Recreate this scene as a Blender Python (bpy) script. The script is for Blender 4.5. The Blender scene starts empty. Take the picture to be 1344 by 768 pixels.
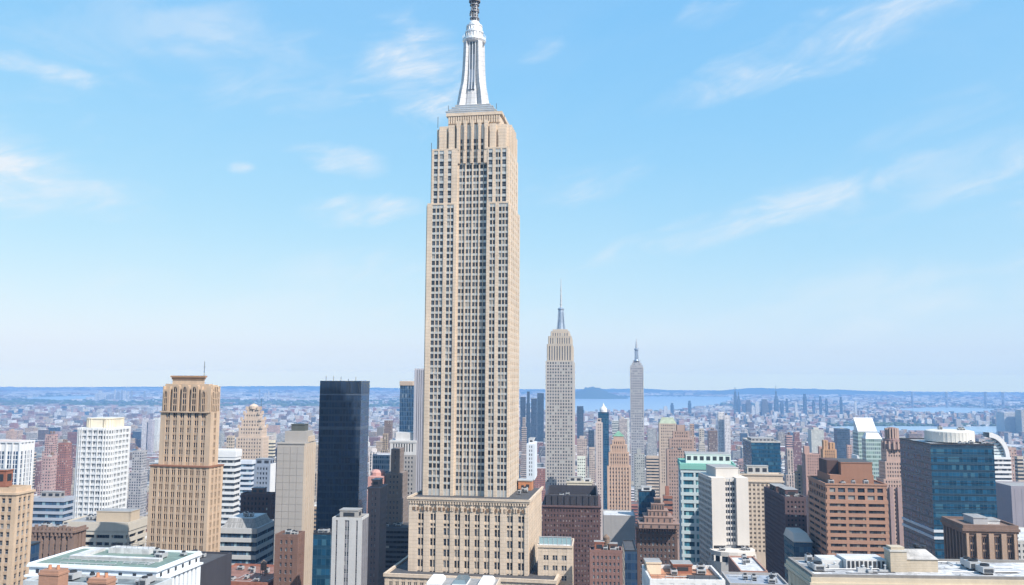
import bpy, math, random
import numpy as np
from mathutils import Matrix, Vector
random.seed(7)
rng = np.random.default_rng(7)
S = bpy.context.scene
COL = S.collection
R = math.radians

# ------------------------------------------------------------------ camera
F = 1100.0                     # focal length in photo pixels (photo 1344 x 768)
CZ = 260.0
PITCH, ROLL = R(5.95), R(0.30)
cam = bpy.data.cameras.new("camera")
cam.sensor_fit = 'HORIZONTAL'
cam.sensor_width = 36.0
cam.lens = 36.0 * F / 1344.0
cam.clip_start, cam.clip_end = 1.0, 200000.0
camo = bpy.data.objects.new("camera", cam)
COL.objects.link(camo)
CM = (Matrix.Rotation(math.pi / 2 + PITCH, 4, 'X') @ Matrix.Rotation(ROLL, 4, 'Z'))
camo.matrix_world = Matrix.Translation((0, 0, CZ)) @ CM
S.camera = camo
CM3 = CM.to_3x3()
CI3 = CM3.transposed()

# ------------------------------------------------------------------ light
SUN_EL, SUN_AZ = 45.0, 134.0       # azimuth of the sun measured clockwise from +Y (the view direction)
sd = Vector((math.sin(R(SUN_AZ)) * math.cos(R(SUN_EL)), math.cos(R(SUN_AZ)) * math.cos(R(SUN_EL)), math.sin(R(SUN_EL))))
sun = bpy.data.lights.new("sun", 'SUN')
sun.energy = 4.3
sun.angle = R(0.53)
sun.color = (1.0, 0.94, 0.86)
suno = bpy.data.objects.new("sun", sun)
COL.objects.link(suno)
suno.rotation_euler = (-sd).to_track_quat('-Z', 'Y').to_euler()
suno.location = (0, 0, 900)

S.view_settings.view_transform = 'Standard'
S.view_settings.look = 'None'
S.view_settings.gamma = 1.0
S.view_settings.use_curve_mapping = False
S.view_settings.exposure = 0.82
S.cycles.max_bounces = 6
S.cycles.diffuse_bounces = 3
S.cycles.glossy_bounces = 3
S.cycles.volume_bounces = 0
S.cycles.use_denoising = True

W = bpy.data.worlds.new("World")
S.world = W
W.use_nodes = True
wt = W.node_tree
for n in list(wt.nodes):
    wt.nodes.remove(n)

def node(t, kind, **kw):
    n = t.nodes.new(kind)
    for k, v in kw.items():
        setattr(n, k, v)
    return n

def put(t, sock, v):
    if hasattr(v, 'links'):
        t.links.new(v, sock)
    else:
        sock.default_value = v

def mth(t, op, a, b=None, c=None, clamp=False):
    n = t.nodes.new('ShaderNodeMath')
    n.operation = op
    n.use_clamp = clamp
    put(t, n.inputs[0], a)
    if b is not None: put(t, n.inputs[1], b)
    if c is not None: put(t, n.inputs[2], c)
    return n.outputs[0]

def mixc(t, fac, a, b, blend='MIX'):
    n = t.nodes.new('ShaderNodeMix')
    n.data_type = 'RGBA'
    n.blend_type = blend
    put(t, n.inputs[0], fac)
    put(t, n.inputs[6], a if hasattr(a, 'links') else tuple(a) + (1,) if len(a) == 3 else a)
    put(t, n.inputs[7], b if hasattr(b, 'links') else tuple(b) + (1,) if len(b) == 3 else b)
    return n.outputs[2]

def pix_dir(px, py):
    c = Vector(((px - 672) / F, -(py - 384) / F, -1.0))
    return CM3 @ c

sky = node(wt, 'ShaderNodeTexSky', sky_type='NISHITA', sun_disc=False)
sky.sun_elevation = R(SUN_EL)
sky.sun_rotation = R(SUN_AZ)
sky.altitude = 100
sky.air_density, sky.dust_density, sky.ozone_density = 1.0, 1.2, 1.0
tc = node(wt, 'ShaderNodeTexCoord')
sep = node(wt, 'ShaderNodeSeparateXYZ')
wt.links.new(tc.outputs['Generated'], sep.inputs[0])
sv_ = node(wt, 'ShaderNodeCombineXYZ')
for i in range(2): wt.links.new(sep.outputs[i], sv_.inputs[i])
put(wt, sv_.inputs[2], mth(wt, 'MAXIMUM', sep.outputs[2], .035))
wt.links.new(sv_.outputs[0], sky.inputs[0])
az = mth(wt, 'ARCTAN2', sep.outputs[0], sep.outputs[1])
el = mth(wt, 'ARCSINE', sep.outputs[2])
def cloud_noise(tilt, scale, stretch, seed, lo, hi):
    ct, st = math.cos(tilt), math.sin(tilt)
    a = mth(wt, 'ADD', mth(wt, 'MULTIPLY', az, ct), mth(wt, 'MULTIPLY', el, st))
    b = mth(wt, 'SUBTRACT', mth(wt, 'MULTIPLY', el, ct), mth(wt, 'MULTIPLY', az, st))
    cb = node(wt, 'ShaderNodeCombineXYZ')
    put(wt, cb.inputs[0], mth(wt, 'MULTIPLY', a, scale))
    put(wt, cb.inputs[1], mth(wt, 'MULTIPLY', b, scale * stretch))
    cb.inputs[2].default_value = seed
    nz = node(wt, 'ShaderNodeTexNoise')
    nz.inputs['Scale'].default_value = 1.0
    nz.inputs['Detail'].default_value = 7
    nz.inputs['Roughness'].default_value = 0.56
    nz.inputs['Distortion'].default_value = 0.7
    wt.links.new(cb.outputs[0], nz.inputs['Vector'])
    mr = node(wt, 'ShaderNodeMapRange')
    mr.interpolation_type = 'SMOOTHSTEP'
    wt.links.new(nz.outputs[0], mr.inputs[0])
    mr.inputs[1].default_value, mr.inputs[2].default_value = lo, hi
    return mr.outputs[0]
fib = cloud_noise(R(16), 30.0, 7.0, 1.7, 0.22, 0.80)
fib = mth(wt, 'ADD', mth(wt, 'MULTIPLY', fib, .42), .62)
nA = mth(wt, 'MULTIPLY', cloud_noise(R(8), 8.0, 2.4, 3.1, 0.20, 0.78), fib)
nB = mth(wt, 'MULTIPLY', cloud_noise(R(20), 5.5, 4.2, 8.4, 0.22, 0.80), fib)
edge = mth(wt, 'SUBTRACT', cloud_noise(R(14), 11.0, 2.6, 6.6, 0.22, 0.78), .40)
nC = cloud_noise(R(12), 3.0, 2.6, 5.7, 0.30, 0.85)
total = None
CLOUDS = [  # centre px, half width px, half height px, tilt deg (up to the right), strength, noise
    (40, 85, 95, 15, -4, .95, 'A'), (40, 245, 150, 42, -4, .85, 'A'), (545, 95, 85, 75, -40, .85, 'A'),
    (475, 278, 92, 24, 3, .95, 'A'), (318, 220, 20, 9, 5, .6, 'A'), (445, 211, 70, 22, -8, .55, 'A'),
    (1130, 35, 270, 40, 14, .62, 'B'), (935, 8, 55, 25, 20, .5, 'B'), (985, 285, 240, 26, 15, .62, 'B'),
    (715, 66, 40, 14, 18, .6, 'B'), (770, 240, 110, 30, 12, .5, 'B'), (130, 40, 330, 75, -5, .5, 'C'),
    (1250, 210, 240, 70, 15, .45, 'C'), (330, 370, 420, 60, 3, .35, 'C'), (1060, 400, 420, 50, 6, .4, 'C'),
    (-300, 150, 300, 80, 5, .6, 'A'), (1700, 150, 300, 80, 15, .6, 'B')]
for px, py, hw, hh, tilt, st, kind in CLOUDS:
    d = pix_dir(px, py).normalized()
    a0, e0 = math.atan2(d.x, d.y), math.asin(d.z)
    wa, we = hw / F * 0.95, hh / F * 0.95
    t_ = R(tilt)
    da, de = mth(wt, 'SUBTRACT', az, a0), mth(wt, 'SUBTRACT', el, e0)
    p = mth(wt, 'ADD', mth(wt, 'MULTIPLY', da, math.cos(t_) / wa), mth(wt, 'MULTIPLY', de, math.sin(t_) / wa))
    q = mth(wt, 'SUBTRACT', mth(wt, 'MULTIPLY', de, math.cos(t_) / we), mth(wt, 'MULTIPLY', da, math.sin(t_) / we))
    r2 = mth(wt, 'ADD', mth(wt, 'MULTIPLY', p, p), mth(wt, 'MULTIPLY', q, q))
    r2 = mth(wt, 'ADD', mth(wt, 'MULTIPLY', r2, .8), mth(wt, 'MULTIPLY', edge, 1.1))
    m = mth(wt, 'SUBTRACT', 1.0, r2, clamp=True)
    m = mth(wt, 'MULTIPLY', m, mth(wt, 'ADD', .35, mth(wt, 'MULTIPLY', m, .65)))
    m = mth(wt, 'MULTIPLY', mth(wt, 'MULTIPLY', m, {'A': nA, 'B': nB, 'C': nC}[kind]), st * (1.0 if kind == 'C' else 1.4))
    total = m if total is None else mth(wt, 'ADD', total, m)
veil = mth(wt, 'ADD', mth(wt, 'MULTIPLY', nC, 0.08), 0.02)
fac = mth(wt, 'MINIMUM', mth(wt, 'ADD', total, veil), 0.92)
# grade the sky towards the pale cyan of the photograph, channel by channel
sc_ = node(wt, 'ShaderNodeSeparateColor')
wt.links.new(sky.outputs[0], sc_.inputs[0])
cc_ = node(wt, 'ShaderNodeCombineColor')
for i, (tgt, ref, pw) in enumerate(((3.55, 4.18, .86), (4.75, 5.31, .41), (5.6, 5.65, .08))):
    v = mth(wt, 'POWER', mth(wt, 'DIVIDE', sc_.outputs[i], ref), pw)
    put(wt, cc_.inputs[i], mth(wt, 'MULTIPLY', v, tgt))
skc = mixc(wt, fac, cc_.outputs[0], (4.75, 5.1, 5.5))
# bright band low on the horizon, seen through the haze
HAZE_D, HAZE_L = 1.0e-4, (1.75, 3.05, 5.5)
T = mth(wt, 'EXPONENT', mth(wt, 'MULTIPLY', mth(wt, 'MINIMUM', mth(wt, 'DIVIDE', 25000.0, mth(wt, 'MAXIMUM', mth(wt, 'COSINE', az), .72)), mth(wt, 'DIVIDE', 195.0, mth(wt, 'MAXIMUM', el, .002))), -HAZE_D))
T = mth(wt, 'MAXIMUM', T, .045)
iT = mth(wt, 'DIVIDE', 1.0, T)
vs_ = node(wt, 'ShaderNodeVectorMath', operation='SCALE')
wt.links.new(skc, vs_.inputs[0]); wt.links.new(iT, vs_.inputs[3])
vh_ = node(wt, 'ShaderNodeVectorMath', operation='SCALE')
vh_.inputs[0].default_value = HAZE_L
wt.links.new(mth(wt, 'SUBTRACT', iT, 1.0), vh_.inputs[3])
vd_ = node(wt, 'ShaderNodeVectorMath', operation='SUBTRACT')
wt.links.new(vs_.outputs[0], vd_.inputs[0]); wt.links.new(vh_.outputs[0], vd_.inputs[1])
vm_ = node(wt, 'ShaderNodeVectorMath', operation='MAXIMUM')
wt.links.new(vd_.outputs[0], vm_.inputs[0]); vm_.inputs[1].default_value = (.2, .2, .2)
skc = vm_.outputs[0]
bg = node(wt, 'ShaderNodeBackground')
bg.inputs[1].default_value = 0.10
wt.links.new(skc, bg.inputs[0])
wo = node(wt, 'ShaderNodeOutputWorld')
wt.links.new(bg.outputs[0], wo.inputs[0])

# ------------------------------------------------------------------ materials
MATS = {}
def new_mat(name):
    m = bpy.data.materials.new(name)
    m.use_nodes = True
    t = m.node_tree
    return m, t, t.nodes['Principled BSDF']

def rnd_island(t):
    g = node(t, 'ShaderNodeNewGeometry')
    o = node(t, 'ShaderNodeObjectInfo')
    return mth(t, 'FRACT', mth(t, 'ADD', g.outputs['Random Per Island'], mth(t, 'MULTIPLY', o.outputs['Random'], 7.31)))

def stone(name, col, rough=.85, var=.16, scale=.12, streak=True, course=0.0):
    """Masonry: mottled base colour, vertical rain streaks, fine bump; course > 0 adds faint courses every course metres."""
    if name in MATS: return MATS[name]
    m, t, b = new_mat(name)
    g = node(t, 'ShaderNodeTexCoord')
    n1 = node(t, 'ShaderNodeTexNoise')
    n1.inputs['Scale'].default_value = scale
    n1.inputs['Detail'].default_value = 6
    n1.inputs['Roughness'].default_value = .65
    t.links.new(g.outputs['Object'], n1.inputs['Vector'])
    mp = node(t, 'ShaderNodeMapping')
    mp.inputs['Scale'].default_value = (.9, .9, .035)
    t.links.new(g.outputs['Object'], mp.inputs['Vector'])
    n2 = node(t, 'ShaderNodeTexNoise')
    n2.inputs['Scale'].default_value = .8
    n2.inputs['Detail'].default_value = 4
    t.links.new(mp.outputs[0], n2.inputs['Vector'])
    n3 = node(t, 'ShaderNodeTexNoise')
    n3.inputs['Scale'].default_value = 2.2
    n3.inputs['Detail'].default_value = 3
    t.links.new(g.outputs['Object'], n3.inputs['Vector'])
    f = mth(t, 'ADD', mth(t, 'MULTIPLY', n1.outputs[0], .5), mth(t, 'MULTIPLY', n2.outputs[0], .35 if streak else .1))
    f = mth(t, 'ADD', f, mth(t, 'MULTIPLY', n3.outputs[0], .25))
    k = mth(t, 'ADD', mth(t, 'MULTIPLY', mth(t, 'SUBTRACT', f, .55 if streak else .42), var * 5.0), 1.0)
    if course:
        s = node(t, 'ShaderNodeSeparateXYZ')
        t.links.new(g.outputs['Object'], s.inputs[0])
        jl = mth(t, 'LESS_THAN', mth(t, 'FRACT', mth(t, 'DIVIDE', s.outputs[2], course)), .12)
        k = mth(t, 'MULTIPLY', k, mth(t, 'SUBTRACT', 1.0, mth(t, 'MULTIPLY', jl, .22)))
    vm = node(t, 'ShaderNodeVectorMath', operation='SCALE')
    vm.inputs[0].default_value = col
    t.links.new(k, vm.inputs[3])
    t.links.new(vm.outputs[0], b.inputs['Base Color'])
    b.inputs['Roughness'].default_value = rough
    b.inputs['Specular IOR Level'].default_value = .25
    bp = node(t, 'ShaderNodeBump')
    bp.inputs['Strength'].default_value = .25
    bp.inputs['Distance'].default_value = .15
    t.links.new(n3.outputs[0], bp.inputs['Height'])
    t.links.new(bp.outputs[0], b.inputs['Normal'])
    MATS[name] = m
    return m

def glass(name, dark, light=(.38, .40, .40), share=.22, rough=.12, spec=.34):
    """Window panes: each pane differs, some with pale blinds down."""
    if name in MATS: return MATS[name]
    m, t, b = new_mat(name)
    r = rnd_island(t)
    c = mixc(t, mth(t, 'MULTIPLY', r, .9), dark, tuple(min(1, x * 3.4 + .012) for x in dark))
    w = mth(t, 'GREATER_THAN', mth(t, 'FRACT', mth(t, 'MULTIPLY', r, 13.7)), 1 - share)
    c = mixc(t, w, c, light)
    t.links.new(c, b.inputs['Base Color'])
    b.inputs['Roughness'].default_value = rough
    b.inputs['Specular IOR Level'].default_value = spec
    MATS[name] = m
    return m

def curtain(name, dark, pu, pv, line=(.12, .14, .16), lw=.12, spand=.32, spcol=None, rough=.1, spec=.7, share=.1, light=(.16, .2, .24), bump=.03, metal=0.0):
    """Curtain wall: panes pu by pv metres in thin mullions with a darker or lighter spandrel strip on each floor."""
    if name in MATS: return MATS[name]
    m, t, b = new_mat(name)
    uv = node(t, 'ShaderNodeUVMap')
    s = node(t, 'ShaderNodeSeparateXYZ')
    t.links.new(uv.outputs[0], s.inputs[0])
    u, v = mth(t, 'DIVIDE', s.outputs[0], pu), mth(t, 'DIVIDE', s.outputs[1], pv)
    fu, fv = mth(t, 'FRACT', u), mth(t, 'FRACT', v)
    cb = node(t, 'ShaderNodeCombineXYZ')
    t.links.new(mth(t, 'FLOOR', u), cb.inputs[0])
    t.links.new(mth(t, 'FLOOR', v), cb.inputs[1])
    wn = node(t, 'ShaderNodeTexWhiteNoise')
    t.links.new(cb.outputs[0], wn.inputs['Vector'])
    cb2 = node(t, 'ShaderNodeCombineXYZ')
    t.links.new(mth(t, 'FLOOR', mth(t, 'DIVIDE', u, 5.0)), cb2.inputs[0])
    t.links.new(mth(t, 'FLOOR', v), cb2.inputs[1])
    cb2.inputs[2].default_value = 4.2
    wn2 = node(t, 'ShaderNodeTexWhiteNoise')
    t.links.new(cb2.outputs[0], wn2.inputs['Vector'])
    c = mixc(t, wn.outputs[0], tuple(x * .6 for x in dark), tuple(x * 1.5 for x in dark))
    lit = mth(t, 'GREATER_THAN', mth(t, 'ADD', mth(t, 'MULTIPLY', wn.outputs[0], .4), mth(t, 'MULTIPLY', wn2.outputs[0], .6)), 1 - share * 2)
    c = mixc(t, mth(t, 'MULTIPLY', lit, .7), c, light)
    sp = mth(t, 'LESS_THAN', fv, spand)
    c = mixc(t, sp, c, spcol or tuple(x * .7 for x in dark))
    ln = mth(t, 'MAXIMUM', mth(t, 'LESS_THAN', fu, lw), mth(t, 'LESS_THAN', fv, lw * pu / pv * .7))
    c = mixc(t, ln, c, line)
    t.links.new(c, b.inputs['Base Color'])
    rg = mth(t, 'ADD', mth(t, 'MULTIPLY', mth(t, 'MAXIMUM', ln, sp), .25), rough)
    t.links.new(rg, b.inputs['Roughness'])
    b.inputs['Specular IOR Level'].default_value = spec
    b.inputs['Metallic'].default_value = metal
    g = node(t, 'ShaderNodeNewGeometry')
    vs = node(t, 'ShaderNodeVectorMath', operation='SUBTRACT')
    t.links.new(wn.outputs[1], vs.inputs[0])
    vs.inputs[1].default_value = (.5, .5, .5)
    vsc = node(t, 'ShaderNodeVectorMath', operation='SCALE')
    t.links.new(vs.outputs[0], vsc.inputs[0])
    vsc.inputs[3].default_value = bump
    va = node(t, 'ShaderNodeVectorMath', operation='ADD')
    t.links.new(g.outputs['Normal'], va.inputs[0])
    t.links.new(vsc.outputs[0], va.inputs[1])
    vn = node(t, 'ShaderNodeVectorMath', operation='NORMALIZE')
    t.links.new(va.outputs[0], vn.inputs[0])
    t.links.new(vn.outputs[0], b.inputs['Normal'])
    MATS[name] = m
    return m

def roofing(name, col, var=.35):
    if name in MATS: return MATS[name]
    m, t, b = new_mat(name)
    g = node(t, 'ShaderNodeTexCoord')
    n1 = node(t, 'ShaderNodeTexNoise')
    n1.inputs['Scale'].default_value = .22
    n1.inputs['Detail'].default_value = 8
    n1.inputs['Roughness'].default_value = .7
    n1.inputs['Distortion'].default_value = 1.2
    t.links.new(g.outputs['Object'], n1.inputs['Vector'])
    br = node(t, 'ShaderNodeTexBrick')
    br.inputs['Scale'].default_value = .35
    br.inputs['Mortar Size'].default_value = .012
    br.inputs['Color1'].default_value = (1, 1, 1, 1)
    br.inputs['Color2'].default_value = (.86, .86, .86, 1)
    br.inputs['Mortar'].default_value = (.6, .6, .6, 1)
    t.links.new(g.outputs['Object'], br.inputs['Vector'])
    mr = node(t, 'ShaderNodeMapRange')
    t.links.new(n1.outputs[0], mr.inputs[0])
    mr.inputs[1].default_value, mr.inputs[2].default_value = .3, .7
    mr.inputs[3].default_value, mr.inputs[4].default_value = 1 - var, 1 + var * .4
    vm = node(t, 'ShaderNodeVectorMath', operation='SCALE')
    vm.inputs[0].default_value = col
    t.links.new(mr.outputs[0], vm.inputs[3])
    c = mixc(t, .8, vm.outputs[0], br.outputs[0], 'MULTIPLY')
    t.links.new(c, b.inputs['Base Color'])
    b.inputs['Roughness'].default_value = .8
    MATS[name] = m
    return m

def metal(name, col, rough=.35, met=.6):
    if name in MATS: return MATS[name]
    m, t, b = new_mat(name)
    g = node(t, 'ShaderNodeTexCoord')
    n1 = node(t, 'ShaderNodeTexNoise')
    n1.inputs['Scale'].default_value = .5
    n1.inputs['Detail'].default_value = 4
    t.links.new(g.outputs['Object'], n1.inputs['Vector'])
    c = mixc(t, n1.outputs[0], tuple(x * .75 for x in col), tuple(min(1, x * 1.2) for x in col))
    t.links.new(c, b.inputs['Base Color'])
    b.inputs['Roughness'].default_value = rough
    b.inputs['Metallic'].default_value = met
    MATS[name] = m
    return m

def city_mat():
    """Facades of the ordinary city blocks: wall colour and window layout come from per-face attributes of each building."""
    m, t, b = new_mat("city_facade")
    uv = node(t, 'ShaderNodeUVMap')
    s = node(t, 'ShaderNodeSeparateXYZ')
    t.links.new(uv.outputs[0], s.inputs[0])
    wc = node(t, 'ShaderNodeAttribute', attribute_name='wallcol')
    pa = node(t, 'ShaderNodeAttribute', attribute_name='layout')
    ps = node(t, 'ShaderNodeSeparateXYZ')
    t.links.new(pa.outputs['Vector'], ps.inputs[0])
    fu, fv = mth(t, 'FRACT', s.outputs[0]), mth(t, 'FRACT', s.outputs[1])
    iu = mth(t, 'LESS_THAN', mth(t, 'ABSOLUTE', mth(t, 'SUBTRACT', fu, .5)), mth(t, 'MULTIPLY', ps.outputs[0], .5))
    iv = mth(t, 'LESS_THAN', mth(t, 'ABSOLUTE', mth(t, 'SUBTRACT', fv, .5)), mth(t, 'MULTIPLY', ps.outputs[1], .5))
    inw = mth(t, 'MULTIPLY', iu, iv)
    cb = node(t, 'ShaderNodeCombineXYZ')
    t.links.new(mth(t, 'FLOOR', s.outputs[0]), cb.inputs[0])
    t.links.new(mth(t, 'FLOOR', s.outputs[1]), cb.inputs[1])
    t.links.new(ps.outputs[2], cb.inputs[2])
    wn = node(t, 'ShaderNodeTexWhiteNoise')
    t.links.new(cb.outputs[0], wn.inputs['Vector'])
    gc = mixc(t, wn.outputs[0], (.012, .016, .022), (.07, .085, .10))
    gc = mixc(t, mth(t, 'MULTIPLY', mth(t, 'GREATER_THAN', wn.outputs[0], .84), mth(t, 'LESS_THAN', ps.outputs[0], .8)), gc, (.36, .36, .34))
    g = node(t, 'ShaderNodeTexCoord')
    n1 = node(t, 'ShaderNodeTexNoise')
    n1.inputs['Scale'].default_value = .16
    n1.inputs['Detail'].default_value = 6
    t.links.new(g.outputs['Object'], n1.inputs['Vector'])
    wall = mixc(t, 1.0, wc.outputs['Color'], mixc(t, n1.outputs[0], (.6, .6, .6), (1.35, 1.33, 1.3)), 'MULTIPLY')
    t.links.new(mixc(t, inw, wall, gc), b.inputs['Base Color'])
    t.links.new(mth(t, 'SUBTRACT', .85, mth(t, 'MULTIPLY', inw, .65)), b.inputs['Roughness'])
    b.inputs['Specular IOR Level'].default_value = .4
    return m
CITY = city_mat()

LIME = stone("limestone", (.52, .43, .34), var=.24, course=1.45)
LIMES = stone("limestone_spandrel", (.40, .36, .31), var=.2)
ALU = metal("aluminium_spandrel", (.50, .50, .48), .4, .35)
ALUDK = metal("dull_aluminium", (.30, .31, .33), .45, .3)
GL = glass("window_glass", (.022, .028, .036), light=(.26, .265, .26), share=.17)
GLB = glass("blue_window_glass", (.016, .034, .06), light=(.2, .3, .36), share=.16)
GLD = glass("dark_window_glass", (.008, .01, .014), share=.06, spec=.2)
SILVER = metal("silver_cladding", (.74, .75, .77), .38, .35)
DKMET = metal("dark_metal", (.05, .055, .065), .5, .5)
TAR = roofing("tar_roof", (.07, .07, .075))
GREYROOF = roofing("grey_membrane_roof", (.30, .30, .30))
PALEROOF = roofing("pale_membrane_roof", (.58, .59, .60), .45)
HVAC = metal("galvanised_metal", (.46, .47, .48), .5, .3)
WHITE = stone("white_stone", (.60, .61, .62), var=.1)

# ------------------------------------------------------------------ mesh builder
class MB:
    def __init__(s):
        s.v, s.f, s.m, s.uvs, s.wc, s.ly = [], [], [], [], [], []
    def face(s, pts, m=0, wc=None, ly=None, scale=None):
        k = len(s.v)
        pts = [Vector(p) for p in pts]
        s.v += pts
        s.f.append(tuple(range(k, k + len(pts))))
        s.m.append(m)
        n = (pts[1] - pts[0]).cross(pts[2] - pts[0])
        n = n.normalized() if n.length > 1e-9 else Vector((0, 0, 1))
        if abs(n.z) > .8:
            uv = [(p.x, p.y) for p in pts]
        else:
            tx, ty = -n.y, n.x
            l = math.hypot(tx, ty)
            uv = [((p.x * tx + p.y * ty) / l, p.z) for p in pts]
        if scale:
            uv = [(a / scale[0], b / scale[1]) for a, b in uv]
        s.uvs += uv
        s.wc.append(wc or (1, 1, 1)); s.ly.append(ly or (0, 0, 0))
    def prism(s, poly, z0, z1, m=0, top=None, poly1=None, bottom=False, **kw):
        """poly counter-clockwise seen from above; poly1: the upper outline when it differs."""
        q = poly1 or poly
        n = len(poly)
        for i in range(n):
            j = (i + 1) % n
            s.face([(*poly[i], z0), (*poly[j], z0), (*q[j], z1), (*q[i], z1)], m, **kw)
        kt = dict(kw)
        if 'ly' in kt: kt['ly'] = (0, 0, 0)
        if 'roofcol' in kt: kt.pop('roofcol')
        s.face([(*p, z1) for p in q], m if top is None else top, **kt)
        if bottom: s.face([(*p, z0) for p in reversed(poly)], m, **kt)
    def box(s, x0, x1, y0, y1, z0, z1, m=0, top=None, bottom=False, **kw):
        s.prism([(x0, y0), (x1, y0), (x1, y1), (x0, y1)], z0, z1, m, top, None, bottom, **kw)
    def taper(s, a, b, z0, z1, m=0, top=None):
        s.prism([(a[0], a[2]), (a[1], a[2]), (a[1], a[3]), (a[0], a[3])], z0, z1, m, top, [(b[0], b[2]), (b[1], b[2]), (b[1], b[3]), (b[0], b[3])])
    def lathe(s, prof, cx=0, cy=0, n=20, m=0, ph=0.0):
        for (r0, z0), (r1, z1) in zip(prof, prof[1:]):
            for i in range(n):
                a, b = ph + 2 * math.pi * i / n, ph + 2 * math.pi * (i + 1) / n
                p = [(cx + r0 * math.cos(a), cy + r0 * math.sin(a), z0), (cx + r0 * math.cos(b), cy + r0 * math.sin(b), z0),
                     (cx + r1 * math.cos(b), cy + r1 * math.sin(b), z1), (cx + r1 * math.cos(a), cy + r1 * math.sin(a), z1)]
                if r0 < 1e-6: p = [p[0], p[2], p[3]]
                elif r1 < 1e-6: p = p[:3]
                s.face(p, m)
    def tube(s, a, b, r, n=6, m=0):
        a, b = Vector(a), Vector(b)
        d = (b - a).normalized()
        x = d.orthogonal().normalized()
        y = d.cross(x)
        ca = [a + (x * math.cos(2 * math.pi * i / n) + y * math.sin(2 * math.pi * i / n)) * r for i in range(n)]
        cb = [p + (b - a) for p in ca]
        for i in range(n):
            j = (i + 1) % n
            s.face([ca[i], ca[j], cb[j], cb[i]], m)
        s.face(list(reversed(ca)), m); s.face(cb, m)
    def fbox(s, fr, u0, u1, z0, z1, n0, n1, m=0):
        """box on a wall frame: u along the wall, n outwards"""
        if u1 - u0 < 1e-4 or z1 - z0 < 1e-4: return
        o, ud, nd = fr[0], fr[1], fr[2]
        P = lambda u, n, z: (o[0] + ud[0] * u + nd[0] * n, o[1] + ud[1] * u + nd[1] * n, z)
        s.face([P(u0, n1, z0), P(u1, n1, z0), P(u1, n1, z1), P(u0, n1, z1)], m)
        s.face([P(u1, n1, z0), P(u1, n0, z0), P(u1, n0, z1), P(u1, n1, z1)], m)
        s.face([P(u0, n0, z0), P(u0, n1, z0), P(u0, n1, z1), P(u0, n0, z1)], m)
        s.face([P(u0, n1, z1), P(u1, n1, z1), P(u1, n0, z1), P(u0, n0, z1)], m)
        s.face([P(u0, n0, z0), P(u1, n0, z0), P(u1, n1, z0), P(u0, n1, z0)], m)
    def mesh(s, name, mats, attrs=False):
        me = bpy.data.meshes.new(name)
        me.from_pydata([tuple(p) for p in s.v], [], s.f)
        uvl = me.uv_layers.new(name="UVMap")
        uvl.data.foreach_set('uv', np.array(s.uvs, 'f').ravel())
        me.polygons.foreach_set('material_index', np.array(s.m, 'i'))
        for m in mats: me.materials.append(m)
        if attrs:
            a = me.attributes.new('wallcol', 'FLOAT_COLOR', 'FACE')
            a.data.foreach_set('color', np.c_[np.array(s.wc, 'f'), np.ones(len(s.f), 'f')].ravel())
            a = me.attributes.new('layout', 'FLOAT_VECTOR', 'FACE')
            a.data.foreach_set('vector', np.array(s.ly, 'f').ravel())
        me.update()
        return me

def link(name, data, parent=None, loc=None, rz=None):
    o = bpy.data.objects.new(name, data)
    COL.objects.link(o)
    if parent: o.parent = parent
    if loc is not None: o.location = loc
    if rz is not None: o.rotation_euler = (0, 0, rz)
    return o

def tag(o, label=None, cat=None, group=None, kind=None):
    if label: o['label'] = label
    if cat: o['category'] = cat
    if group: o['group'] = group
    if kind: o['kind'] = kind
    return o

GR = R(-5)
NAMED = []      # footprints and picture rectangles of the buildings built by hand

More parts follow.
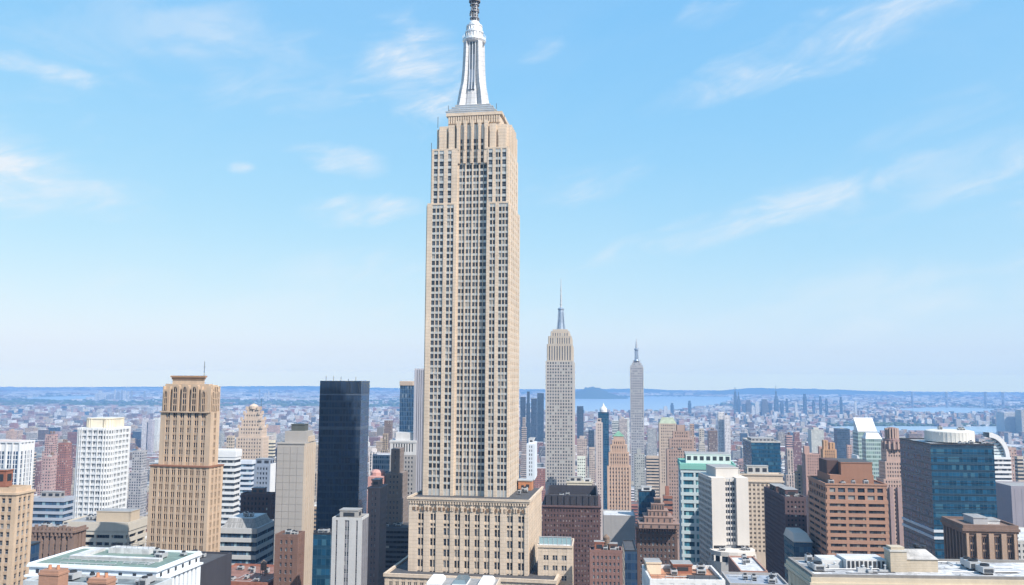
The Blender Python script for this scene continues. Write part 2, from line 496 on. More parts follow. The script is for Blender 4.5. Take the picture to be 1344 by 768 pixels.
class Bld:
    """A building placed by the picture columns of its front face, at distance d, turned by rot; local front wall at y = -D/2."""
    def __init__(s, name, label, cat, xa, xb, xs, ytop, d, ref=None, yv=768, rot=GR, depth=None, group=None):
        s.rot = rot
        c = pix_dir((xa + xb) / 2, ytop)
        p0 = Vector((c.x / c.y * d, d))
        s.u, s.v = Vector((math.cos(rot), math.sin(rot))), Vector((-math.sin(rot), math.cos(rot)))
        def hit(px, base, dr):
            r = pix_dir(px, ytop)
            # s*(rx,ry) = base + t*dr
            det = r.x * (-dr.y) + r.y * dr.x
            return (base.y * r.x - base.x * r.y) / det
        ta, tb = hit(xa, p0, s.u), hit(xb, p0, s.u)
        s.W = tb - ta
        fc = p0 + s.u * (ta + tb) / 2
        if xs is not None:
            s.side = 'R' if xs > xb else 'L'
            cn = p0 + s.u * (tb if s.side == 'R' else ta)
            s.D = min(max(hit(xs, cn, s.v), 8), 110)
        else:
            s.side, s.D = None, depth
        if depth: s.D = depth
        o = fc + s.v * s.D / 2
        s.H = CZ + c.z / c.y * d
        s.root = link(name, None, None, (o.x, o.y, 0), rot)
        s.root.empty_display_size = 5
        tag(s.root, label, cat, group)
        s.o, s.d = o, d
        s.name = name
        NAMED.append(dict(o=o, hw=s.W / 2, hd=s.D / 2, rot=rot, x0=min(xa, xs or xa), x1=max(xb, xs or xb), yt=ytop, yv=yv, d=d, ref=ref, H=s.H))
        s.wall, s.wins = MB(), []
        s.mats, s.glass = [], GL
        s.X0, s.X1, s.Y0, s.Y1 = -s.W / 2, s.W / 2, -s.D / 2, s.D / 2
    def at(s, px, py, yl=None):
        """local x and height where the picture point meets the plane local y = yl"""
        yl = s.Y0 if yl is None else yl
        r = pix_dir(px, py)
        # local coords of ray: (s*r - o) . v = yl
        k = (yl + s.o.dot(s.v)) / (r.x * s.v.x + r.y * s.v.y)
        w = Vector((r.x * k, r.y * k)) - s.o
        return w.dot(s.u), CZ + r.z * k
    def lx(s, px, py, yl=None): return s.at(px, py, yl)[0]
    def z(s, px, py, yl=None): return s.at(px, py, yl)[1]
    def part(s, name, mb, mats, parent=None, kind=None, label=None):
        o = link(name, mb.mesh(name, mats if isinstance(mats, list) else [mats]), parent or s.root)
        tag(o, label, None, None, kind)
        return o
    def frame(s, side, x0, x1, y0, y1):
        return {'F': ((x0, y0), (1, 0), (0, -1), x1 - x0), 'R': ((x1, y0), (0, 1), (1, 0), y1 - y0),
                'B': ((x1, y1), (-1, 0), (0, 1), x1 - x0), 'L': ((x0, y1), (0, -1), (-1, 0), y1 - y0)}[side] + (side,)
    def draw(s, fr, bays, rows, z0, z1, pr=.5, wm=0, sm=None, ext=False, k=.85, nb=.06):
        """piers, spandrels and windows on one wall; bays: (u0, u1, windows across), rows: (z0, z1)"""
        L = fr[3]
        sm = wm if sm is None else sm
        e = pr if ext else 0
        edges = [-e]
        for a, b, g in bays: edges += [a, b]
        edges.append(L + e)
        for i in range(0, len(edges), 2):
            s.wall.fbox(fr, edges[i], edges[i + 1], z0, z1, 0, pr, wm)
        zs = [z0]
        for a, b in sorted(rows): zs += [a, b]
        zs.append(z1)
        for i in range(0, len(zs), 2):
            for a, b, g in bays:
                s.wall.fbox(fr, a, b, zs[i], zs[i + 1], 0, pr * k, sm)
        for a, b, g in bays:
            ww = (b - a) / g
            mw = min(.22 * ww, .5)
            for i in range(1, g):
                s.wall.fbox(fr, a + ww * i - mw / 2, a + ww * i + mw / 2, z0, z1, 0, pr * (k + .06), wm)
            for za, zb in rows:
                for i in range(g):
                    s.wins.append((fr, a + ww * i + (mw / 2 if i else 0), a + ww * (i + 1) - (mw / 2 if i < g - 1 else 0), za, zb, nb))
    def punched(s, blk, bay, fh, wf=.5, hf=.58, faces='FRL', zf=None, mg=1.0, pr=.45, g=1, wm=0, sm=None, k=.85, head=.5):
        x0, x1, y0, y1, z0, z1 = blk
        bay, fh = bay * .84, fh * .86
        zf = max(z0, zf if zf is not None else z0)
        c = (x0 + pr, x1 - pr, y0 + pr, y1 - pr)
        s.wall.box(*c, z0, z1 - .02, wm)
        for sd_ in 'FRBL':
            fr = s.frame(sd_, *c)
            L = fr[3]
            ext = sd_ in 'FB'
            if sd_ not in faces:
                s.wall.fbox(fr, -pr if ext else 0, L + (pr if ext else 0), z0, z1, 0, pr, wm)
                continue
            n = max(1, int((L - 2 * mg) / bay + .5))
            bw = (L - 2 * mg) / n
            bays = [(mg + i * bw + bw * (1 - wf) / 2, mg + i * bw + bw * (1 + wf) / 2, g) for i in range(n)]
            nr = max(1, int((z1 - zf - head) / fh))
            rows = [(z1 - head - i * fh - fh * (1 + hf) / 2, z1 - head - i * fh - fh * (1 - hf) / 2) for i in range(nr)]
            rows = [r for r in rows if r[0] > zf + .1]
            if z0 < zf: s.wall.fbox(fr, -pr if ext else 0, L + (pr if ext else 0), z0, zf, 0, pr, wm)
            s.draw(fr, bays, rows, zf, z1, pr, wm, sm, ext, k)
    def ribbon(s, blk, fh, hf=.5, zf=None, pr=.5, wm=0, mull=3.0, glassm=None, mullm=None, cols=0, name='window_band'):
        """floors of continuous glass between solid spandrels; each glass band is a part"""
        x0, x1, y0, y1, z0, z1 = blk
        zf = max(z0, zf if zf is not None else z0)
        n = int((z1 - zf) / fh)
        c = (x0 + pr, x1 - pr, y0 + pr, y1 - pr)
        zb = z1 - n * fh
        if zb > z0 + .01: s.wall.box(x0, x1, y0, y1, z0, zb, wm)
        gh = fh * hf
        mb = MB()
        for sd_ in 'FRBL':
            fr = s.frame(sd_, *c)
            L = fr[3]
            m = max(1, int(L / mull + .5))
            for i in range(m):
                u0, u1 = i * L / m, (i + 1) * L / m
                o, ud, nd = fr[0], fr[1], fr[2]
                P = lambda u, z: (o[0] + ud[0] * u, o[1] + ud[1] * u, z)
                mb.face([P(u0, 0), P(u1, 0), P(u1, gh), P(u0, gh)], 0)
                mb.fbox(fr, u0 - .09, u0 + .09, 0, gh, 0, .12, 1)
        me = mb.mesh(name, [glassm or s.glass, mullm or DKMET])
        for i in range(n):
            zc = zb + i * fh
            s.wall.box(x0, x1, y0, y1, zc + gh, zc + fh, wm, bottom=True)
            link(name, me, s.root, (0, 0, zc))
            if cols:
                for sd_ in 'FRBL':
                    fr = s.frame(sd_, *c)
                    q = max(1, int(fr[3] / cols + .5))
                    for j in range(q + 1):
                        u = min(max(j * fr[3] / q, .6), fr[3] - .6)
                        s.wall.fbox(fr, u - .6, u + .6, zc, zc + gh, 0, pr - .06, wm)
    def parapet(s, x0, x1, y0, y1, z, h=1.1, t=.5, m=0, roofm=None, over=0.0):
        mb = s.wall
        x0 -= over; x1 += over; y0 -= over; y1 += over
        mb.box(x0, x1, y0, y0 + t, z, z + h, m, bottom=over > 0)
        mb.box(x0, x1, y1 - t, y1, z, z + h, m, bottom=over > 0)
        mb.box(x0, x0 + t, y0 + t, y1 - t, z, z + h, m, bottom=over > 0)
        mb.box(x1 - t, x1, y0 + t, y1 - t, z, z + h, m, bottom=over > 0)
        r = MB()
        r.face([(x0 + t, y0 + t, z + .06), (x1 - t, y0 + t, z + .06), (x1 - t, y1 - t, z + .06), (x0 + t, y1 - t, z + .06)])
        s.part('roof', r, [roofm or GREYROOF])
    def units(s, x0, x1, y0, y1, z, n, seed=1):
        """air handling boxes on the roof, each a part: casing, louvred side, fan ring, feet"""
        rr = random.Random(seed)
        for i in range(n):
            w, l, h = rr.uniform(1.1, 2.6), rr.uniform(1.2, 3.2), rr.uniform(1.0, 2.0)
            cx, cy = rr.uniform(x0 + w / 2, x1 - w / 2), rr.uniform(y0 + l / 2, y1 - l / 2)
            mb = MB()
            mb.box(cx - w / 2, cx + w / 2, cy - l / 2, cy + l / 2, z + .35, z + h, 0, bottom=True)
            for sx in (-1, 1):
                mb.box(cx + sx * w * .35 - .1, cx + sx * w * .35 + .1, cy - l * .45, cy + l * .45, z, z + .35, 1)
            for q in range(4):
                mb.box(cx - w * .4, cx + w * .4, cy - l / 2 - .06, cy - l / 2 - .005, z + .5 + q * (h - .8) / 4, z + .5 + (q + .6) * (h - .8) / 4, 1, bottom=True)
            mb.lathe([(min(w, l) * .38, z + h), (min(w, l) * .38, z + h + .4), (min(w, l) * .3, z + h + .4), (min(w, l) * .3, z + h + .1), (0, z + h + .1)], cx, cy, 14, 1)
            s.part('air_handler', mb, [HVAC, DKMET])
    def tank(s, x, y, z, r=1.7):
        mb = MB()
        for sx in (-.65, .65):
            for sy in (-.65, .65): mb.tube((x + sx * r, y + sy * r, z), (x + sx * r, y + sy * r, z + 2.2), .11, 5, 1)
        mb.lathe([(0, z + 2.2), (r, z + 2.2), (r * .96, z + 5.0), (r * 1.05, z + 5.0), (0, z + 6.2)], x, y, 14)
        for q in (2.7, 3.5, 4.3): mb.lathe([(r * 1.0, z + q), (r * 1.03, z + q + .04), (r * 1.0, z + q + .12)], x, y, 14, 1)
        s.part('water_tank', mb, [stone("weathered_timber", (.17, .12, .09)), DKMET])
    def pipes(s, x0, x1, y0, y1, z, n, seed=1):
        rr = random.Random(seed)
        for i in range(n):
            mb = MB()
            y = rr.uniform(y0, y1); a, b = sorted((rr.uniform(x0, x1), rr.uniform(x0, x1)))
            mb.tube((a, y, z + .3), (b, y, z + .3), .11, 6)
            mb.tube((b, y, z + .3), (b, rr.uniform(y0, y1), z + .3), .11, 6)
            k = a
            while k < b:
                mb.box(k - .1, k + .1, y - .25, y + .25, z, z + .2, 0); k += 2.2
            s.part('roof_pipe', mb, HVAC)
    def railing(s, x0, x1, y0, y1, z):
        mb = MB()
        for (ax, ay, bx, by) in ((x0, y0, x1, y0), (x1, y0, x1, y1), (x1, y1, x0, y1), (x0, y1, x0, y0)):
            for h in (.55, 1.05): mb.tube((ax, ay, z + h), (bx, by, z + h), .035, 4)
            L = math.hypot(bx - ax, by - ay); n = max(1, int(L / 1.6))
            for i in range(n): mb.tube((ax + (bx - ax) * i / n, ay + (by - ay) * i / n, z), (ax + (bx - ax) * i / n, ay + (by - ay) * i / n, z + 1.05), .035, 4)
        s.part('railing', mb, DKMET)
    def finish(s, name='wall', rail=True, minpx=3.2):
        if s.wall.f: s.part(name, s.wall, s.mats)
        if not s.wins: return
        camp = Vector((0, 0, CZ))
        wm = s.root.matrix_basis if False else Matrix.Translation((s.o.x, s.o.y, 0)) @ Matrix.Rotation(s.rot, 4, 'Z')
        sc = []
        for i, (fr, u0, u1, za, zb, nb) in enumerate(s.wins):
            o, ud, nd = fr[0], fr[1], fr[2]
            um = (u0 + u1) / 2
            p = wm @ Vector((o[0] + ud[0] * um, o[1] + ud[1] * um, (za + zb) / 2))
            n = wm.to_3x3() @ Vector((nd[0], nd[1], 0))
            t = camp - p
            dd = t.length
            c = n.dot(t) / dd
            q = CI3 @ (p - camp)
            X, Y = 672 - q.x / q.z * F, 384 + q.y / q.z * F
            inside = -5 < X < 1350 and Y < 775
            px = (zb - za) * F / dd
            sc.append(((u1 - u0) * (zb - za) * max(c, 0) / dd ** 2 * (1 if inside else 0), px, i))
        sc.sort(reverse=True)
        pick = set(i for a, px, i in sc[:100] if a > 0 and px > minpx)
        cache = {}
        rest = MB()
        def pane(mb, P, w, h):
            mb.face([P(0, 0, 0), P(w, 0, 0), P(w, 0, h), P(0, 0, h)], 0)
        for i, (fr, u0, u1, za, zb, nb) in enumerate(s.wins):
            o, ud, nd = fr[0], fr[1], fr[2]
            w, h = u1 - u0, zb - za
            if i in pick:
                key = (round(w, 2), round(h, 2))
                if key not in cache:
                    mb = MB()
                    pane(mb, lambda x, y, z: (x, y, z), w, h)
                    f2 = ((0, 0), (1, 0), (0, -1))
                    mb.fbox(f2, 0, w, h * .5 - .05, h * .5 + .05, 0.005, .06, 1)
                    mb.fbox(f2, 0, w, 0, .12, .005, .16, 1)
                    mb.fbox(f2, 0, .07, .12, h, .005, .06, 1)
                    mb.fbox(f2, w - .07, w, .12, h, .005, .06, 1)
                    cache[key] = mb.mesh('window', [s.glass, ALUDK])
                link('window', cache[key], s.root, (o[0] + ud[0] * u0 + nd[0] * nb, o[1] + ud[1] * u0 + nd[1] * nb, za),
                     {'F': 0, 'R': math.pi / 2, 'B': math.pi, 'L': -math.pi / 2}[fr[4]])
            else:
                rest.face([(o[0] + ud[0] * u + nd[0] * nb, o[1] + ud[1] * u + nd[1] * nb, z) for u, z in ((u0, za), (u1, za), (u1, zb), (u0, zb))], 0)
        if rest.f:
            s.part('window', rest, [s.glass], kind='stuff')

def ground_pt(px, py, z=0.0):
    r = pix_dir(px, py)
    k = (z - CZ) / r.z
    return r.x * k, r.y * k

# ================================================================== setting
def ground_material():
    m, t, b = new_mat("ground")
    g = node(t, 'ShaderNodeTexCoord')
    sp = node(t, 'ShaderNodeSeparateXYZ')
    t.links.new(g.outputs['Object'], sp.inputs[0])
    def noise(sc, det=5, rough=.6, dist=0.):
        n = node(t, 'ShaderNodeTexNoise')
        n.inputs['Scale'].default_value = sc
        n.inputs['Detail'].default_value = det
        n.inputs['Roughness'].default_value = rough
        n.inputs['Distortion'].default_value = dist
        t.links.new(g.outputs['Object'], n.inputs['Vector'])
        return n.outputs[0]
    def ramp(v, lo, hi):
        r = node(t, 'ShaderNodeMapRange')
        t.links.new(v, r.inputs[0])
        r.inputs[1].default_value, r.inputs[2].default_value = lo, hi
        return r.outputs[0]
    vo = node(t, 'ShaderNodeTexVoronoi')
    vo.inputs['Scale'].default_value = .022
    t.links.new(g.outputs['Object'], vo.inputs['Vector'])
    sv = node(t, 'ShaderNodeSeparateColor')
    t.links.new(vo.outputs['Color'], sv.inputs[0])
    lots = mixc(t, sv.outputs[0], (.06, .06, .065), (.30, .26, .24))
    lots = mixc(t, mth(t, 'GREATER_THAN', sv.outputs[1], .86), lots, (.6, .6, .6))
    lots = mixc(t, mth(t, 'LESS_THAN', sv.outputs[1], .22), lots, (.05, .075, .035))
    wood = mixc(t, noise(.004, 6), (.022, .045, .018), (.06, .085, .04))
    big = ramp(noise(.00032, 5, .62, .6), .44, .56)
    dist = node(t, 'ShaderNodeVectorMath', operation='LENGTH')
    t.links.new(g.outputs['Object'], dist.inputs[0])
    far = ramp(dist.outputs['Value'], 6200, 7400)
    lots = mixc(t, mth(t, 'MULTIPLY', far, mth(t, 'SUBTRACT', 1.0, mth(t, 'MULTIPLY', big, .85))), lots, wood)
    near = ramp(dist.outputs['Value'], 1500, 2600)
    asph = mixc(t, noise(.05, 6), (.04, .04, .043), (.075, .075, .078))
    c = mixc(t, near, asph, lots)
    t.links.new(c, b.inputs['Base Color'])
    b.inputs['Roughness'].default_value = .9
    return m
gm = MB()
GRAD = 24000.0
gm.face([(GRAD * math.cos(2 * math.pi * i / 96), GRAD * math.sin(2 * math.pi * i / 96), 0) for i in range(96)])
tag(link('ground', gm.mesh('ground', [ground_material()])), kind='structure')

def water_material():
    m, t, b = new_mat("water")
    b.inputs['Base Color'].default_value = (.34, .42, .46, 1)
    b.inputs['Roughness'].default_value = .3
    b.inputs['IOR'].default_value = 1.33
    g = node(t, 'ShaderNodeTexCoord')
    n = node(t, 'ShaderNodeTexNoise')
    n.inputs['Scale'].default_value = .05
    n.inputs['Detail'].default_value = 6
    t.links.new(g.outputs['Object'], n.inputs['Vector'])
    bp = node(t, 'ShaderNodeBump')
    bp.inputs['Strength'].default_value = .2
    bp.inputs['Distance'].default_value = 6.0
    t.links.new(n.outputs[0], bp.inputs['Height'])
    t.links.new(bp.outputs[0], b.inputs['Normal'])
    return m
WAT = water_material()
def water(pts, z=.6):
    """a sheet of water whose shore wanders a little between the given points (picture points on the ground)"""
    g = [Vector(ground_pt(*p)) for p in pts]
    out = []
    n = len(g)
    for i in range(n):
        a, b = g[i], g[(i + 1) % n]
        k = max(2, int((b - a).length / 260))
        for j in range(k):
            p = a.lerp(b, j / k)
            am = 0 if j == 0 else min(90, (b - a).length * .03)
            out.append((p.x + random.uniform(-am, am), p.y + random.uniform(-am, am) * 2.2, z))
    me = bpy.data.meshes.new('water')
    import bmesh
    bm = bmesh.new()
    vs = [bm.verts.new(p) for p in out]
    f = bm.faces.new(vs)
    bm.normal_update()
    if f.normal.z < 0: bmesh.ops.reverse_faces(bm, faces=[f])
    bmesh.ops.triangulate(bm, faces=[f])
    bm.to_mesh(me); bm.free()
    me.materials.append(WAT)
    tag(link('water', me), kind='structure')
water([(700, 545), (752, 543), (800, 541), (850, 543), (905, 536), (975, 526), (985, 521.5), (930, 520.5), (862, 520), (800, 523), (740, 524), (690, 526)])
water([(1080, 567), (1180, 573), (1260, 570), (1344, 571), (1420, 571), (1420, 560), (1344, 559), (1240, 561), (1170, 557), (1110, 559), (1070, 562)])
water([(1160, 537), (1225, 542.5), (1300, 541.5), (1316, 537), (1240, 534.5)])
water([(20, 522.5), (75, 525.5), (130, 522.5), (185, 519.8), (225, 518), (165, 517.6), (110, 519.5), (60, 521.2)])
water([(640, 518), (700, 519), (690, 517), (640, 516.5)])

def hill_mat():
    m, t, b = new_mat("wooded_hill")
    g = node(t, 'ShaderNodeTexCoord')
    n = node(t, 'ShaderNodeTexNoise')
    n.inputs['Scale'].default_value = .006
    n.inputs['Detail'].default_value = 8
    t.links.new(g.outputs['Object'], n.inputs['Vector'])
    t.links.new(mixc(t, n.outputs[0], (.02, .045, .02), (.075, .09, .05)), b.inputs['Base Color'])
    b.inputs['Roughness'].default_value = .9
    return m
HM = hill_mat()
def hill(profile, d, deep=1500):
    """profile: picture points of the ridge line; the hill falls to the ground before and behind it"""
    pts = []
    pr = sorted(profile)
    xs = np.linspace(pr[0][0], pr[-1][0], 70)
    ys = np.interp(xs, [p[0] for p in pr], [p[1] for p in pr])
    rows = [(-1, 0), (-.7, .25), (-.45, .55), (-.2, .85), (0, 1), (.3, .8), (.7, .3), (1, 0)]
    mb_v, mb_f = [], []
    for i, (x, y) in enumerate(zip(xs, ys)):
        r = pix_dir(x, y)
        h = max(1, CZ + r.z / r.y * d)
        w = (.5 + .5 * math.cos(math.pi * min(1, max(-1, (i / 69 - .5) * 2.0)))) ** .3
        h = h * w + 9 * (random.random() - .5) * w
        for dy, k in rows:
            dd = d + dy * deep
            mb_v.append((r.x / r.y * dd, dd, h * k * (1 + random.uniform(-.06, .06)) - (2 if k == 0 else 0)))
    nr = len(rows)
    for i in range(69):
        for j in range(nr - 1):
            a = i * nr + j
            mb_f.append((a, a + nr, a + nr + 1, a + 1))
    me = bpy.data.meshes.new('hill')
    me.from_pydata(mb_v, [], mb_f)
    me.materials.append(HM)
    for p in me.polygons: p.use_smooth = True
    tag(link('hill', me), kind='structure')
hill([(735, 524), (757, 512), (772, 507.5), (784, 508.5), (800, 515), (818, 520), (830, 524)], 12500, 700)
hill([(660, 519), (690, 509.5), (720, 511), (800, 510.5), (850, 509.5), (905, 513), (930, 516)], 19000, 1800)
hill([(880, 516), (940, 511), (985, 507.5), (1010, 509), (1060, 510), (1120, 512), (1180, 514), (1300, 516)], 18000, 1800)
hill([(1000, 518), (1080, 513), (1130, 514), (1220, 516), (1320, 518), (1420, 520)], 21500, 1500)
hill([(-60, 510), (60, 508), (200, 507.5), (330, 507), (420, 506.5), (520, 508), (600, 511)], 21500, 1500)

# haze: one box of thin air round the camera and the city
hz = MB()
HB = 25000.0
hz.box(-HB, HB, -HB, HB, -1.5, 455.0, 0, bottom=True)
hm = bpy.data.materials.new("haze")
hm.use_nodes = True
ht = hm.node_tree
ht.nodes.remove(ht.nodes['Principled BSDF'])
pv = node(ht, 'ShaderNodeVolumePrincipled')
pv.inputs['Color'].default_value = (.27, .54, 1.0, 1)
pv.inputs['Density'].default_value = HAZE_D
pv.inputs['Anisotropy'].default_value = 0.0
ht.links.new(pv.outputs[0], ht.nodes['Material Output'].inputs['Volume'])
tag(link('haze', hz.mesh('haze', [hm])), kind='stuff')

# ================================================================== the great tower
B = Bld('art_deco_skyscraper', 'tallest tower, beige stone art deco skyscraper whose silver mast leaves the frame', 'skyscraper', 561, 668, 681, 268, 360, 'the tallest beige tower', rot=R(-9))
B.mats = [LIME, LIMES, ALU, TAR]
Y0, Y1, X0, X1 = B.Y0, B.Y1, B.X0, B.X1
zr = B.z(615, 652)                       # roof of the podium
yp = Y0 - 11.0                           # podium front wall
zA, zB_, zC, zD = B.z(615, 268), B.z(615, 196), B.z(615, 162), B.z(615, 145)
def bay_px(defs, y=430, yl=None, x0=0.0):
    return [(B.lx(a, y, yl) - x0, B.lx(b, y, yl) - x0, g) for a, b, g in defs]
fh = 2.9
def rows_dn(ztop, zbot, fh, hf=.6, head=1.0):
    out, z = [], ztop - head
    while z - fh > zbot:
        out.append((z - fh * (1 + hf) / 2, z - fh * (1 - hf) / 2)); z -= fh
    return out
rec = 1.7                                 # depth of the central recess
xl, xr = B.lx(597.5, 430), B.lx(637.5, 430)
# wings, lower tier
for x0, x1, defs in ((X0, xl, [(565, 580, 3), (584.5, 593.5, 2)]), (xr, X1, [(641.5, 649, 2), (653.5, 666, 3)])):
    B.wall.box(x0, x1, Y0 + .6, Y1, zr, zA, 0)
    fr = ((x0, Y0 + .6), (1, 0), (0, -1), x1 - x0, 'F')
    B.draw(fr, bay_px(defs, x0=x0), rows_dn(zA, zr, fh, .66), zr, zA, .7, 0, 2, k=.5)
xm = (xl, xr)
B.wall.box(xl, xr, Y0 + rec + .7, Y1, zr, zC, 0)
fr = ((xl, Y0 + rec + .7), (1, 0), (0, -1), xr - xl, 'F')
B.draw(fr, bay_px([(599, 607, 2), (608.6, 616.2, 2), (617.8, 625.4, 2), (627, 636, 2)], x0=xl), rows_dn(zC - 5, zr, fh, .64), zr, zC, .7, 0, 2, k=.35)
# side walls of the lower tier
for sd_ in 'RL':
    fr = B.frame(sd_, X0, X1, Y0 + .6, Y1)
    L = fr[3]
    n = 5
    bays = [(1.6 + i * (L - 3.2) / n + .9, 1.6 + (i + 1) * (L - 3.2) / n - .9, 2) for i in range(n)]
    B.draw(fr, bays, rows_dn(zA, zr, fh, .5), zr, zA, .5, 0, 1, k=.8)
# second tier wings
x2l, x2r = B.lx(566, 230), B.lx(666.5, 230)
for x0, x1, defs in ((x2l, xl, [(568.5, 574, 1), (576, 582, 1), (587, 592, 1)]), (xr, x2r, [(640.5, 646, 1), (650, 656.5, 2), (658.5, 664, 1)])):
    B.wall.box(x0, x1, Y0 + 1.2, Y1 - 2, zA, zB_, 0)
    fr = ((x0, Y0 + 1.2), (1, 0), (0, -1), x1 - x0, 'F')
    B.draw(fr, bay_px(defs, 230, x0=x0), rows_dn(zB_, zA, 3.3, .66), zA, zB_, .6, 0, 2, k=.6)
for sd_ in 'RL':
    fr = B.frame(sd_, x2l, x2r, Y0 + 1.2, Y1 - 2)
    L = fr[3]
    bays = [(2 + i * (L - 4) / 4 + 1.2, 2 + (i + 1) * (L - 4) / 4 - 1.2, 2) for i in range(4)]
    B.draw(fr, bays, rows_dn(zB_, zA, 3.3, .5), zA, zB_, .4, 0, 1, k=.8)
# third tier: fluted crown with buttress piers
x3l, x3r = B.lx(574.5, 180), B.lx(664, 180)
B.wall.box(x3l, x3r, Y0 + 3, Y1 - 3, zB_, zC, 0)
f3 = MB()
for (a, b, pr, dz) in [(574.5, 585.5, .8, -1), (587.5, 596.5, 1.5, 1), (598.5, 603, 2.2, 2.5), (607.8, 611.2, 2.2, 3), (617, 620.4, 2.2, 3), (626.6, 630, 2.2, 3), (635, 639.6, 2.2, 2.5), (641.5, 650, 1.5, 1), (652.5, 663.5, .8, -1)]:
    xa, xb = B.lx(a, 180), B.lx(b, 180)
    f3.box(xa, xb, Y0 + 3 - pr, Y0 + 3 - .005, zB_ - (6 if 598 < a < 640 else 0), zC + dz - 1, 0, bottom=True)
    f3.box(xa + .25, xb - .25, Y0 + 3 - pr - .25, Y0 + 3 - pr - .005, zB_, zC + dz - 4, 0)
for sd_, w in (('R', 1), ('L', 1)):
    fr = B.frame(sd_, x3l, x3r, Y0 + 3, Y1 - 3)
    for i in range(6):
        u = (i + .5) * fr[3] / 6
        f3.fbox(fr, u - .9, u + .9, zB_, zC + (1 if 0 < i < 5 else -1), .005, 1.3, 0)
B.part('crown_pier', f3, LIME, kind=None)
dk = MB()
for px in (605.4, 614.1, 623.5, 632.5):
    xa = B.lx(px, 180)
    dk.face([(xa - .55, Y0 + 2.94, zB_ + 1), (xa + .55, Y0 + 2.94, zB_ + 1), (xa + .55, Y0 + 2.94, zC - 4.5), (xa - .55, Y0 + 2.94, zC - 4.5)])
B.part('crown_window', dk, GL, kind=None)
# fourth tier and its cornice
x4l, x4r = B.lx(585, 152), B.lx(654.5, 152)
B.wall.box(x4l, x4r, Y0 + 5, Y1 - 5, zC, zD, 0)
co = MB()
for i in range(22):
    xa = x4l + (i + .2) * (x4r - x4l) / 22
    co.box(xa, xa + .6 * (x4r - x4l) / 22, Y0 + 4.4, Y0 + 4.995, zC + 1.5, zD - .9, 0, bottom=True)
co.box(x4l - .8, x4r + .8, Y0 + 4.2, Y1 - 4.2, zD - .9, zD + .5, 0, bottom=True)
B.part('cornice', co, LIME)
# plinths under the mast
ym = (Y0 + Y1) / 2
zt = zD + .5
pl = MB()
for (a, b, ya, yb, ins) in [(588, 652, 145, 141.5, 5.0), (592, 649, 141.5, 138.5, 5.6), (595, 647, 138.5, 135, 6.2), (599, 643, 135, 131.5, 7.0)]:
    xa, xb = B.lx(a, 140, Y0 + 8), B.lx(b, 140, Y0 + 8)
    h = (ya - yb) * (360 + 8) / F
    pl.box(xa, xb, Y0 + ins, Y1 - ins, zt, zt + h * .72, 0)
    pl.box(xa - .35, xb + .35, Y0 + ins - .35, Y1 - ins + .35, zt + h * .72, zt + h, 1, bottom=True)
    zt += h
B.part('plinth', pl, [SILVER, HVAC])
# mast: shaft with four flaring wings and vertical window strips
xc = B.lx(622, 100, ym)
dm = 360 + (ym - Y0)
def mz(y): return B.z(622, y, ym)
MPAN = stone('mast_panel', (.47, .48, .50), rough=.36, var=.2, course=2.2)
mast = MB()
zs = [zt - .4, mz(122), mz(112), mz(95), mz(75), mz(58)]
rw = [20.8, 17.2, 15.0, 13.5, 12.7, 12.3]
rs = [r * dm / F for r in rw]
for (za, ra), (zb2, rb) in zip(zip(zs, rs), list(zip(zs, rs))[1:]):
    n = 16
    for i in range(n):
        a0, a1 = 2 * math.pi * i / n, 2 * math.pi * (i + 1) / n
        f = .80
        mast.face([(xc + f * ra * math.cos(a0), ym + f * ra * math.sin(a0), za), (xc + f * ra * math.cos(a1), ym + f * ra * math.sin(a1), za), (xc + f * rb * math.cos(a1), ym + f * rb * math.sin(a1), zb2), (xc + f * rb * math.cos(a0), ym + f * rb * math.sin(a0), zb2)], 0)
mo = B.part('mast', mast, MPAN)
for q in range(4):                        # corner wings
    wg = MB()
    a = math.pi / 4 + q * math.pi / 2
    ca, sa = math.cos(a), math.sin(a)
    P = lambda r, t, z: (xc + ca * r - sa * t, ym + sa * r + ca * t, z)
    for (za, ra), (zb2, rb) in zip(zip(zs, rs), list(zip(zs, rs))[1:]):
        k, w = 1.22, 1.15
        wg.face([P(k * ra, -w, za), P(k * ra, w, za), P(k * rb, w, zb2), P(k * rb, -w, zb2)])
        wg.face([P(.5 * ra, -w, za), P(k * ra, -w, za), P(k * rb, -w, zb2), P(.5 * rb, -w, zb2)])
        wg.face([P(k * ra, w, za), P(.5 * ra, w, za), P(.5 * rb, w, zb2), P(k * rb, w, zb2)])
    wg.face([P(.5 * rs[-1], -1.15, zs[-1]), P(1.22 * rs[-1], -1.15, zs[-1]), P(1.22 * rs[-1], 1.15, zs[-1]), P(.5 * rs[-1], 1.15, zs[-1])])
    B.part('mast_wing', wg, MPAN, mo)
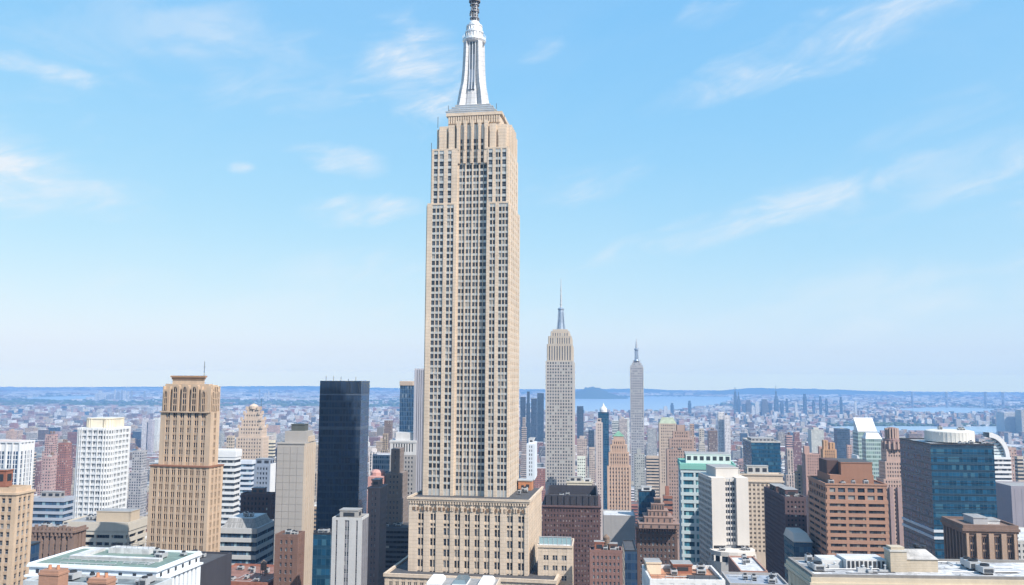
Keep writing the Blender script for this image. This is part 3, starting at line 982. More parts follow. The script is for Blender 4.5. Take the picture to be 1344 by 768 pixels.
for q in range(4):                        # glazed strips between the wings
    a = -math.pi / 2 + q * math.pi / 2
    sw = MB()
    ca, sa = math.cos(a), math.sin(a)
    P = lambda r, t, z: (xc + ca * r - sa * t, ym + sa * r + ca * t, z)
    for (za, ra), (zb2, rb) in zip(zip(zs[1:], rs[1:]), list(zip(zs, rs))[2:]):
        for t0, t1 in ((-1.15, -.15), (.15, 1.15)):
            sw.face([P(.84 * ra, t0, za), P(.84 * ra, t1, za), P(.84 * rb, t1, zb2), P(.84 * rb, t0, zb2)], 0)
        for t in (-1.3, 0, 1.3):
            sw.face([P(.9 * ra, t - .15, za), P(.9 * ra, t + .15, za), P(.9 * rb, t + .15, zb2), P(.9 * rb, t - .15, zb2)], 1)
            sw.face([P(.8 * ra, t - .15, za), P(.9 * ra, t - .15, za), P(.9 * rb, t - .15, zb2), P(.8 * rb, t - .15, zb2)], 1)
            sw.face([P(.9 * ra, t + .15, za), P(.8 * ra, t + .15, za), P(.8 * rb, t + .15, zb2), P(.9 * rb, t + .15, zb2)], 1)
    B.part('mast_glazing', sw, [glass("mast_glass", (.06, .075, .1), share=0), SILVER], mo)
ring = MB()
r_ = lambda px: px * dm / F
ring.lathe([(r_(11), mz(59)), (r_(14.5), mz(57.5)), (r_(16), mz(55)), (r_(16), mz(52)), (r_(11.5), mz(51.5)), (r_(11.5), mz(45)), (r_(12.6), mz(44.5)), (r_(12.6), mz(42.5)), (r_(10.6), mz(42)), (r_(10.2), mz(36.5)), (r_(11), mz(36)), (r_(11), mz(34.5)), (r_(8.2), mz(34)), (r_(7.4), mz(31)), (r_(6), mz(29)), (0, mz(29))], xc, ym, 24)
for i in range(18):
    a = 2 * math.pi * i / 18
    ring.tube((xc + r_(15.7) * math.cos(a), ym + r_(15.7) * math.sin(a), mz(52)), (xc + r_(15.7) * math.cos(a), ym + r_(15.7) * math.sin(a), mz(48)), .12, 5, 1)
    ring.tube((xc + r_(11.6) * math.cos(a), ym + r_(11.6) * math.sin(a), mz(51)), (xc + r_(11.6) * math.cos(a), ym + r_(11.6) * math.sin(a), mz(45.4)), .3, 5, 2)
    ring.tube((xc + r_(10.5) * math.cos(a), ym + r_(10.5) * math.sin(a), mz(41.5)), (xc + r_(10.3) * math.cos(a), ym + r_(10.3) * math.sin(a), mz(37)), .25, 5, 1)
B.part('mast_dome', ring, [SILVER, HVAC, ALUDK], mo)
an = MB()
z0, z1 = mz(29.5), mz(-18)
n = 22
for i in range(3):                        # lattice antenna with ring platforms and dish clusters
    pass
for i in range(4):
    a = math.pi / 4 + i * math.pi / 2
    an.tube((xc + 1.75 * math.cos(a), ym + 1.75 * math.sin(a), z0), (xc + 1.5 * math.cos(a), ym + 1.5 * math.sin(a), z1), .26, 6)
an.lathe([(1.2, z0), (1.0, z1)], xc, ym, 10)
for i in range(n):
    za = z0 + (z1 - z0) * i / n
    zb2 = z0 + (z1 - z0) * (i + 1) / n
    for q in range(4):
        a, b = math.pi / 4 + q * math.pi / 2, math.pi / 4 + (q + 1) * math.pi / 2
        an.tube((xc + 1.45 * math.cos(a), ym + 1.45 * math.sin(a), za), (xc + 1.4 * math.cos(b), ym + 1.4 * math.sin(b), zb2), .1, 4)
    if i % 2 == 0:
        an.lathe([(1.2, za), (1.75 + .25 * (i % 4), za), (1.75 + .25 * (i % 4), za + .3), (1.2, za + .3)], xc, ym, 14, 1)
for i in range(26):
    a = i * 2.4
    za = z0 + (z1 - z0) * (i + .5) / 26
    r = random.uniform(1.5, 2.0)
    c = (xc + r * math.cos(a), ym + r * math.sin(a))
    an.box(c[0] - .35, c[0] + .35, c[1] - .35, c[1] + .35, za, za + random.uniform(.6, 1.4), 1, bottom=True)
an.lathe([(2.6, mz(3.5)), (2.7, mz(3)), (2.7, mz(1)), (1.2, mz(.5))], xc, ym, 18, 1)
B.part('antenna', an, [HVAC, metal('weathered_antenna_metal', (.24, .24, .26), .5, .4)], mo)
for px, h, yy in ((588.5, 5, 7), (651.5, 5, 7), (575, 5, 4.5), (567, 4, 1.6), (662, 4.5, 4.5), (590, 3.5, 8)):
    t_ = MB()
    xa = B.lx(px, 150, Y0 + yy)
    zz = zB_ if yy < 2 else zC if yy < 6 else zD
    t_.tube((xa, Y0 + yy, zz), (xa, Y0 + yy, zz + h), .13, 5)
    B.part('lightning_rod', t_, DKMET)
# podium block
pxl, zc_ = B.at(537, 659, yp)
pxr, _ = B.at(693.5, 659, yp)
pyb = yp + 44
zpb = B.z(615, 752, yp)
B.wall.box(pxl + .9, pxr - .9, yp + .9, pyb, 0, zr - .6, 0)
fr = ((pxl + .9, yp + .9), (1, 0), (0, -1), pxr - pxl - 1.8, 'F')
bx = [552, 568, 586, 600, 613, 626, 639, 652.5, 669, 684]
bw_ = [7.6, 7.6, 8.6, 7.4, 7.0, 7.0, 7.4, 7.6, 8.0, 8.4]
bays = [(B.lx(x - w / 2, 700, yp) - pxl - .9, B.lx(x + w / 2, 700, yp) - pxl - .9, 2) for x, w in zip(bx, bw_)]
zy = lambda y: B.z(615, y, yp)
prow = [(zy(684.5), zy(676)), (zy(692.2), zy(688.6)), (zy(704), zy(694.5)), (zy(718), zy(708.5)), (zy(732.2), zy(722.7)), (zy(746.5), zy(737))]
prow += [(zy(746.5) - 4.4 * i, zy(737) - 4.4 * i) for i in range(1, 6)]
B.draw(fr, bays, prow, 0, zr - .6, .9, 0, 0, True, .55)
for sd_ in 'RL':
    f_ = ((pxr - .9, yp + .9), (0, 1), (1, 0), pyb - yp - .9, 'R') if sd_ == 'R' else ((pxl + .9, pyb), (0, -1), (-1, 0), pyb - yp - .9, 'L')
    L = f_[3]
    bays = [(1.5 + i * (L - 3) / 9 + 1.2, 1.5 + (i + 1) * (L - 3) / 9 - 1.2, 2) for i in range(9)]
    B.draw(f_, bays, prow, 0, zr - .6, .9, 0, 0, False, .6)
# cornice, brackets and ornament of the podium
oc = MB()
oc.box(pxl - .5, pxr + .5, yp - .5, pyb + .5, zr - .6, zr + .1, 0, bottom=True)
oc.box(pxl - .8, pxr + .8, yp - .8, yp + .1, zr + .1, zr + .9, 0, bottom=True)
oc.box(pxr, pxr + .8, yp + .1, pyb + .5, zr + .1, zr + .9, 0)
oc.box(pxl - .8, pxl, yp + .1, pyb + .5, zr + .1, zr + .9, 0)
for i in range(44):
    xa = pxl + .4 + i * (pxr - pxl - 1.4) / 43
    oc.box(xa, xa + .55, yp - .42, yp - .005, zr - 1.7, zr - .62, 0, bottom=True)
for b0, b1 in zip(bx, bw_):
    c = B.lx(b0, 668, yp)
    for k in (-3, 3):
        h = 1.7
        oc.box(c + k * .62 - .22, c + k * .62 + .22, yp - .34, yp - .005, zy(670.5) - .3, zy(670.5) - .3 + h, 0, bottom=True)
for i in range(26):
    xa = pxl + 1.2 + i * (pxr - pxl - 2.4) / 26
    oc.box(xa + .25, xa + 1.25, yp - .12, yp - .004, zy(671.8), zy(667.2), 1, bottom=True)
B.part('podium_cornice', oc, [LIME, stone("brown_terracotta", (.17, .11, .07))])
rf = MB()
rf.face([(pxl, yp + .1, zr + .16), (pxr, yp + .1, zr + .16), (pxr, pyb, zr + .16), (pxl, pyb, zr + .16)])
B.part('podium_roof', rf, TAR)
B.units(X1 + 1.5, pxr - 2, yp + 16, pyb - 8, zr + .2, 4, 3)
B.units(pxl + 1, X0 - 1.5, yp + 14, pyb - 8, zr + .2, 3, 5)
# lower terrace in front
zl = B.z(615, 760, yp - 9)
lxl, _ = B.at(505, 753, yp - 9)
lxr, _ = B.at(729, 757, yp - 9)
B.punched((lxl, lxr, yp - 9, pyb - 6, 0, zl), 3.0, 3.9, .55, .55, zf=zl - 26, mg=.8, g=2, wm=0, head=1.4, pr=.5)
lc = MB()
lc.box(lxl - .5, lxr + .5, yp - 9.5, yp - 9.02 + .6, zl - .35, zl + .9, 0, bottom=True)
lc.box(lxr - .6, lxr + .5, yp - 8.4, pyb - 6, zl - .35, zl + .9, 0, bottom=True)
lc.box(lxl - .5, lxl + .6, yp - 8.4, pyb - 6, zl - .35, zl + .9, 0, bottom=True)
B.part('terrace_parapet', lc, LIME)
lr = MB()
lr.face([(lxl + .6, yp - 8.4, zl + .05), (lxr - .6, yp - 8.4, zl + .05), (lxr - .6, pyb - 6, zl + .05), (lxl + .6, pyb - 6, zl + .05)])
B.part('terrace_roof', lr, TAR)
B.units(pxr + 2, lxr - 1.5, yp + 2, yp + 20, zl, 3, 8)
# parapets of the setbacks
for (a, b, y, z) in ((X0, xl, Y0, zA), (xr, X1, Y0, zA), (x2l, xl, Y0 + .6, zB_), (xr, x2r, Y0 + .6, zB_)):
    B.wall.box(a, b, y, y + .5, z + .003, z + .8, 0)
B.finish()
NAMED[-1].update(hw=(lxr - lxl) / 2 + 3, hd=36, x0=505, x1=750, yt=0)
MAIN = B
# brick penthouse on the podium roof
ph = MB()
hx, hy = pxr - 6.3, pyb - 6.5
ph.box(hx - 3, hx + 3, hy - 3, hy + 3, zr + .17, zr + 4.2, 0)
ph.box(hx - 3.3, hx + 3.3, hy - 3.3, hy + 3.3, zr + 4.2, zr + 4.7, 1, bottom=True)
ph.box(hx - 1.6, hx - .5, hy - 3.1, hy - 3.003, zr + .2, zr + 2.4, 2)
ph.box(hx + .5, hx + 1.9, hy - 3.08, hy - 3.003, zr + 1.4, zr + 2.8, 2)
B.part('penthouse', ph, [stone("orange_brick", (.42, .19, .10), course=.6), HVAC, DKMET])

# annex right of the podium
B = Bld('annex_building', 'small tan annex with a glass fronted roof deck beside the podium of the tallest tower', 'building', 706, 751, None, 719, 345, 'the tan annex', yv=768, depth=16, rot=R(-6))
B.mats = [LIME]
B.punched((B.X0, B.X1, B.Y0, B.Y1, 0, B.H), 4.4, 4.6, .55, .5, zf=B.H - 26, g=2, head=2.0)
B.parapet(B.X0, B.X1, B.Y0, B.Y1, B.H, .9, .5, 0, PALEROOF, .3)
gp = MB()
gp.box(B.X0 + .4, B.X1 - .4, B.Y0 + 2.0, B.Y0 + 2.12, B.H + 1.0, B.H + 3.6, 0)
for i in range(8):
    x = B.X0 + .4 + i * (B.W - .8) / 7
    gp.box(x - .09, x + .09, B.Y0 + 1.9, B.Y0 + 2.22, B.H + .1, B.H + 3.75, 1)
gp.box(B.X0 + .3, B.X1 - .3, B.Y0 + 1.85, B.Y0 + 2.27, B.H + 3.76, B.H + 4.0, 1, bottom=True)
B.part('glass_screen', gp, [glass("screen_glass", (.16, .24, .26), share=0), HVAC])
B.finish()

# ================================================================== buildings of the city, left half
TAN = stone("tan_brick", (.46, .35, .255), var=.2)
TANS = stone("tan_brick_spandrel", (.37, .275, .20), var=.18)
BEIGE = stone("beige_stone", (.47, .38, .31), var=.14)
CONC = stone("pale_concrete", (.42, .41, .39), var=.12)
CONCD = stone("grey_concrete", (.30, .29, .285), var=.16)
BROWN = stone("brown_brick", (.16, .095, .075), var=.2, course=.7)
DBROWN = stone("dark_brown_brick", (.085, .055, .052), var=.2, course=.7)
PLUM = stone("plum_brown_brick", (.105, .066, .066), var=.18)
ORANGE = stone("orange_brown_granite", (.33, .195, .14), var=.14)
REDDISH = stone("red_brick", (.27, .115, .08), var=.2, course=.7)
PINKST = stone("pinkish_stone", (.42, .30, .25), var=.16)
LAV = stone("lavender_grey_panel", (.36, .36, .40), var=.08)
COPPER = roofing("green_copper_roof", (.17, .36, .27))
GREENGREY = roofing("grey_green_roof", (.17, .24, .21))
NAVY = curtain("navy_curtain_wall", (.018, .046, .10), 1.6, 3.8, (.04, .065, .11), .1, .32, (.03, .06, .105), share=.08, rough=.1, bump=.02, spec=.5, light=(.03, .06, .1))
NAVY2 = curtain("blue_black_curtain_wall", (.012, .060, .115), 1.8, 3.9, (.03, .08, .12), .08, .38, (.012, .05, .09), share=.09, rough=.1, bump=.03, spec=.6, light=(.05, .13, .18))
PALEBLUE = curtain("pale_blue_curtain_wall", (.09, .14, .19), 1.6, 3.8, (.3, .34, .38), .16, .35, (.2, .25, .3), share=.15)
STRIPE = curtain("striped_curtain_wall", (.02, .045, .09), 2.4, 3.7, (.68, .70, .72), .3, .3, share=.12)
GREENGL = curtain("pale_green_curtain_wall", (.15, .22, .2), 1.7, 3.6, (.34, .42, .4), .2, .4, (.34, .44, .41), share=.2)
DKSTONE = stone("blackened_stone", (.045, .045, .055), var=.2)
TEALW = stone("white_teal_panel", (.46, .53, .54), var=.08)

def mech(B, x0, x1, y0, y1, h, m, name='penthouse', z=None, louv=True):
    """plant room on the roof with louvres and a coping"""
    z = B.H if z is None else z
    mb = MB()
    mb.box(x0, x1, y0, y1, z, z + h, 0)
    mb.box(x0 - .2, x1 + .2, y0 - .2, y1 + .2, z + h, z + h + .35, 0, 1, bottom=True)
    if louv:
        n = max(1, int((x1 - x0) / 3.5))
        for i in range(n):
            a = x0 + (i + .2) * (x1 - x0) / n
            mb.box(a, a + .6 * (x1 - x0) / n, y0 - .08, y0 - .004, z + h * .35, z + h * .8, 2, bottom=True)
        n = max(1, int((y1 - y0) / 3.5))
        for i in range(n):
            a = y0 + (i + .2) * (y1 - y0) / n
            for xx in ((x1 + .004, x1 + .08), (x0 - .08, x0 - .004)):
                mb.box(xx[0], xx[1], a, a + .6 * (y1 - y0) / n, z + h * .35, z + h * .8, 2, bottom=True)
    return B.part(name, mb, [m, GREYROOF, DKMET])

def frac(B, a, b, c, d): return (B.X0 + a * B.W, B.X0 + b * B.W, B.Y0 + c * B.D, B.Y0 + d * B.D)

# tan tower at the left edge
B = Bld('apartment_tower', 'tan grid windowed tower cut by the left edge of the photo', 'tower', -60, 22, 31, 640, 250, 'the leftmost tan tower')
B.mats = [TAN, TANS]
B.punched((B.X0, B.X1, B.Y0, B.Y1, 0, B.H - 2), 2.4, 2.8, .58, .6, zf=B.H - 48, mg=.5, sm=1, k=.9)
B.wall.box(B.X0 - .3, B.X1 + .3, B.Y0 - .3, B.Y1 + .3, B.H - 2, B.H - 1.4, 0, bottom=True)
B.parapet(B.X0 + .6, B.X1 - .6, B.Y0 + .6, B.Y1 - .6, B.H - 1.4, 1.4, .5, 0, TAR)
mech(B, B.X0 + 3, B.X1 - 5, B.Y0 + 2, B.Y1 - 3, 4.6, REDDISH)
B.finish()

# white ribbed blue tower
B = Bld('office_tower', 'blue glass tower with bold white vertical ribs at the left edge', 'tower', -45, 27, 46, 581, 700, 'the white ribbed tower', yv=655)
B.mats = [WHITE]
B.wall.box(B.X0 + .8, B.X1 - .8, B.Y0 + .8, B.Y1 - .8, B.H - 7, B.H, 0)
cw = MB(); cw.box(B.X0 + .8, B.X1 - .8, B.Y0 + .8, B.Y1 - .8, 0, B.H - 7.01, 0)
B.part('curtain_wall', cw, STRIPE)
for sd_ in 'FRL':
    fr = B.frame(sd_, B.X0 + .8, B.X1 - .8, B.Y0 + .8, B.Y1 - .8)
    n = int(fr[3] / (5.5 if sd_ == 'F' else 4.2))
    for i in range(n + 1):
        u = i * fr[3] / n
        rb = MB(); rb.fbox(fr, u - .55, u + .55, B.H - 110, B.H - .005, .004, .9, 0)
        B.part('rib', rb, WHITE)
B.parapet(B.X0, B.X1, B.Y0, B.Y1, B.H, 1.2, .7, 0, roofing("rust_red_roof", (.36, .16, .11)), .1)
B.finish()

# white round cornered tower with a cream crown
B = Bld('office_tower', 'white gridded round cornered tower with a cream drum on top', 'tower', 98, 146, 175, 562, 640, 'the cream drum tower', yv=674)
B.mats = [WHITE, stone("cream_panel", (.62, .56, .44)), PALEROOF]
def rounded(x0, x1, y0, y1, r, k=5):
    p = []
    for cx, cy, a0 in ((x1 - r, y0 + r, -90), (x1 - r, y1 - r, 0), (x0 + r, y1 - r, 90), (x0 + r, y0 + r, 180)):
        for i in range(k + 1):
            a = R(a0 + 90 * i / k)
            p.append((cx + r * math.cos(a), cy + r * math.sin(a)))
    return p
fhh, n = 4.1, 18
gb = MB()
q = rounded(B.X0 + .6, B.X1 - .6, B.Y0 + .6, B.Y1 - .6, 5.4)
gb.prism(q, B.H - n * fhh, B.H - .3, 0)
B.part('window_wall', gb, curtain("silver_curtain_wall", (.10, .115, .13), 1.9, 4.1, (.62, .63, .64), .3, .1, share=.3, light=(.3, .32, .33)))
p = rounded(B.X0, B.X1, B.Y0, B.Y1, 6)
B.wall.prism(p, 0, B.H - n * fhh, 0)
for i in range(n):
    z = B.H - i * fhh
    B.wall.prism(p, z - 1.7, z, 0, bottom=True)
for i in range(0, len(p)):
    a, b = Vector(p[i]), Vector(p[(i + 1) % len(p)])
    L = (b - a).length
    k = max(1, int(L / 4.2))
    for j in range(k):
        c = a.lerp(b, j / k)
        d_ = Vector((c.x, c.y)).normalized()
        B.wall.box(c.x - .35, c.x + .35, c.y - .35, c.y + .35, B.H - n * fhh, B.H - .01, 0)
cr = MB()
p2 = rounded(B.X0 + 4, B.X1 - 3, B.Y0 + 5, B.Y1 - 5, 6)
cr.prism(p2, B.H, B.H + 6.5, 0, 1)
cr.prism(rounded(B.X0 + 3.6, B.X1 - 2.6, B.Y0 + 4.6, B.Y1 - 4.6, 6), B.H + 6.5, B.H + 7.3, 0, 1, bottom=True)
for i in range(26):
    a = Vector(p2[i * len(p2) // 26])
    cr.box(a.x - .4, a.x + .4, a.y - .4, a.y + .4, B.H + .3, B.H + 6.4, 0)
B.part('crown', cr, [B.mats[1], PALEROOF])
B.finish()

# blue grey banded block
B = Bld('office_block', 'low blue grey banded office block left of the cream drum tower', 'building', 40, 84, 97, 655, 560, 'the blue grey banded block', yv=692)
B.mats = [stone("blue_grey_panel", (.33, .36, .42), var=.08)]
B.ribbon((B.X0, B.X1, B.Y0, B.Y1, 0, B.H), 4.0, .55, zf=B.H - 36, glassm=GLB, mull=2.5)
B.parapet(B.X0, B.X1, B.Y0, B.Y1, B.H, .8, .4, 0, GREYROOF)
mech(B, *frac(B, .2, .8, .3, .7), 4, CONCD)
B.finish()

# beige banded low building with plant room
B = Bld('office_block', 'beige low office block with dark window bands and a boxy rooftop plant room', 'building', 84, 168, 193, 687, 430, 'the beige banded office block', yv=735)
B.mats = [stone("beige_precast", (.46, .42, .36), var=.1)]
B.wall.box(B.X0 - .4, B.X1 + .4, B.Y0 - .4, B.Y1 + .4, B.H - 3.6, B.H, 0, bottom=True)
B.ribbon((B.X0, B.X1, B.Y0, B.Y1, 0, B.H - 3.601), 3.6, .46, zf=B.H - 32, pr=.9, mull=1.6, cols=7.5, glassm=GLD)
B.parapet(B.X0, B.X1, B.Y0, B.Y1, B.H, .7, .5, 0, GREYROOF, .3)
mech(B, *frac(B, .42, .95, .25, .75), 5.0, stone("tan_precast", (.45, .37, .28), var=.1), louv=False)
B.units(B.X0 + 3, B.X0 + .38 * B.W, B.Y0 + 3, B.Y1 - 4, B.H + .07, 4, 11)
B.finish()

# weathered brown stone block
B = Bld('masonry_block', 'weathered dark brown ornate masonry block with ragged parapet', 'building', 40, 98, 113, 692, 340, 'the weathered brown masonry block', yv=732)
B.mats = [stone("weathered_brownstone", (.20, .14, .115), var=.3)]
B.punched((B.X0, B.X1, B.Y0, B.Y1, 0, B.H - 2), 3.2, 4.2, .38, .62, zf=B.H - 30, pr=.8, k=.5)
oc = MB()
oc.box(B.X0 - .6, B.X1 + .6, B.Y0 - .6, B.Y1 + .6, B.H - 2, B.H - 1.2, 0, bottom=True)
for i in range(11):
    x = B.X0 + (i + .5) * B.W / 11
    oc.box(x - .5, x + .5, B.Y0 - .5, B.Y0 + .4, B.H - 1.19, B.H + random.uniform(-.2, 1.0), 0)
    oc.box(x - .35, x + .35, B.Y0 - .5, B.Y0 - .004, B.H - 3.4, B.H - 2.01, 0, bottom=True)
oc.box(B.X0, B.X1, B.Y0 + .41, B.Y0 + .8, B.H - 1.19, B.H - .4, 0)
oc.box(B.X1 - .5, B.X1, B.Y0 + .81, B.Y1, B.H - 1.19, B.H - .2, 0)
B.part('cornice', oc, B.mats[0])
B.units(B.X0 + 2, B.X1 - 2, B.Y0 + 3, B.Y1 - 2, B.H - 1.15, 5, 12)
B.glass = GLD
B.finish()

# dark slab at left
B = Bld('glass_block', 'narrow dark navy block beside the leftmost tan tower', 'building', 29, 41, None, 716, 262, 'the narrow navy block', depth=4)
cw = MB(); cw.box(B.X0, B.X1, B.Y0, B.Y1, 0, B.H, 0)
B.mats = [DKMET]
B.wall.box(B.X0 - .15, B.X1 + .15, B.Y0 - .15, B.Y1 + .15, B.H, B.H + .5, 0, bottom=True)
B.part('curtain_wall', cw, NAVY)
B.finish()

# foreground white building with a grey green roof
B = Bld('white_building', 'white colonnaded building with a flat grey green roof in the left foreground', 'building', 36, 206, 238, 745, 235, 'the green roofed building', rot=R(-9))
B.mats = [stone("blue_white_stone", (.66, .71, .76), var=.1)]
M0 = 0
B.D = 23
# keep the front wall where it is: recentre on the new depth
B.Y0, B.Y1 = B.Y0, B.Y0 + 23
B.punched((B.X0, B.X1, B.Y0, B.Y1, 0, B.H - 3.2), 2.6, 9.0, .46, .86, zf=B.H - 22, pr=.9, mg=.6, k=.35, head=.8)
en = MB()
en.box(B.X0 - .5, B.X1 + .5, B.Y0 - .5, B.Y1 + .5, B.H - 3.2, B.H - 2.7, 0, bottom=True)
en.box(B.X0 + .3, B.X1 - .3, B.Y0 + .3, B.Y1 - .3, B.H - 2.7, B.H - .5, 0)
for i in range(9):
    x = B.X0 + (i + .7) * B.W / 9.3
    en.box(x - .5, x + .5, B.Y0 + .24, B.Y0 + .296, B.H - 2.2, B.H - 1.1, 1, bottom=True)
for i in range(6):
    y = B.Y0 + (i + .7) * 23 / 6.3
    en.box(B.X1 - .296, B.X1 - .24, y - .5, y + .5, B.H - 2.2, B.H - 1.1, 1, bottom=True)
en.box(B.X0 - .2, B.X1 + .2, B.Y0 - .2, B.Y1 + .2, B.H - .5, B.H, 0, bottom=True)
B.part('entablature', en, [B.mats[0], DKMET])
B.parapet(B.X0, B.X1, B.Y0, B.Y1, B.H, .5, .5, 0, GREENGREY)
kb = MB()
kb.box(B.X0 + 6, B.X1 - 5, B.Y0 + 9, B.Y0 + 11, B.H + .07, B.H + .9, 0)
kb.box(B.X0 + 6, B.X0 + 9, B.Y0 + 11.01, B.Y1 - 2, B.H + .07, B.H + .9, 0)
kb.box(B.X0 + 12, B.X0 + 25, B.Y1 - 5, B.Y1 - 1.5, B.H + .07, B.H + 1.6, 0)
B.part('skylight_curb', kb, [PALEROOF])
B.units(B.X0 + 26, B.X1 - 2, B.Y0 + 11, B.Y1 - 2, B.H + .08, 5, 21)
B.pipes(B.X0 + 4, B.X1 - 4, B.Y0 + 2, B.Y0 + 8, B.H + .07, 4, 22)
B.railing(B.X0 + 12.3, B.X0 + 24.7, B.Y1 - 4.8, B.Y1 - 1.7, B.H + 1.6)
B.glass = GLB
B.finish()
for k, (x, y, d, w, h, lab) in enumerate([(71, 747, 170, 4.2, 16, 'broad orange brick chimney stack in front of the green roofed building'),
                                          (134, 757.5, 168, 3.9, 12, 'low orange brick chimney stack, right of the broad one, in the left foreground')]):
    c = pix_dir(x, y)
    z = CZ + c.z / c.y * d
    root = link('chimney_stack', None, None, (c.x / c.y * d, d, 0), R(-9))
    tag(root, lab, 'chimney', 'brick chimney stacks in the left foreground')
    mb = MB()
    mb.box(-w / 2, w / 2, -1.5, 1.5, 0, z - .9, 0)
    mb.box(-w / 2 - .12, w / 2 + .12, -1.62, 1.62, z - .9, z - .5, 0, bottom=True)
    mb.box(-w / 2 + .05, w / 2 - .05, -1.45, 1.45, z - .5, z, 0)
    link('shaft', mb.mesh('shaft', [stone("orange_brick2", (.33, .19, .135), course=.32)]), root)
    for i in range(2):
        pt = MB(); pt.lathe([(.35, z), (.3, z + .8), (.22, z + .8), (.22, z + .3), (0, z + .3)], -.9 + i * 1.8, 0, 12)
        link('chimney_pot', pt.mesh('chimney_pot', [stone("clay", (.4, .2, .12))]), root)
# dark iron roof in front of them
B = Bld('low_building', 'low dark metal roofed building at the bottom left corner', 'building', 30, 200, 232, 770, 190, None, rot=R(-9))
B.D = 8; B.Y1 = B.Y0 + 8
B.mats = [stone("pale_grey_render", (.42, .45, .47), var=.2)]
B.wall.box(B.X0, B.X1, B.Y0, B.Y1, 0, B.H, 0)
B.parapet(B.X0, B.X1, B.Y0, B.Y1, B.H, .7, .4, 0, roofing("dark_metal_roof", (.16, .19, .2), .5))
B.units(B.X0 + 2, B.X1 - 2, B.Y0 + 1, B.Y1 - 1, B.H + .08, 8, 31)
B.finish()

# ---- tan art deco tower with a flat crown
B = Bld('art_deco_tower', 'tan brick art deco tower with a flat crown and arched top windows', 'tower', 197, 275, 293, 613, 372, 'the tan art deco tower', rot=R(-13))
B.mats = [TAN, TANS, GREYROOF]
B.glass = GLD
zl_ = B.H
x0, x1, y0, y1 = B.X0, B.X1, B.Y0, B.Y1
B.punched((x0, x1, y0, y1, 0, zl_), 3.55, 3.7, .6, .68, zf=zl_ - 58, g=2, sm=1, pr=.55, k=.7, mg=.6, head=.8)
lg = MB()
lg.box(x0 - .3, x1 + .3, y0 - .3, y1 + .3, zl_, zl_ + .6, 0, bottom=True)
B.part('setback_ledge', lg, stone("brown_copper", (.22, .11, .07)))
def tier(px0, px1, ya, yb, inf, inb, inr):
    a, b = B.lx(px0, (ya + yb) / 2, B.Y0 + inf), B.lx(px1, (ya + yb) / 2, B.Y0 + inf)
    return (a, b, B.Y0 + inf, B.Y1 - inb), B.z(245, ya, B.Y0 + inf), B.z(245, yb, B.Y0 + inf)
(c1, zb1, zt1) = tier(209.5, 275.5, 612, 540, 2.2, 1.5, 0)
B.punched((*c1, zb1 - 1, zt1), 4.0, 3.7, .56, .66, g=2, sm=1, pr=.6, k=.6, mg=1.2, head=.3)
(c2, zb2, zt2) = tier(213.5, 275.5, 540, 517, 2.9, 2.4, 0)
B.wall.box(*c2, zt1, zt2, 0)
(c3, zb3, zt3) = tier(217, 274, 517, 504, 3.9, 3.6, 0)
B.wall.box(*c3, zt2, zt3, 0)
(c4, zb4, zt4) = tier(226.5, 268.5, 504, 495.5, 5.2, 5.4, 0)
B.wall.box(*c4, zt3, zt4, 0)
capm = MB()
capm.box(c4[0] - .7, c4[1] + .7, c4[2] - .7, c4[3] + .7, zt4, zt4 + .8, 0, bottom=True)
capm.box(c4[0] - .3, c4[1] + .3, c4[2] - .3, c4[3] + .3, zt4 - .9, zt4 - .005, 0, bottom=True)
B.part('cornice', capm, stone("brown_tan_stone", (.33, .2, .12)))
def arch(fr, u, w, za, zb, n, name='arched_window'):
    o, ud, nd = fr[0], fr[1], fr[2]
    P = lambda t, z, k: (o[0] + ud[0] * t + nd[0] * k, o[1] + ud[1] * t + nd[1] * k, z)
    prof = [(u - w / 2, za), (u + w / 2, za)] + [(u + w / 2 * math.cos(a), zb - w * .9 + w * .9 * math.sin(a)) for a in np.linspace(0, math.pi, 9)]
    mb = MB()
    mb.face([P(t, z, n) for t, z in prof], 0)
    q = [(u - w / 2, za)] + list(reversed(prof[2:])) + [(u + w / 2, za)]
    for (ta, z_a), (tb, z_b) in zip(q, q[1:]):
        cx, cz = (ta + tb) / 2 - u, 0
        f = lambda t, z: (u + (t - u) * 1.28, z if z == za else za + (z - za) * 1.05)
        A, Bp = f(ta, z_a), f(tb, z_b)
        mb.face([P(A[0], A[1], n + .35), P(ta, z_a, n + .35), P(tb, z_b, n + .35), P(Bp[0], Bp[1], n + .35)], 1)
        mb.face([P(ta, z_a, n), P(tb, z_b, n), P(tb, z_b, n + .35), P(ta, z_a, n + .35)], 1)
    mb.fbox(fr, u - .08, u + .08, za, zb - .2, n + .005, n + .2, 1)
    k = max(2, int((zb - za) / 2.4))
    for i in range(1, k):
        mb.fbox(fr, u - w / 2, u + w / 2, za + i * (zb - za) / k - .3, za + i * (zb - za) / k + .3, n + .004, n + .15, 2)
    return B.part(name, mb, [B.glass, B.mats[0], B.mats[1]])
B.wall.box(c2[0] - .3, c2[1] + .3, c2[2] - 1.35, c2[3] + .3, zt1 - .55, zt1 + .005, 0, bottom=True)
frF = ((c2[0], c2[2]), (1, 0), (0, -1), c2[1] - c2[0], 'F')
for i in range(5):
    u = (i + .5) * frF[3] / 5
    arch(frF, u, 1.9 if i % 4 else 1.5, zt1 + .25, zt3 - (1.2 if 0 < i < 4 else 3.2), 1.15)
    B.wall.fbox(frF, max(0, u - 1.75), min(frF[3], u - 1.28), zt1 - .4, zt3 - 1, -.6, 1.1, 0)
    B.wall.fbox(frF, u + 1.28, u + 1.75, zt1 - .4, zt3 - 1, -.6, 1.1, 0)
    B.wall.fbox(frF, u - 1.27, u + 1.27, zt1 - .4, zt3 - (.4 if 0 < i < 4 else 2.4), -.9, 1.05, 0)
frR = ((c2[1], c2[2]), (0, 1), (1, 0), c2[3] - c2[2], 'R')
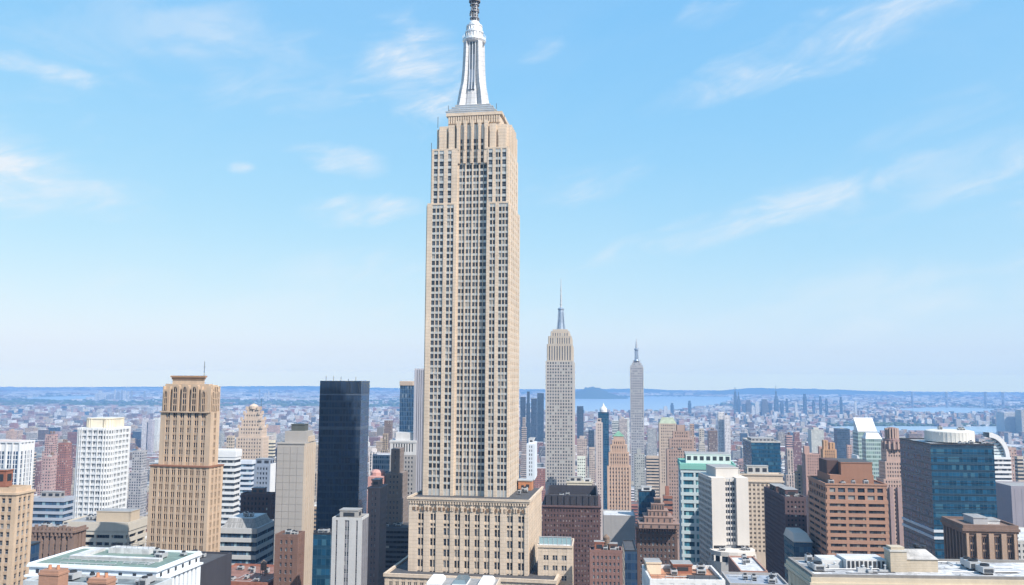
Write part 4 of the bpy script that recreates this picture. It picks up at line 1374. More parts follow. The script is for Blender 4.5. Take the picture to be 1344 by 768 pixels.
for i in range(4):
    u = (i + .5) * frR[3] / 4
    arch(frR, u, 1.5, zt1 + .2, zt3 - (1.2 if 0 < i < 3 else 3.4), .85)
    for q in (-1, 1):
        B.wall.fbox(frR, u + q * 1.45 - .25, u + q * 1.45 + .25, zt1 - .4, zt3 - 1, -.5, .9, 0)
    B.wall.fbox(frR, u - 1.19, u + 1.19, zt1 - .4, zt3 - (.4 if 0 < i < 3 else 2.4), -.9, .75, 0)
t_ = MB(); zz = zt4 + .8
xx = B.lx(268, 490, c4[2] + 6)
t_.tube((xx, c4[2] + 6, zz), (xx, c4[2] + 6, zz + 6.5), .12, 5)
t_.tube((xx - .8, c4[2] + 6, zz + 4), (xx + .8, c4[2] + 6, zz + 4), .06, 4)
B.part('antenna', t_, DKMET)
B.finish()

# grey banded office
B = Bld('office_block', 'grey concrete office with dark window bands and louvred attic beside the tan art deco tower', 'building', 285, 337, 363, 695, 400, 'the grey banded office')
B.mats = [stone("grey_precast", (.43, .44, .45), var=.1)]
B.ribbon((B.X0, B.X1, B.Y0, B.Y1, 0, B.H), 3.9, .52, zf=B.H - 40, pr=.7, mull=1.5, glassm=GLB)
B.parapet(B.X0, B.X1, B.Y0, B.Y1, B.H, .6, .5, 0, GREYROOF)
sl = MB()
sl.taper((B.X0 + 1, B.X1 - 2, B.Y0 + 3, B.Y1 - 2), (B.X0 + 3, B.X1 - 4, B.Y0 + 6, B.Y1 - 4), B.H + .07, B.H + 4.2, 0, 1)
B.part('attic_storey', sl, [curtain("louvre_wall", (.20, .20, .20), .5, 4, (.3, .3, .3), .3, .1, share=0, rough=.6), PALEROOF])
B.units(B.X0 + 5, B.X1 - 6, B.Y0 + 8, B.Y1 - 8, B.H + 4.25, 4, 14)
B.finish()

# white banded round corner behind the tan tower
B = Bld('office_tower', 'white banded tower half hidden behind the tan art deco tower', 'tower', 268, 309, 317, 592, 560, 'the white banded tower', yv=680)
B.mats = [WHITE]
B.ribbon((B.X0, B.X1, B.Y0, B.Y1, 0, B.H - 4), 3.7, .5, zf=B.H - 70, mull=1.5)
B.wall.box(B.X0 - .3, B.X1 + .3, B.Y0 - .3, B.Y1 + .3, B.H - 3.99, B.H, 0, bottom=True)
B.parapet(B.X0, B.X1, B.Y0, B.Y1, B.H, .8, .5, 0, PALEROOF)
B.finish()

# stepped ornate beige tower
B = Bld('art_deco_tower', 'beige wedding cake tower stepping up to a small crown, beyond the tan art deco tower', 'tower', 310, 345, 353, 574, 800, 'the beige wedding cake tower', yv=640)
B.mats = [BEIGE]
hx, hy = B.W / 2, B.D / 2
zt = [B.z(330, y) for y in (574, 561, 551, 543, 537)]
B.punched((-hx, hx, -hy, hy, 0, zt[0]), 3.2, 3.8, .45, .5, zf=zt[0] - 70, g=1, k=.6)
for i, kx in enumerate((.86, .72, .56, .42)):
    B.punched((-hx * kx, hx * kx, -hy * kx, hy * kx, zt[i], zt[i + 1]), 3.0, 3.8, .45, .5, k=.6, head=.3)
    for sx in (-1, 1):
        for sy in (-1, 1):
            B.wall.prism([(sx * hx * kx + dx, sy * hy * kx + dy) for dx, dy in ((-.9, -.9), (.9, -.9), (.9, .9), (-.9, .9))], zt[i + 1] - 1, zt[i + 1] + 2.2, 0)
tp = MB(); tp.lathe([(hx * .34, zt[4]), (hx * .34, zt[4] + 2.5), (hx * .2, zt[4] + 4), (0, zt[4] + 5)], 0, 0, 12)
B.part('crown', tp, BEIGE)
t_ = MB(); t_.tube((hx * .55, 0, zt[3]), (hx * .55, 0, zt[3] + 14), .18, 5); B.part('antenna', t_, DKMET)
B.finish()

B = Bld('office_block', 'blue and white banded block below the beige wedding cake tower', 'building', 312, 331, 336, 606, 640, 'the blue and white banded block', yv=650)
B.mats = [stone("white_blue_panel", (.52, .56, .62), var=.08)]
B.ribbon((B.X0, B.X1, B.Y0, B.Y1, 0, B.H), 3.8, .5, zf=B.H - 45, glassm=GLB, mull=2)
B.parapet(B.X0, B.X1, B.Y0, B.Y1, B.H, .8, .4, 0, GREYROOF)
B.finish()
B = Bld('office_block', 'blue grey block with a white right flank between grey slab and beige wedding cake tower', 'building', 334, 355, 362, 603, 560, 'the white flanked block', yv=655)
B.mats = [stone("slate_blue_panel", (.22, .26, .33), var=.1), WHITE]
B.punched((B.X0, B.X1, B.Y0, B.Y1, 0, B.H - 4), 2.4, 3.6, .55, .5, faces='F', zf=B.H - 60)
fk = MB(); fk.box(B.X1 + .01, B.X1 + .5, B.Y0, B.Y1, 0, B.H - 3, 0)
B.part('flank_wall', fk, WHITE)
mech(B, *frac(B, .05, .95, .1, .9), 4, B.mats[0], z=B.H - 4)
B.finish()
B = Bld('brick_block', 'dark brown brick block in front of the beige wedding cake tower', 'building', 316, 356, 363, 650, 500, 'the dark brown brick block', yv=692)
B.mats = [DBROWN]
B.punched((B.X0, B.X1, B.Y0, B.Y1, 0, B.H), 2.6, 3.4, .42, .5, zf=B.H - 34)
B.parapet(B.X0, B.X1, B.Y0, B.Y1, B.H, .9, .4, 0, TAR)
mech(B, *frac(B, .3, .7, .3, .8), 3.5, BROWN)
B.glass = GLD
B.finish()

# plain grey slab
B = Bld('office_tower', 'windowless grey concrete slab tower with a stepped plant room on top', 'tower', 363, 400, 414, 583, 385, 'the plain grey slab tower')
B.mats = [stone("shaded_slab_concrete", (.31, .295, .28), var=.07), stone("sunlit_slab_concrete", (.44, .37, .30), var=.1)]  # one concrete: shade of the front and sun on the right side put into colour
x0, x1, y0, y1 = B.X0, B.X1, B.Y0, B.Y1
B.wall.box(x0 + .3, x1 - .3, y0 + .3, y1 - .3, 0, B.H, 0)
fr = B.frame('F', x0 + .3, x1 - .3, y0 + .3, y1 - .3)
n, rws = 4, 24
for i in range(n):
    for j in range(rws):
        zz = B.H - 1.2 - j * 3.2
        B.wall.fbox(fr, i * fr[3] / n + .05, (i + 1) * fr[3] / n - .05, zz - 3.1, zz, .004, .3, 0)
fr = B.frame('R', x0 + .3, x1 - .3, y0 + .3, y1 - .3)
bays = [(1 + i * (fr[3] - 2) / 5 + .8, 1 + (i + 1) * (fr[3] - 2) / 5 - .8, 1) for i in range(5)]
B.draw(fr, bays, [(B.H - 3 - i * 3.4 - 1.8, B.H - 3 - i * 3.4) for i in range(22)], 0, B.H - .01, .7, 1, 1, k=.5)
lw = MB(); lw.box(x0 - 2.2, x0 - .01, y0 + 6, y1, 0, B.H - 2, 0); B.part('side_wing', lw, NAVY)
B.wall.box(x0, x1, y0, y1, B.H + .003, B.H + .7, 0)
p_ = MB()
xa, xb = B.lx(374, 570, y0 + 3), B.lx(402, 570, y0 + 3)
zt = B.z(388, 566, y0 + 3)
p_.box(xa, xb, y0 + 3, y1 - 3, B.H + .7, zt, 0)
p_.box(xa + .8, x1 + .3, y0 + 6, y1 - 2, B.H + .7, zt - 2.5, 1)
B.part('penthouse', p_, [B.mats[0], B.mats[1]])
p_ = MB(); p_.box(xa + 2.2, xb - 1.6, y0 + 5, y1 - 5, zt, zt + 2.8, 0); p_.box(xa + 2, xb - 1.4, y0 + 4.8, y1 - 4.8, zt + 2.8, zt + 3.1, 0, bottom=True)
B.part('lift_housing', p_, stone("dark_green_grey", (.08, .09, .085)))
B.finish()

B = Bld('brick_block', 'low brown brick block at the foot of the plain grey slab tower', 'building', 361, 391, 399, 705, 325, None)
B.mats = [BROWN]
B.punched((B.X0, B.X1, B.Y0, B.Y1, 0, B.H), 2.4, 3.2, .4, .5, zf=B.H - 26)
B.parapet(B.X0, B.X1, B.Y0, B.Y1, B.H, 1, .4, 0, TAR)
B.units(B.X0 + 1, B.X1 - 1, B.Y0 + 2, B.Y1 - 2, B.H + .07, 3, 41)
B.finish()

# dark navy glass tower
B = Bld('glass_tower', 'tall dark navy glass box tower left of the tallest beige tower', 'tower', 420.5, 474, 485, 500, 470, 'the dark navy glass tower', yv=700)
B.mats = [DKMET, DKSTONE]
zb = B.z(447, 518)
cw = MB(); cw.box(B.X0, B.X1, B.Y0, B.Y1, 0, zb, 0); B.part('curtain_wall', cw, NAVY)
tb = MB(); tb.box(B.X0 - .1, B.X1 + .1, B.Y0 - .1, B.Y1 + .1, zb + .4, B.H, 0, 1)
B.part('top_screen', tb, [curtain("navy_screen", (.012, .025, .05), .8, 9, (.006, .01, .02), .3, .0, share=0), TAR])
for yy in (518, 563.5):
    z = B.z(447, yy)
    bd = MB(); bd.box(B.X0 - .08, B.X1 + .08, B.Y0 - .08, B.Y1 + .08, z - .2, z + (.4 if yy == 518 else 1.5), 0, bottom=True)
    B.part('plant_floor_band', bd, metal("blue_grey_louvre", (.10, .13, .18), .6, .3))
for i in range(33):
    u = B.X0 + i * B.W / 32
    B.wall.box(u - .09, u + .09, B.Y0 - .2, B.Y0 - .004, B.H - 130, zb - .3, 0)
for i in range(5):
    B.wall.tube((B.X0 + 2 + i * 4, B.Y0 + 4 + i, B.H), (B.X0 + 2 + i * 4, B.Y0 + 4 + i, B.H + random.uniform(1, 3)), .12, 5)
B.finish('mullions')

# pale tower with a dark window strip
B = Bld('apartment_tower', 'grey tower with a dark central window strip in front of the dark navy glass tower', 'tower', 436, 475, 484, 683, 300, 'the grey strip windowed tower')
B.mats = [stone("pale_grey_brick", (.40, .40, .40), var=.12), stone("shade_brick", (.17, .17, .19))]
x0, x1, y0, y1 = B.X0, B.X1, B.Y0, B.Y1
B.wall.box(x0 + .5, x1 - .5, y0 + .5, y1 - .5, 0, B.H, 0)
fr = B.frame('F', x0 + .5, x1 - .5, y0 + .5, y1 - .5)
L = fr[3]
rows = [(B.H - 2.2 - i * 2.9 - 1.5, B.H - 2.2 - i * 2.9) for i in range(12)]
B.draw(fr, [(.09 * L, .15 * L, 1), (.42 * L, .58 * L, 2), (.84 * L, .90 * L, 1)], rows, 0, B.H, .5, 0, 1, True, .4)
fr = B.frame('R', x0 + .5, x1 - .5, y0 + .5, y1 - .5)
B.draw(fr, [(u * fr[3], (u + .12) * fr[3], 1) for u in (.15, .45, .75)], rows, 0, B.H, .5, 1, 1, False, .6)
B.parapet(x0, x1, y0, y1, B.H, .9, .4, 0, TAR)
mech(B, *frac(B, .2, .82, .2, .7), 3.0, stone("mid_grey_brick", (.3, .29, .28)))
B.units(x0 + 2, x1 - 2, y0 + 1, y1 - 2, B.H + .08, 2, 17)
B.finish()
B = Bld('glass_block', 'dark navy low block left of the grey strip windowed tower', 'building', 411, 434, 437, 702, 350, None)
B.mats = [DKMET]
cw = MB(); cw.box(B.X0, B.X1, B.Y0, B.Y1, 0, B.H, 0); B.part('curtain_wall', cw, NAVY2)
B.parapet(B.X0, B.X1, B.Y0, B.Y1, B.H, .8, .3, 0, TAR)
B.units(B.X0 + 1, B.X1 - 1, B.Y0 + 1, B.Y1 - 1, B.H + .07, 3, 43)
B.finish()

# brown slender with pink roofs, and others between navy tower and the tallest tower
B = Bld('apartment_tower', 'slim purple brown brick tower right of the dark navy glass tower', 'tower', 483, 499, 508, 642, 400, 'the slim purple brown tower')
B.mats = [stone("purple_brown_brick", (.19, .15, .15), var=.14)]
B.punched((B.X0, B.X1, B.Y0, B.Y1, 0, B.H), 2.2, 3.1, .42, .5, zf=B.H - 52)
B.wall.box(B.X0 - .3, B.X1 + .3, B.Y0 - .3, B.Y1 + .3, B.H, B.H + .7, 0, bottom=True)
mech(B, *frac(B, .2, .8, .2, .7), 3, B.mats[0], z=B.H + .7)
B.finish()
B = Bld('brick_block', 'pink brick block peeping over the slim purple brown tower', 'building', 483, 502, None, 626, 560, None, yv=640, depth=22)
B.mats = [stone("pink_brick", (.46, .26, .23), var=.2)]
B.punched((B.X0, B.X1, B.Y0, B.Y1, 0, B.H), 2.4, 3.2, .4, .5, zf=B.H - 12)
B.wall.lathe([(5, B.H), (5, B.H + 2), (3.5, B.H + 3.5), (0, B.H + 4)], -1, 0, 12)
B.finish()
B = Bld('glass_tower', 'pale blue grey glass tower behind the slim purple brown tower', 'tower', 489, 513, 520, 597, 620, 'the pale blue glass tower', yv=660)
B.mats = [LAV]
cw = MB(); cw.box(B.X0, B.X1, B.Y0, B.Y1, 0, B.H - 1, 0); B.part('curtain_wall', cw, PALEBLUE)
B.parapet(B.X0, B.X1, B.Y0, B.Y1, B.H - 1, 1, .4, 0, PALEROOF)
B.finish()
B = Bld('office_tower', 'grey tower with tall dark windows under its pale roof, left of the tallest tower', 'tower', 512, 546, 552, 575, 560, 'the pale roofed grey tower', yv=690)
B.mats = [CONCD, stone("pale_panel", (.5, .5, .5)), PALEROOF]
B.punched((B.X0, B.X1, B.Y0, B.Y1, 0, B.H - 11), 2.3, 3.3, .45, .5, zf=B.H - 70)
B.punched((B.X0, B.X1, B.Y0, B.Y1, B.H - 10.98, B.H - 3), 2.0, 7.6, .5, .8, wm=1, head=.1, pr=.6)
B.wall.box(B.X0 - .3, B.X1 + .3, B.Y0 - .3, B.Y1 + .3, B.H - 2.99, B.H - 1.6, 1, 2, bottom=True)
B.wall.box(B.X0 + 3, B.X1 - 2, B.Y0 + 3, B.Y1 - 3, B.H - 1.6, B.H + 3.5, 1, 2)
B.finish()
B = Bld('brick_tower', 'dusky stepped brown tower under the pale roofed grey tower', 'tower', 503, 528, 537, 622, 440, 'the dusky stepped brown tower', yv=700)
B.mats = [stone("dusky_brick", (.20, .165, .15), var=.18)]
zz = [B.z(520, y) for y in (655, 622, 590)]
hx, hy = B.W / 2, B.D / 2
B.punched((-hx - 4, hx, -hy, hy, 0, zz[0]), 2.4, 3.1, .45, .5, zf=zz[0] - 30)
B.punched((-hx + 1, hx - .5, -hy + 1.5, hy - 1, zz[0], zz[1]), 2.4, 3.1, .45, .5)
B.punched((-hx + 3.2, hx - 2.5, -hy + 3, hy - 2, zz[1], zz[2]), 2.2, 3.1, .45, .5)
B.finish()
B = Bld('glass_tower', 'slender navy tower with a beige cap just left of the tallest tower', 'tower', 525, 543, 548, 506, 700, 'the beige capped tower', yv=575)
B.mats = [BEIGE]
cw = MB(); cw.box(B.X0, B.X1, B.Y0, B.Y1, 0, B.H, 0)
B.part('curtain_wall', cw, curtain("navy_striped_wall", (.012, .04, .09), 1.4, 3.7, (.09, .16, .24), .22, .2, share=.05))
B.wall.box(B.X0 - .3, B.X1 + .3, B.Y0 - .3, B.Y1 + .3, B.H, B.H + 3.6, 0, bottom=True)
for i in range(7): B.wall.box(B.X0 + i * B.W / 7 + .4, B.X0 + i * B.W / 7 + 1, B.Y0 - .7, B.Y0 - .305, B.H, B.H + 3.3, 0, bottom=True)
B.finish('cap')
B = Bld('office_tower', 'lavender grey ribbed slab tower touching the left edge of the tallest tower', 'tower', 544, 562, 572, 485, 560, 'the lavender ribbed slab', yv=650)
B.mats = [LAV, DKSTONE]
B.wall.box(B.X0 + .5, B.X1 - .5, B.Y0 + .5, B.Y1 - .5, 0, B.H - .4, 0)
fr = B.frame('F', B.X0 + .5, B.X1 - .5, B.Y0 + .5, B.Y1 - .5)
for i in range(6):
    B.wall.fbox(fr, i * fr[3] / 6 - (.5 if i == 0 else -.25), (i + 1) * fr[3] / 6 - .25, 0, B.H, .0, .55, 0)
B.wall.box(B.X0, B.X1, B.Y0 + .51, B.Y1, B.H - .39, B.H + .6, 0)
B.finish()
B = Bld('office_block', 'dark horizontally striped block left of the podium of the tallest tower', 'building', 500, 537, 545, 694, 430, 'the dark striped block', yv=745)
B.mats = [stone("dark_slate_panel", (.10, .105, .12), var=.12)]
B.ribbon((B.X0, B.X1, B.Y0, B.Y1, 0, B.H), 2.4, .5, zf=B.H - 26, glassm=GLD, pr=.5, mull=2)
B.parapet(B.X0, B.X1, B.Y0, B.Y1, B.H, .6, .4, 0, TAR)
B.units(B.X0 + 1, B.X1 - 1, B.Y0 + 2, B.Y1 - 2, B.H + .08, 4, 47)
B.finish()

# ================================================================== right half
B = Bld('office_tower', 'slim white blue tower with a dark base just right of the tallest tower', 'tower', 691, 702, 705, 583, 600, 'the slim white blue tower', yv=645)
B.mats = [stone("white_blue_stone", (.55, .60, .66), var=.08), DKSTONE]
B.punched((B.X0, B.X1, B.Y0, B.Y1, B.z(697, 630), B.H), 1.6, 3.2, .4, .6, zf=B.z(697, 630))
B.wall.box(B.X0 - .4, B.X1 - 2, B.Y0 - .4, B.Y1 - 1, 0, B.z(697, 630) - .01, 1)
mech(B, *frac(B, .2, .8, .2, .8), 3, WHITE)
B.finish()

def replica(name, label, ref, xa, xb, xs, ysh, ytip, d, stages, mast, yv, mats, fh, bay, glassm, light):
    """a smaller tower of the same family: gridded shaft, stepped crown, mast with needle"""
    B = Bld(name, label, 'skyscraper', xa, xb, xs, ysh, d, ref, yv=yv)
    B.mats = mats
    B.glass = glassm
    hx, hy = B.W / 2, B.D / 2
    B.punched((-hx, hx, -hy, hy, 0, B.H), bay, fh, .52, .56, zf=B.z((xa + xb) / 2, yv + 60), pr=.7, mg=.5, g=1, k=.5, head=.4)
    cx = (xa + xb) / 2
    z0 = B.H
    for (kx, y, pierp) in stages:
        z1 = B.z(cx, y)
        a, b = hx * kx, hy * kx
        B.wall.box(-a + .4, a - .4, -b + .4, b - .4, z0, z1 - .01, 1)
        n = max(4, int(2 * a / pierp))
        for i in range(n):
            x = -a + (i + .5) * 2 * a / n
            B.wall.box(x - .28 * 2 * a / n, x + .28 * 2 * a / n, -b, -b + .395, z0, z1 + (.8 if 1 < i < n - 2 else 0), 1)
            B.wins.append((((-a, -b + .36), (1, 0), (0, -1), 2 * a, 'F'), x + a + .3 * 2 * a / n, x + a + .68 * 2 * a / n, z0 + 1, z1 - 1.6, .0)) if i < n - 1 else None
        for sx in (-1, 1):
            m = max(3, int(2 * b / pierp))
            for i in range(m):
                y_ = -b + (i + .5) * 2 * b / m
                xx = sorted((sx * a, sx * (a - .395)))
                B.wall.box(xx[0], xx[1], y_ - .28 * 2 * b / m, y_ + .28 * 2 * b / m, z0, z1, 1)
        B.wall.box(-a + .2, a - .2, -b + .2, b - .2, z1, z1 + .5, 0, bottom=True)
        z0 = z1
    px = lambda p: p * d / F
    mm = MB()
    mm.lathe([(px(r), B.z(cx, y)) for r, y in mast], 0, 0, 12)
    for q in range(4):
        a = math.pi / 4 + q * math.pi / 2
        (r0, y0), (r1, y1) = mast[1], mast[3]
        mm.tube((px(r0) * 1.15 * math.cos(a), px(r0) * 1.15 * math.sin(a), B.z(cx, y0)), (px(r1) * 1.1 * math.cos(a), px(r1) * 1.1 * math.sin(a), B.z(cx, y1)), px(.5), 5)
    mo = B.part('mast', mm, light)
    na = MB()
    yt = mast[-1][1]
    na.lathe([(px(1.3), B.z(cx, yt)), (px(1.1), B.z(cx, yt + (ytip - yt) * .4)), (px(.75), B.z(cx, yt + (ytip - yt) * .45)), (px(.6), B.z(cx, yt + (ytip - yt) * .75)), (px(.45), B.z(cx, yt + (ytip - yt) * .78)), (px(.32), B.z(cx, ytip))], 0, 0, 8)
    for k in (.1, .25, .4, .58):
        zz = B.z(cx, yt + (ytip - yt) * k)
        na.lathe([(px(.8), zz), (px(1.7 - k), zz + .2), (px(1.7 - k), zz + 1.2), (px(.8), zz + 1.4)], 0, 0, 10)
    B.part('antenna', na, [HVAC], mo)
    B.finish()
    return B
WG = stone("white_grey_stone", (.40, .375, .35), var=.08)
CRB = stone("crown_beige", (.44, .38, .31), var=.1)
SILB = metal("silver_blue_cladding", (.26, .32, .40), .4, .3)
replica('art_deco_skyscraper', 'grey gridded skyscraper with tan stepped crown and needle mast right of the tallest tower', 'the grey gridded skyscraper', 716, 753, 755, 474, 358, 900,
        [(.92, 452, 2.6), (.84, 441, 2.4), (.68, 434, 2.4), (.56, 431, 2.2)],
        [(8.4, 431), (6.2, 428), (5.0, 420), (4.0, 404), (3.6, 402), (4.4, 401), (4.4, 399.5), (2.2, 398)], 645, [WG, CRB, ALUDK], 3.9, 3.3, glass("mid_glass", (.03, .035, .045), share=.15), SILB)
PG = stone("pale_grey_stone", (.36, .35, .35), var=.08)
replica('art_deco_skyscraper', 'most distant grey skyscraper of its kind, slim with a stepped top and short needle', 'the distant slim grey skyscraper', 827, 844.5, 846.5, 482, 444, 1750,
        [(.92, 479.5, 4.5), (.72, 476.5, 4.5), (.55, 473.5, 4.5)],
        [(3.4, 473.5), (2.5, 472), (2.2, 463), (2.1, 460), (3.0, 459.5), (3.0, 457.5), (1.1, 457)], 578, [PG, PG, ALUDK], 6.0, 4.2, glass("far_glass", (.05, .055, .065), share=.1), SILB)

B = Bld('masonry_block', 'cream colonnaded block at the foot of the grey gridded skyscraper', 'building', 744, 777, 780, 634, 640, 'the cream colonnaded block', yv=660)
B.mats = [stone("cream_stone", (.55, .50, .40), var=.15)]
B.punched((B.X0, B.X1, B.Y0, B.Y1, 0, B.H), 2.6, 5.0, .5, .7, zf=B.H - 24, head=2)
B.parapet(B.X0, B.X1, B.Y0, B.Y1, B.H, 1.2, .5, 0, PALEROOF, .4)
mech(B, *frac(B, .1, .6, .3, .8), 4, CONC); mech(B, *frac(B, .68, .95, .2, .6), 3, WHITE)
B.finish()

B = Bld('brick_block', 'broad plum brown brick block with a walled black roof below the grey gridded skyscraper', 'building', 712, 788, 791, 666, 420, 'the broad plum brown block', yv=768, depth=44)
B.mats = [PLUM, DKSTONE]
B.punched((B.X0, B.X1, B.Y0, B.Y1, 0, B.H), 1.75, 2.75, .42, .48, zf=B.H - 48, pr=.3, mg=.4)
B.wall.box(B.X0 - .5, B.X1 + .5, B.Y0 - .5, B.Y1 + .5, B.H, B.H + .6, 0, bottom=True)
B.parapet(B.X0 + 1, B.X1 - 1, B.Y0 + 2, B.Y1 - 2, B.H + .6, 5.0, .8, 1, TAR)
for i in range(9):
    x = B.X0 + 2 + i * (B.W - 4) / 8
    B.wall.box(x - .4, x + .4, B.Y0 + 1.6, B.Y0 + 1.995, B.H + .6, B.H + 5.3, 1)
B.units(B.X0 + 4, B.X1 - 4, B.Y0 + 8, B.Y1 - 6, B.H + .7, 6, 51)
B.glass = glass("brown_glass", (.02, .018, .02), light=(.28, .24, .24), share=.35)
B.finish()

# tan art deco tower with a small green pyramid roof
B = Bld('art_deco_tower', 'tan ribbed art deco tower with a small green pyramid roof', 'tower', 797, 828, 832, 612, 600, 'the green pyramid tower', yv=680)
B.mats = [stone("tan_pink_stone", (.47, .335, .26), var=.14), PINKST]
hx, hy = B.W / 2, B.D / 2
zq = [B.z(813, y) for y in (612, 594, 584, 578, 573, 566)]
B.punched((-hx, hx, -hy, hy, 0, zq[0]), 2.3, 3.0, .42, .5, zf=zq[0] - 55, pr=.5, k=.3, mg=.6)
for i, k in enumerate((.86, .72, .56)):
    B.punched((-hx * k, hx * k, -hy * k, hy * k, zq[i], zq[i + 1]), 2.0, 3.0, .42, .55, pr=.5, k=.3, mg=.3, head=.6)
B.wall.box(-hx * .44, hx * .44, -hy * .44, hy * .44, zq[3], zq[4], 1)
pr_ = MB(); pr_.taper((-hx * .5, hx * .5, -hy * .5, hy * .5), (-.2, .2, -.2, .2), zq[4], zq[5], 0)
B.part('pyramid_roof', pr_, COPPER)
t_ = MB(); t_.tube((0, 0, zq[5] - .5), (0, 0, zq[5] + 3), .15, 5); B.part('finial', t_, DKMET)
B.finish()
B = Bld('masonry_block', 'blank grey walled terrace block at the foot of the green pyramid tower', 'building', 792, 834, None, 678, 560, None, yv=700, depth=24)
B.mats = [CONCD]
B.wall.box(B.X0, B.X1, B.Y0, B.Y1, 0, B.H, 0)
B.parapet(B.X0, B.X1, B.Y0, B.Y1, B.H, .7, .5, 0, PALEROOF)
B.finish()

B = Bld('apartment_tower', 'slim pale pink slab just left of the green pyramid tower', 'tower', 782, 791, 793, 555, 850, 'the slim pale pink slab', yv=690)
B.mats = [stone("pale_pink_stone", (.47, .40, .37), var=.1)]
B.punched((B.X0, B.X1, B.Y0, B.Y1, 0, B.H), 2.2, 3.2, .4, .5, zf=B.H - 105)
mech(B, *frac(B, .2, .8, .3, .8), 4, B.mats[0])
B.finish()
B = Bld('glass_tower', 'small navy tower with a white domed top behind the slim pale pink slab', 'tower', 785, 799, 801, 541, 1350, 'the white domed navy tower', yv=572)
B.mats = [WHITE]
cw = MB(); cw.box(B.X0, B.X1, B.Y0, B.Y1, 0, B.H, 0); B.part('curtain_wall', cw, NAVY2)
B.wall.lathe([(6, B.H), (6, B.H + 4), (4.4, B.H + 7), (2, B.H + 9.5), (.8, B.H + 13), (0, B.H + 15)], 0, 0, 14)
B.finish('dome')

B = Bld('brick_block', 'dark brown block with a stepped ornate turret on its roof, bottom centre right', 'building', 836, 889, 894, 694, 380, 'the turreted dark brown block')
B.mats = [stone("dark_ornate_brick", (.105, .07, .06), var=.2), stone("ornate_turret_stone", (.24, .165, .14), var=.2)]
B.punched((B.X0, B.X1, B.Y0, B.Y1, 0, B.H), 2.2, 2.9, .46, .5, zf=B.H - 34, pr=.4, mg=.5)
oc = MB(); oc.box(B.X0 - .7, B.X1 + .7, B.Y0 - .7, B.Y1 + .7, B.H, B.H + .8, 0, bottom=True)
for i in range(16):
    x = B.X0 + (i + .5) * B.W / 16
    oc.box(x - .3, x + .3, B.Y0 - .6, B.Y0 - .004, B.H - 1.2, B.H - .003, 0, bottom=True)
B.part('cornice', oc, B.mats[1])
hx = 4.6
cxl = B.lx(864, 680); z0 = B.H + .8
tw = MB()
for k, h in ((1.9, 1.8), (1.35, 2.2), (.95, 2.2), (.6, 2.4), (.3, 2.0)):
    tw.box(cxl - hx * k, cxl + hx * k, -4.5 * k, 4.5 * k, z0, z0 + h, 0)
    for i in range(5):
        x = cxl + (i - 2) * hx * k * .4
        tw.box(x - .25, x + .25, -4.5 * k - .1, -4.5 * k - .004, z0 + .3, z0 + h - .4, 1, bottom=True)
    tw.box(cxl - hx * k - .2, cxl + hx * k + .2, -4.5 * k - .2, 4.5 * k + .2, z0 + h, z0 + h + .3, 0, bottom=True)
    z0 += h + .3
B.part('turret', tw, [B.mats[1], DKMET])
B.units(B.X0 + 1, cxl - 6, B.Y0 + 1, B.Y1 - 2, B.H + .82, 3, 61); B.units(cxl + 6, B.X1 - .5, B.Y0 + 1, B.Y1 - 2, B.H + .82, 3, 62)
B.glass = GLD
B.finish()
B = Bld('brick_block', 'red brown brick block with cluttered roof, bottom right of the broad plum brown block', 'building', 774, 817, 821, 726, 330, 'the red brown cluttered block')
B.mats = [stone("red_brown_brick", (.20, .115, .10), var=.2)]
B.punched((B.X0, B.X1, B.Y0, B.Y1, 0, B.H), 2.0, 2.8, .44, .5, zf=B.H - 22, pr=.35, mg=.4)
B.parapet(B.X0, B.X1, B.Y0, B.Y1, B.H, 1.1, .4, 0, roofing("brown_roof", (.22, .15, .13)))
mech(B, *frac(B, .15, .45, .3, .7), 3.4, REDDISH); mech(B, *frac(B, .6, .85, .4, .8), 2.6, BROWN)
B.units(B.X0 + 1, B.X1 - 1, B.Y0 + 1, B.Y1 - 3, B.H + .08, 4, 63)
B.tank(B.X0 + .52 * B.W, B.Y0 + 5, B.H + .08, 1.3)
B.finish()
B = Bld('glass_block', 'narrow navy glass block beside the red brown cluttered block', 'building', 820, 836, 837, 724, 350, None, depth=22)
B.mats = [DKMET]
cw = MB(); cw.box(B.X0, B.X1, B.Y0, B.Y1, 0, B.H, 0); B.part('curtain_wall', cw, NAVY)
B.parapet(B.X0, B.X1, B.Y0, B.Y1, B.H, .6, .3, 0, TAR)
B.finish()
B = Bld('glass_block', 'small navy block with white roof plant beside the green pyramid tower', 'building', 838, 860, 863, 646, 560, 'the small navy glass block', yv=678)
B.mats = [DKMET]
cw = MB(); cw.box(B.X0, B.X1, B.Y0, B.Y1, 0, B.H, 0); B.part('curtain_wall', cw, NAVY2)
B.parapet(B.X0, B.X1, B.Y0, B.Y1, B.H, .8, .4, 0, PALEROOF)
mech(B, *frac(B, .2, .8, .2, .7), 3.2, WHITE)
B.finish()

# teal and white glass block
B = Bld('glass_tower', 'white and teal banded office tower with a turquoise roof edge', 'tower', 893, 965, 887, 611, 520, 'the turquoise roofed tower', yv=700, rot=R(-9), depth=36)
B.mats = [TEALW, stone("turquoise_panel", (.19, .42, .36), var=.1)]
B.ribbon((B.X0, B.X1, B.Y0, B.Y1, 0, B.H - 2.6), 4.6, .58, zf=B.H - 62, pr=.5, mull=2.2, cols=9, glassm=glass("teal_glass", (.015, .06, .085), light=(.2, .4, .42), share=.25))
B.wall.box(B.X0 - .4, B.X1 + .4, B.Y0 - .4, B.Y1 + .4, B.H - 2.59, B.H, 1, bottom=True)
B.parapet(B.X0, B.X1, B.Y0, B.Y1, B.H, .9, .6, 1, roofing("turquoise_roof", (.2, .45, .38)), .2)
mech(B, *frac(B, .12, .96, .35, .85), 5.5, stone("pale_green_white", (.55, .6, .58), var=.08))
B.finish()

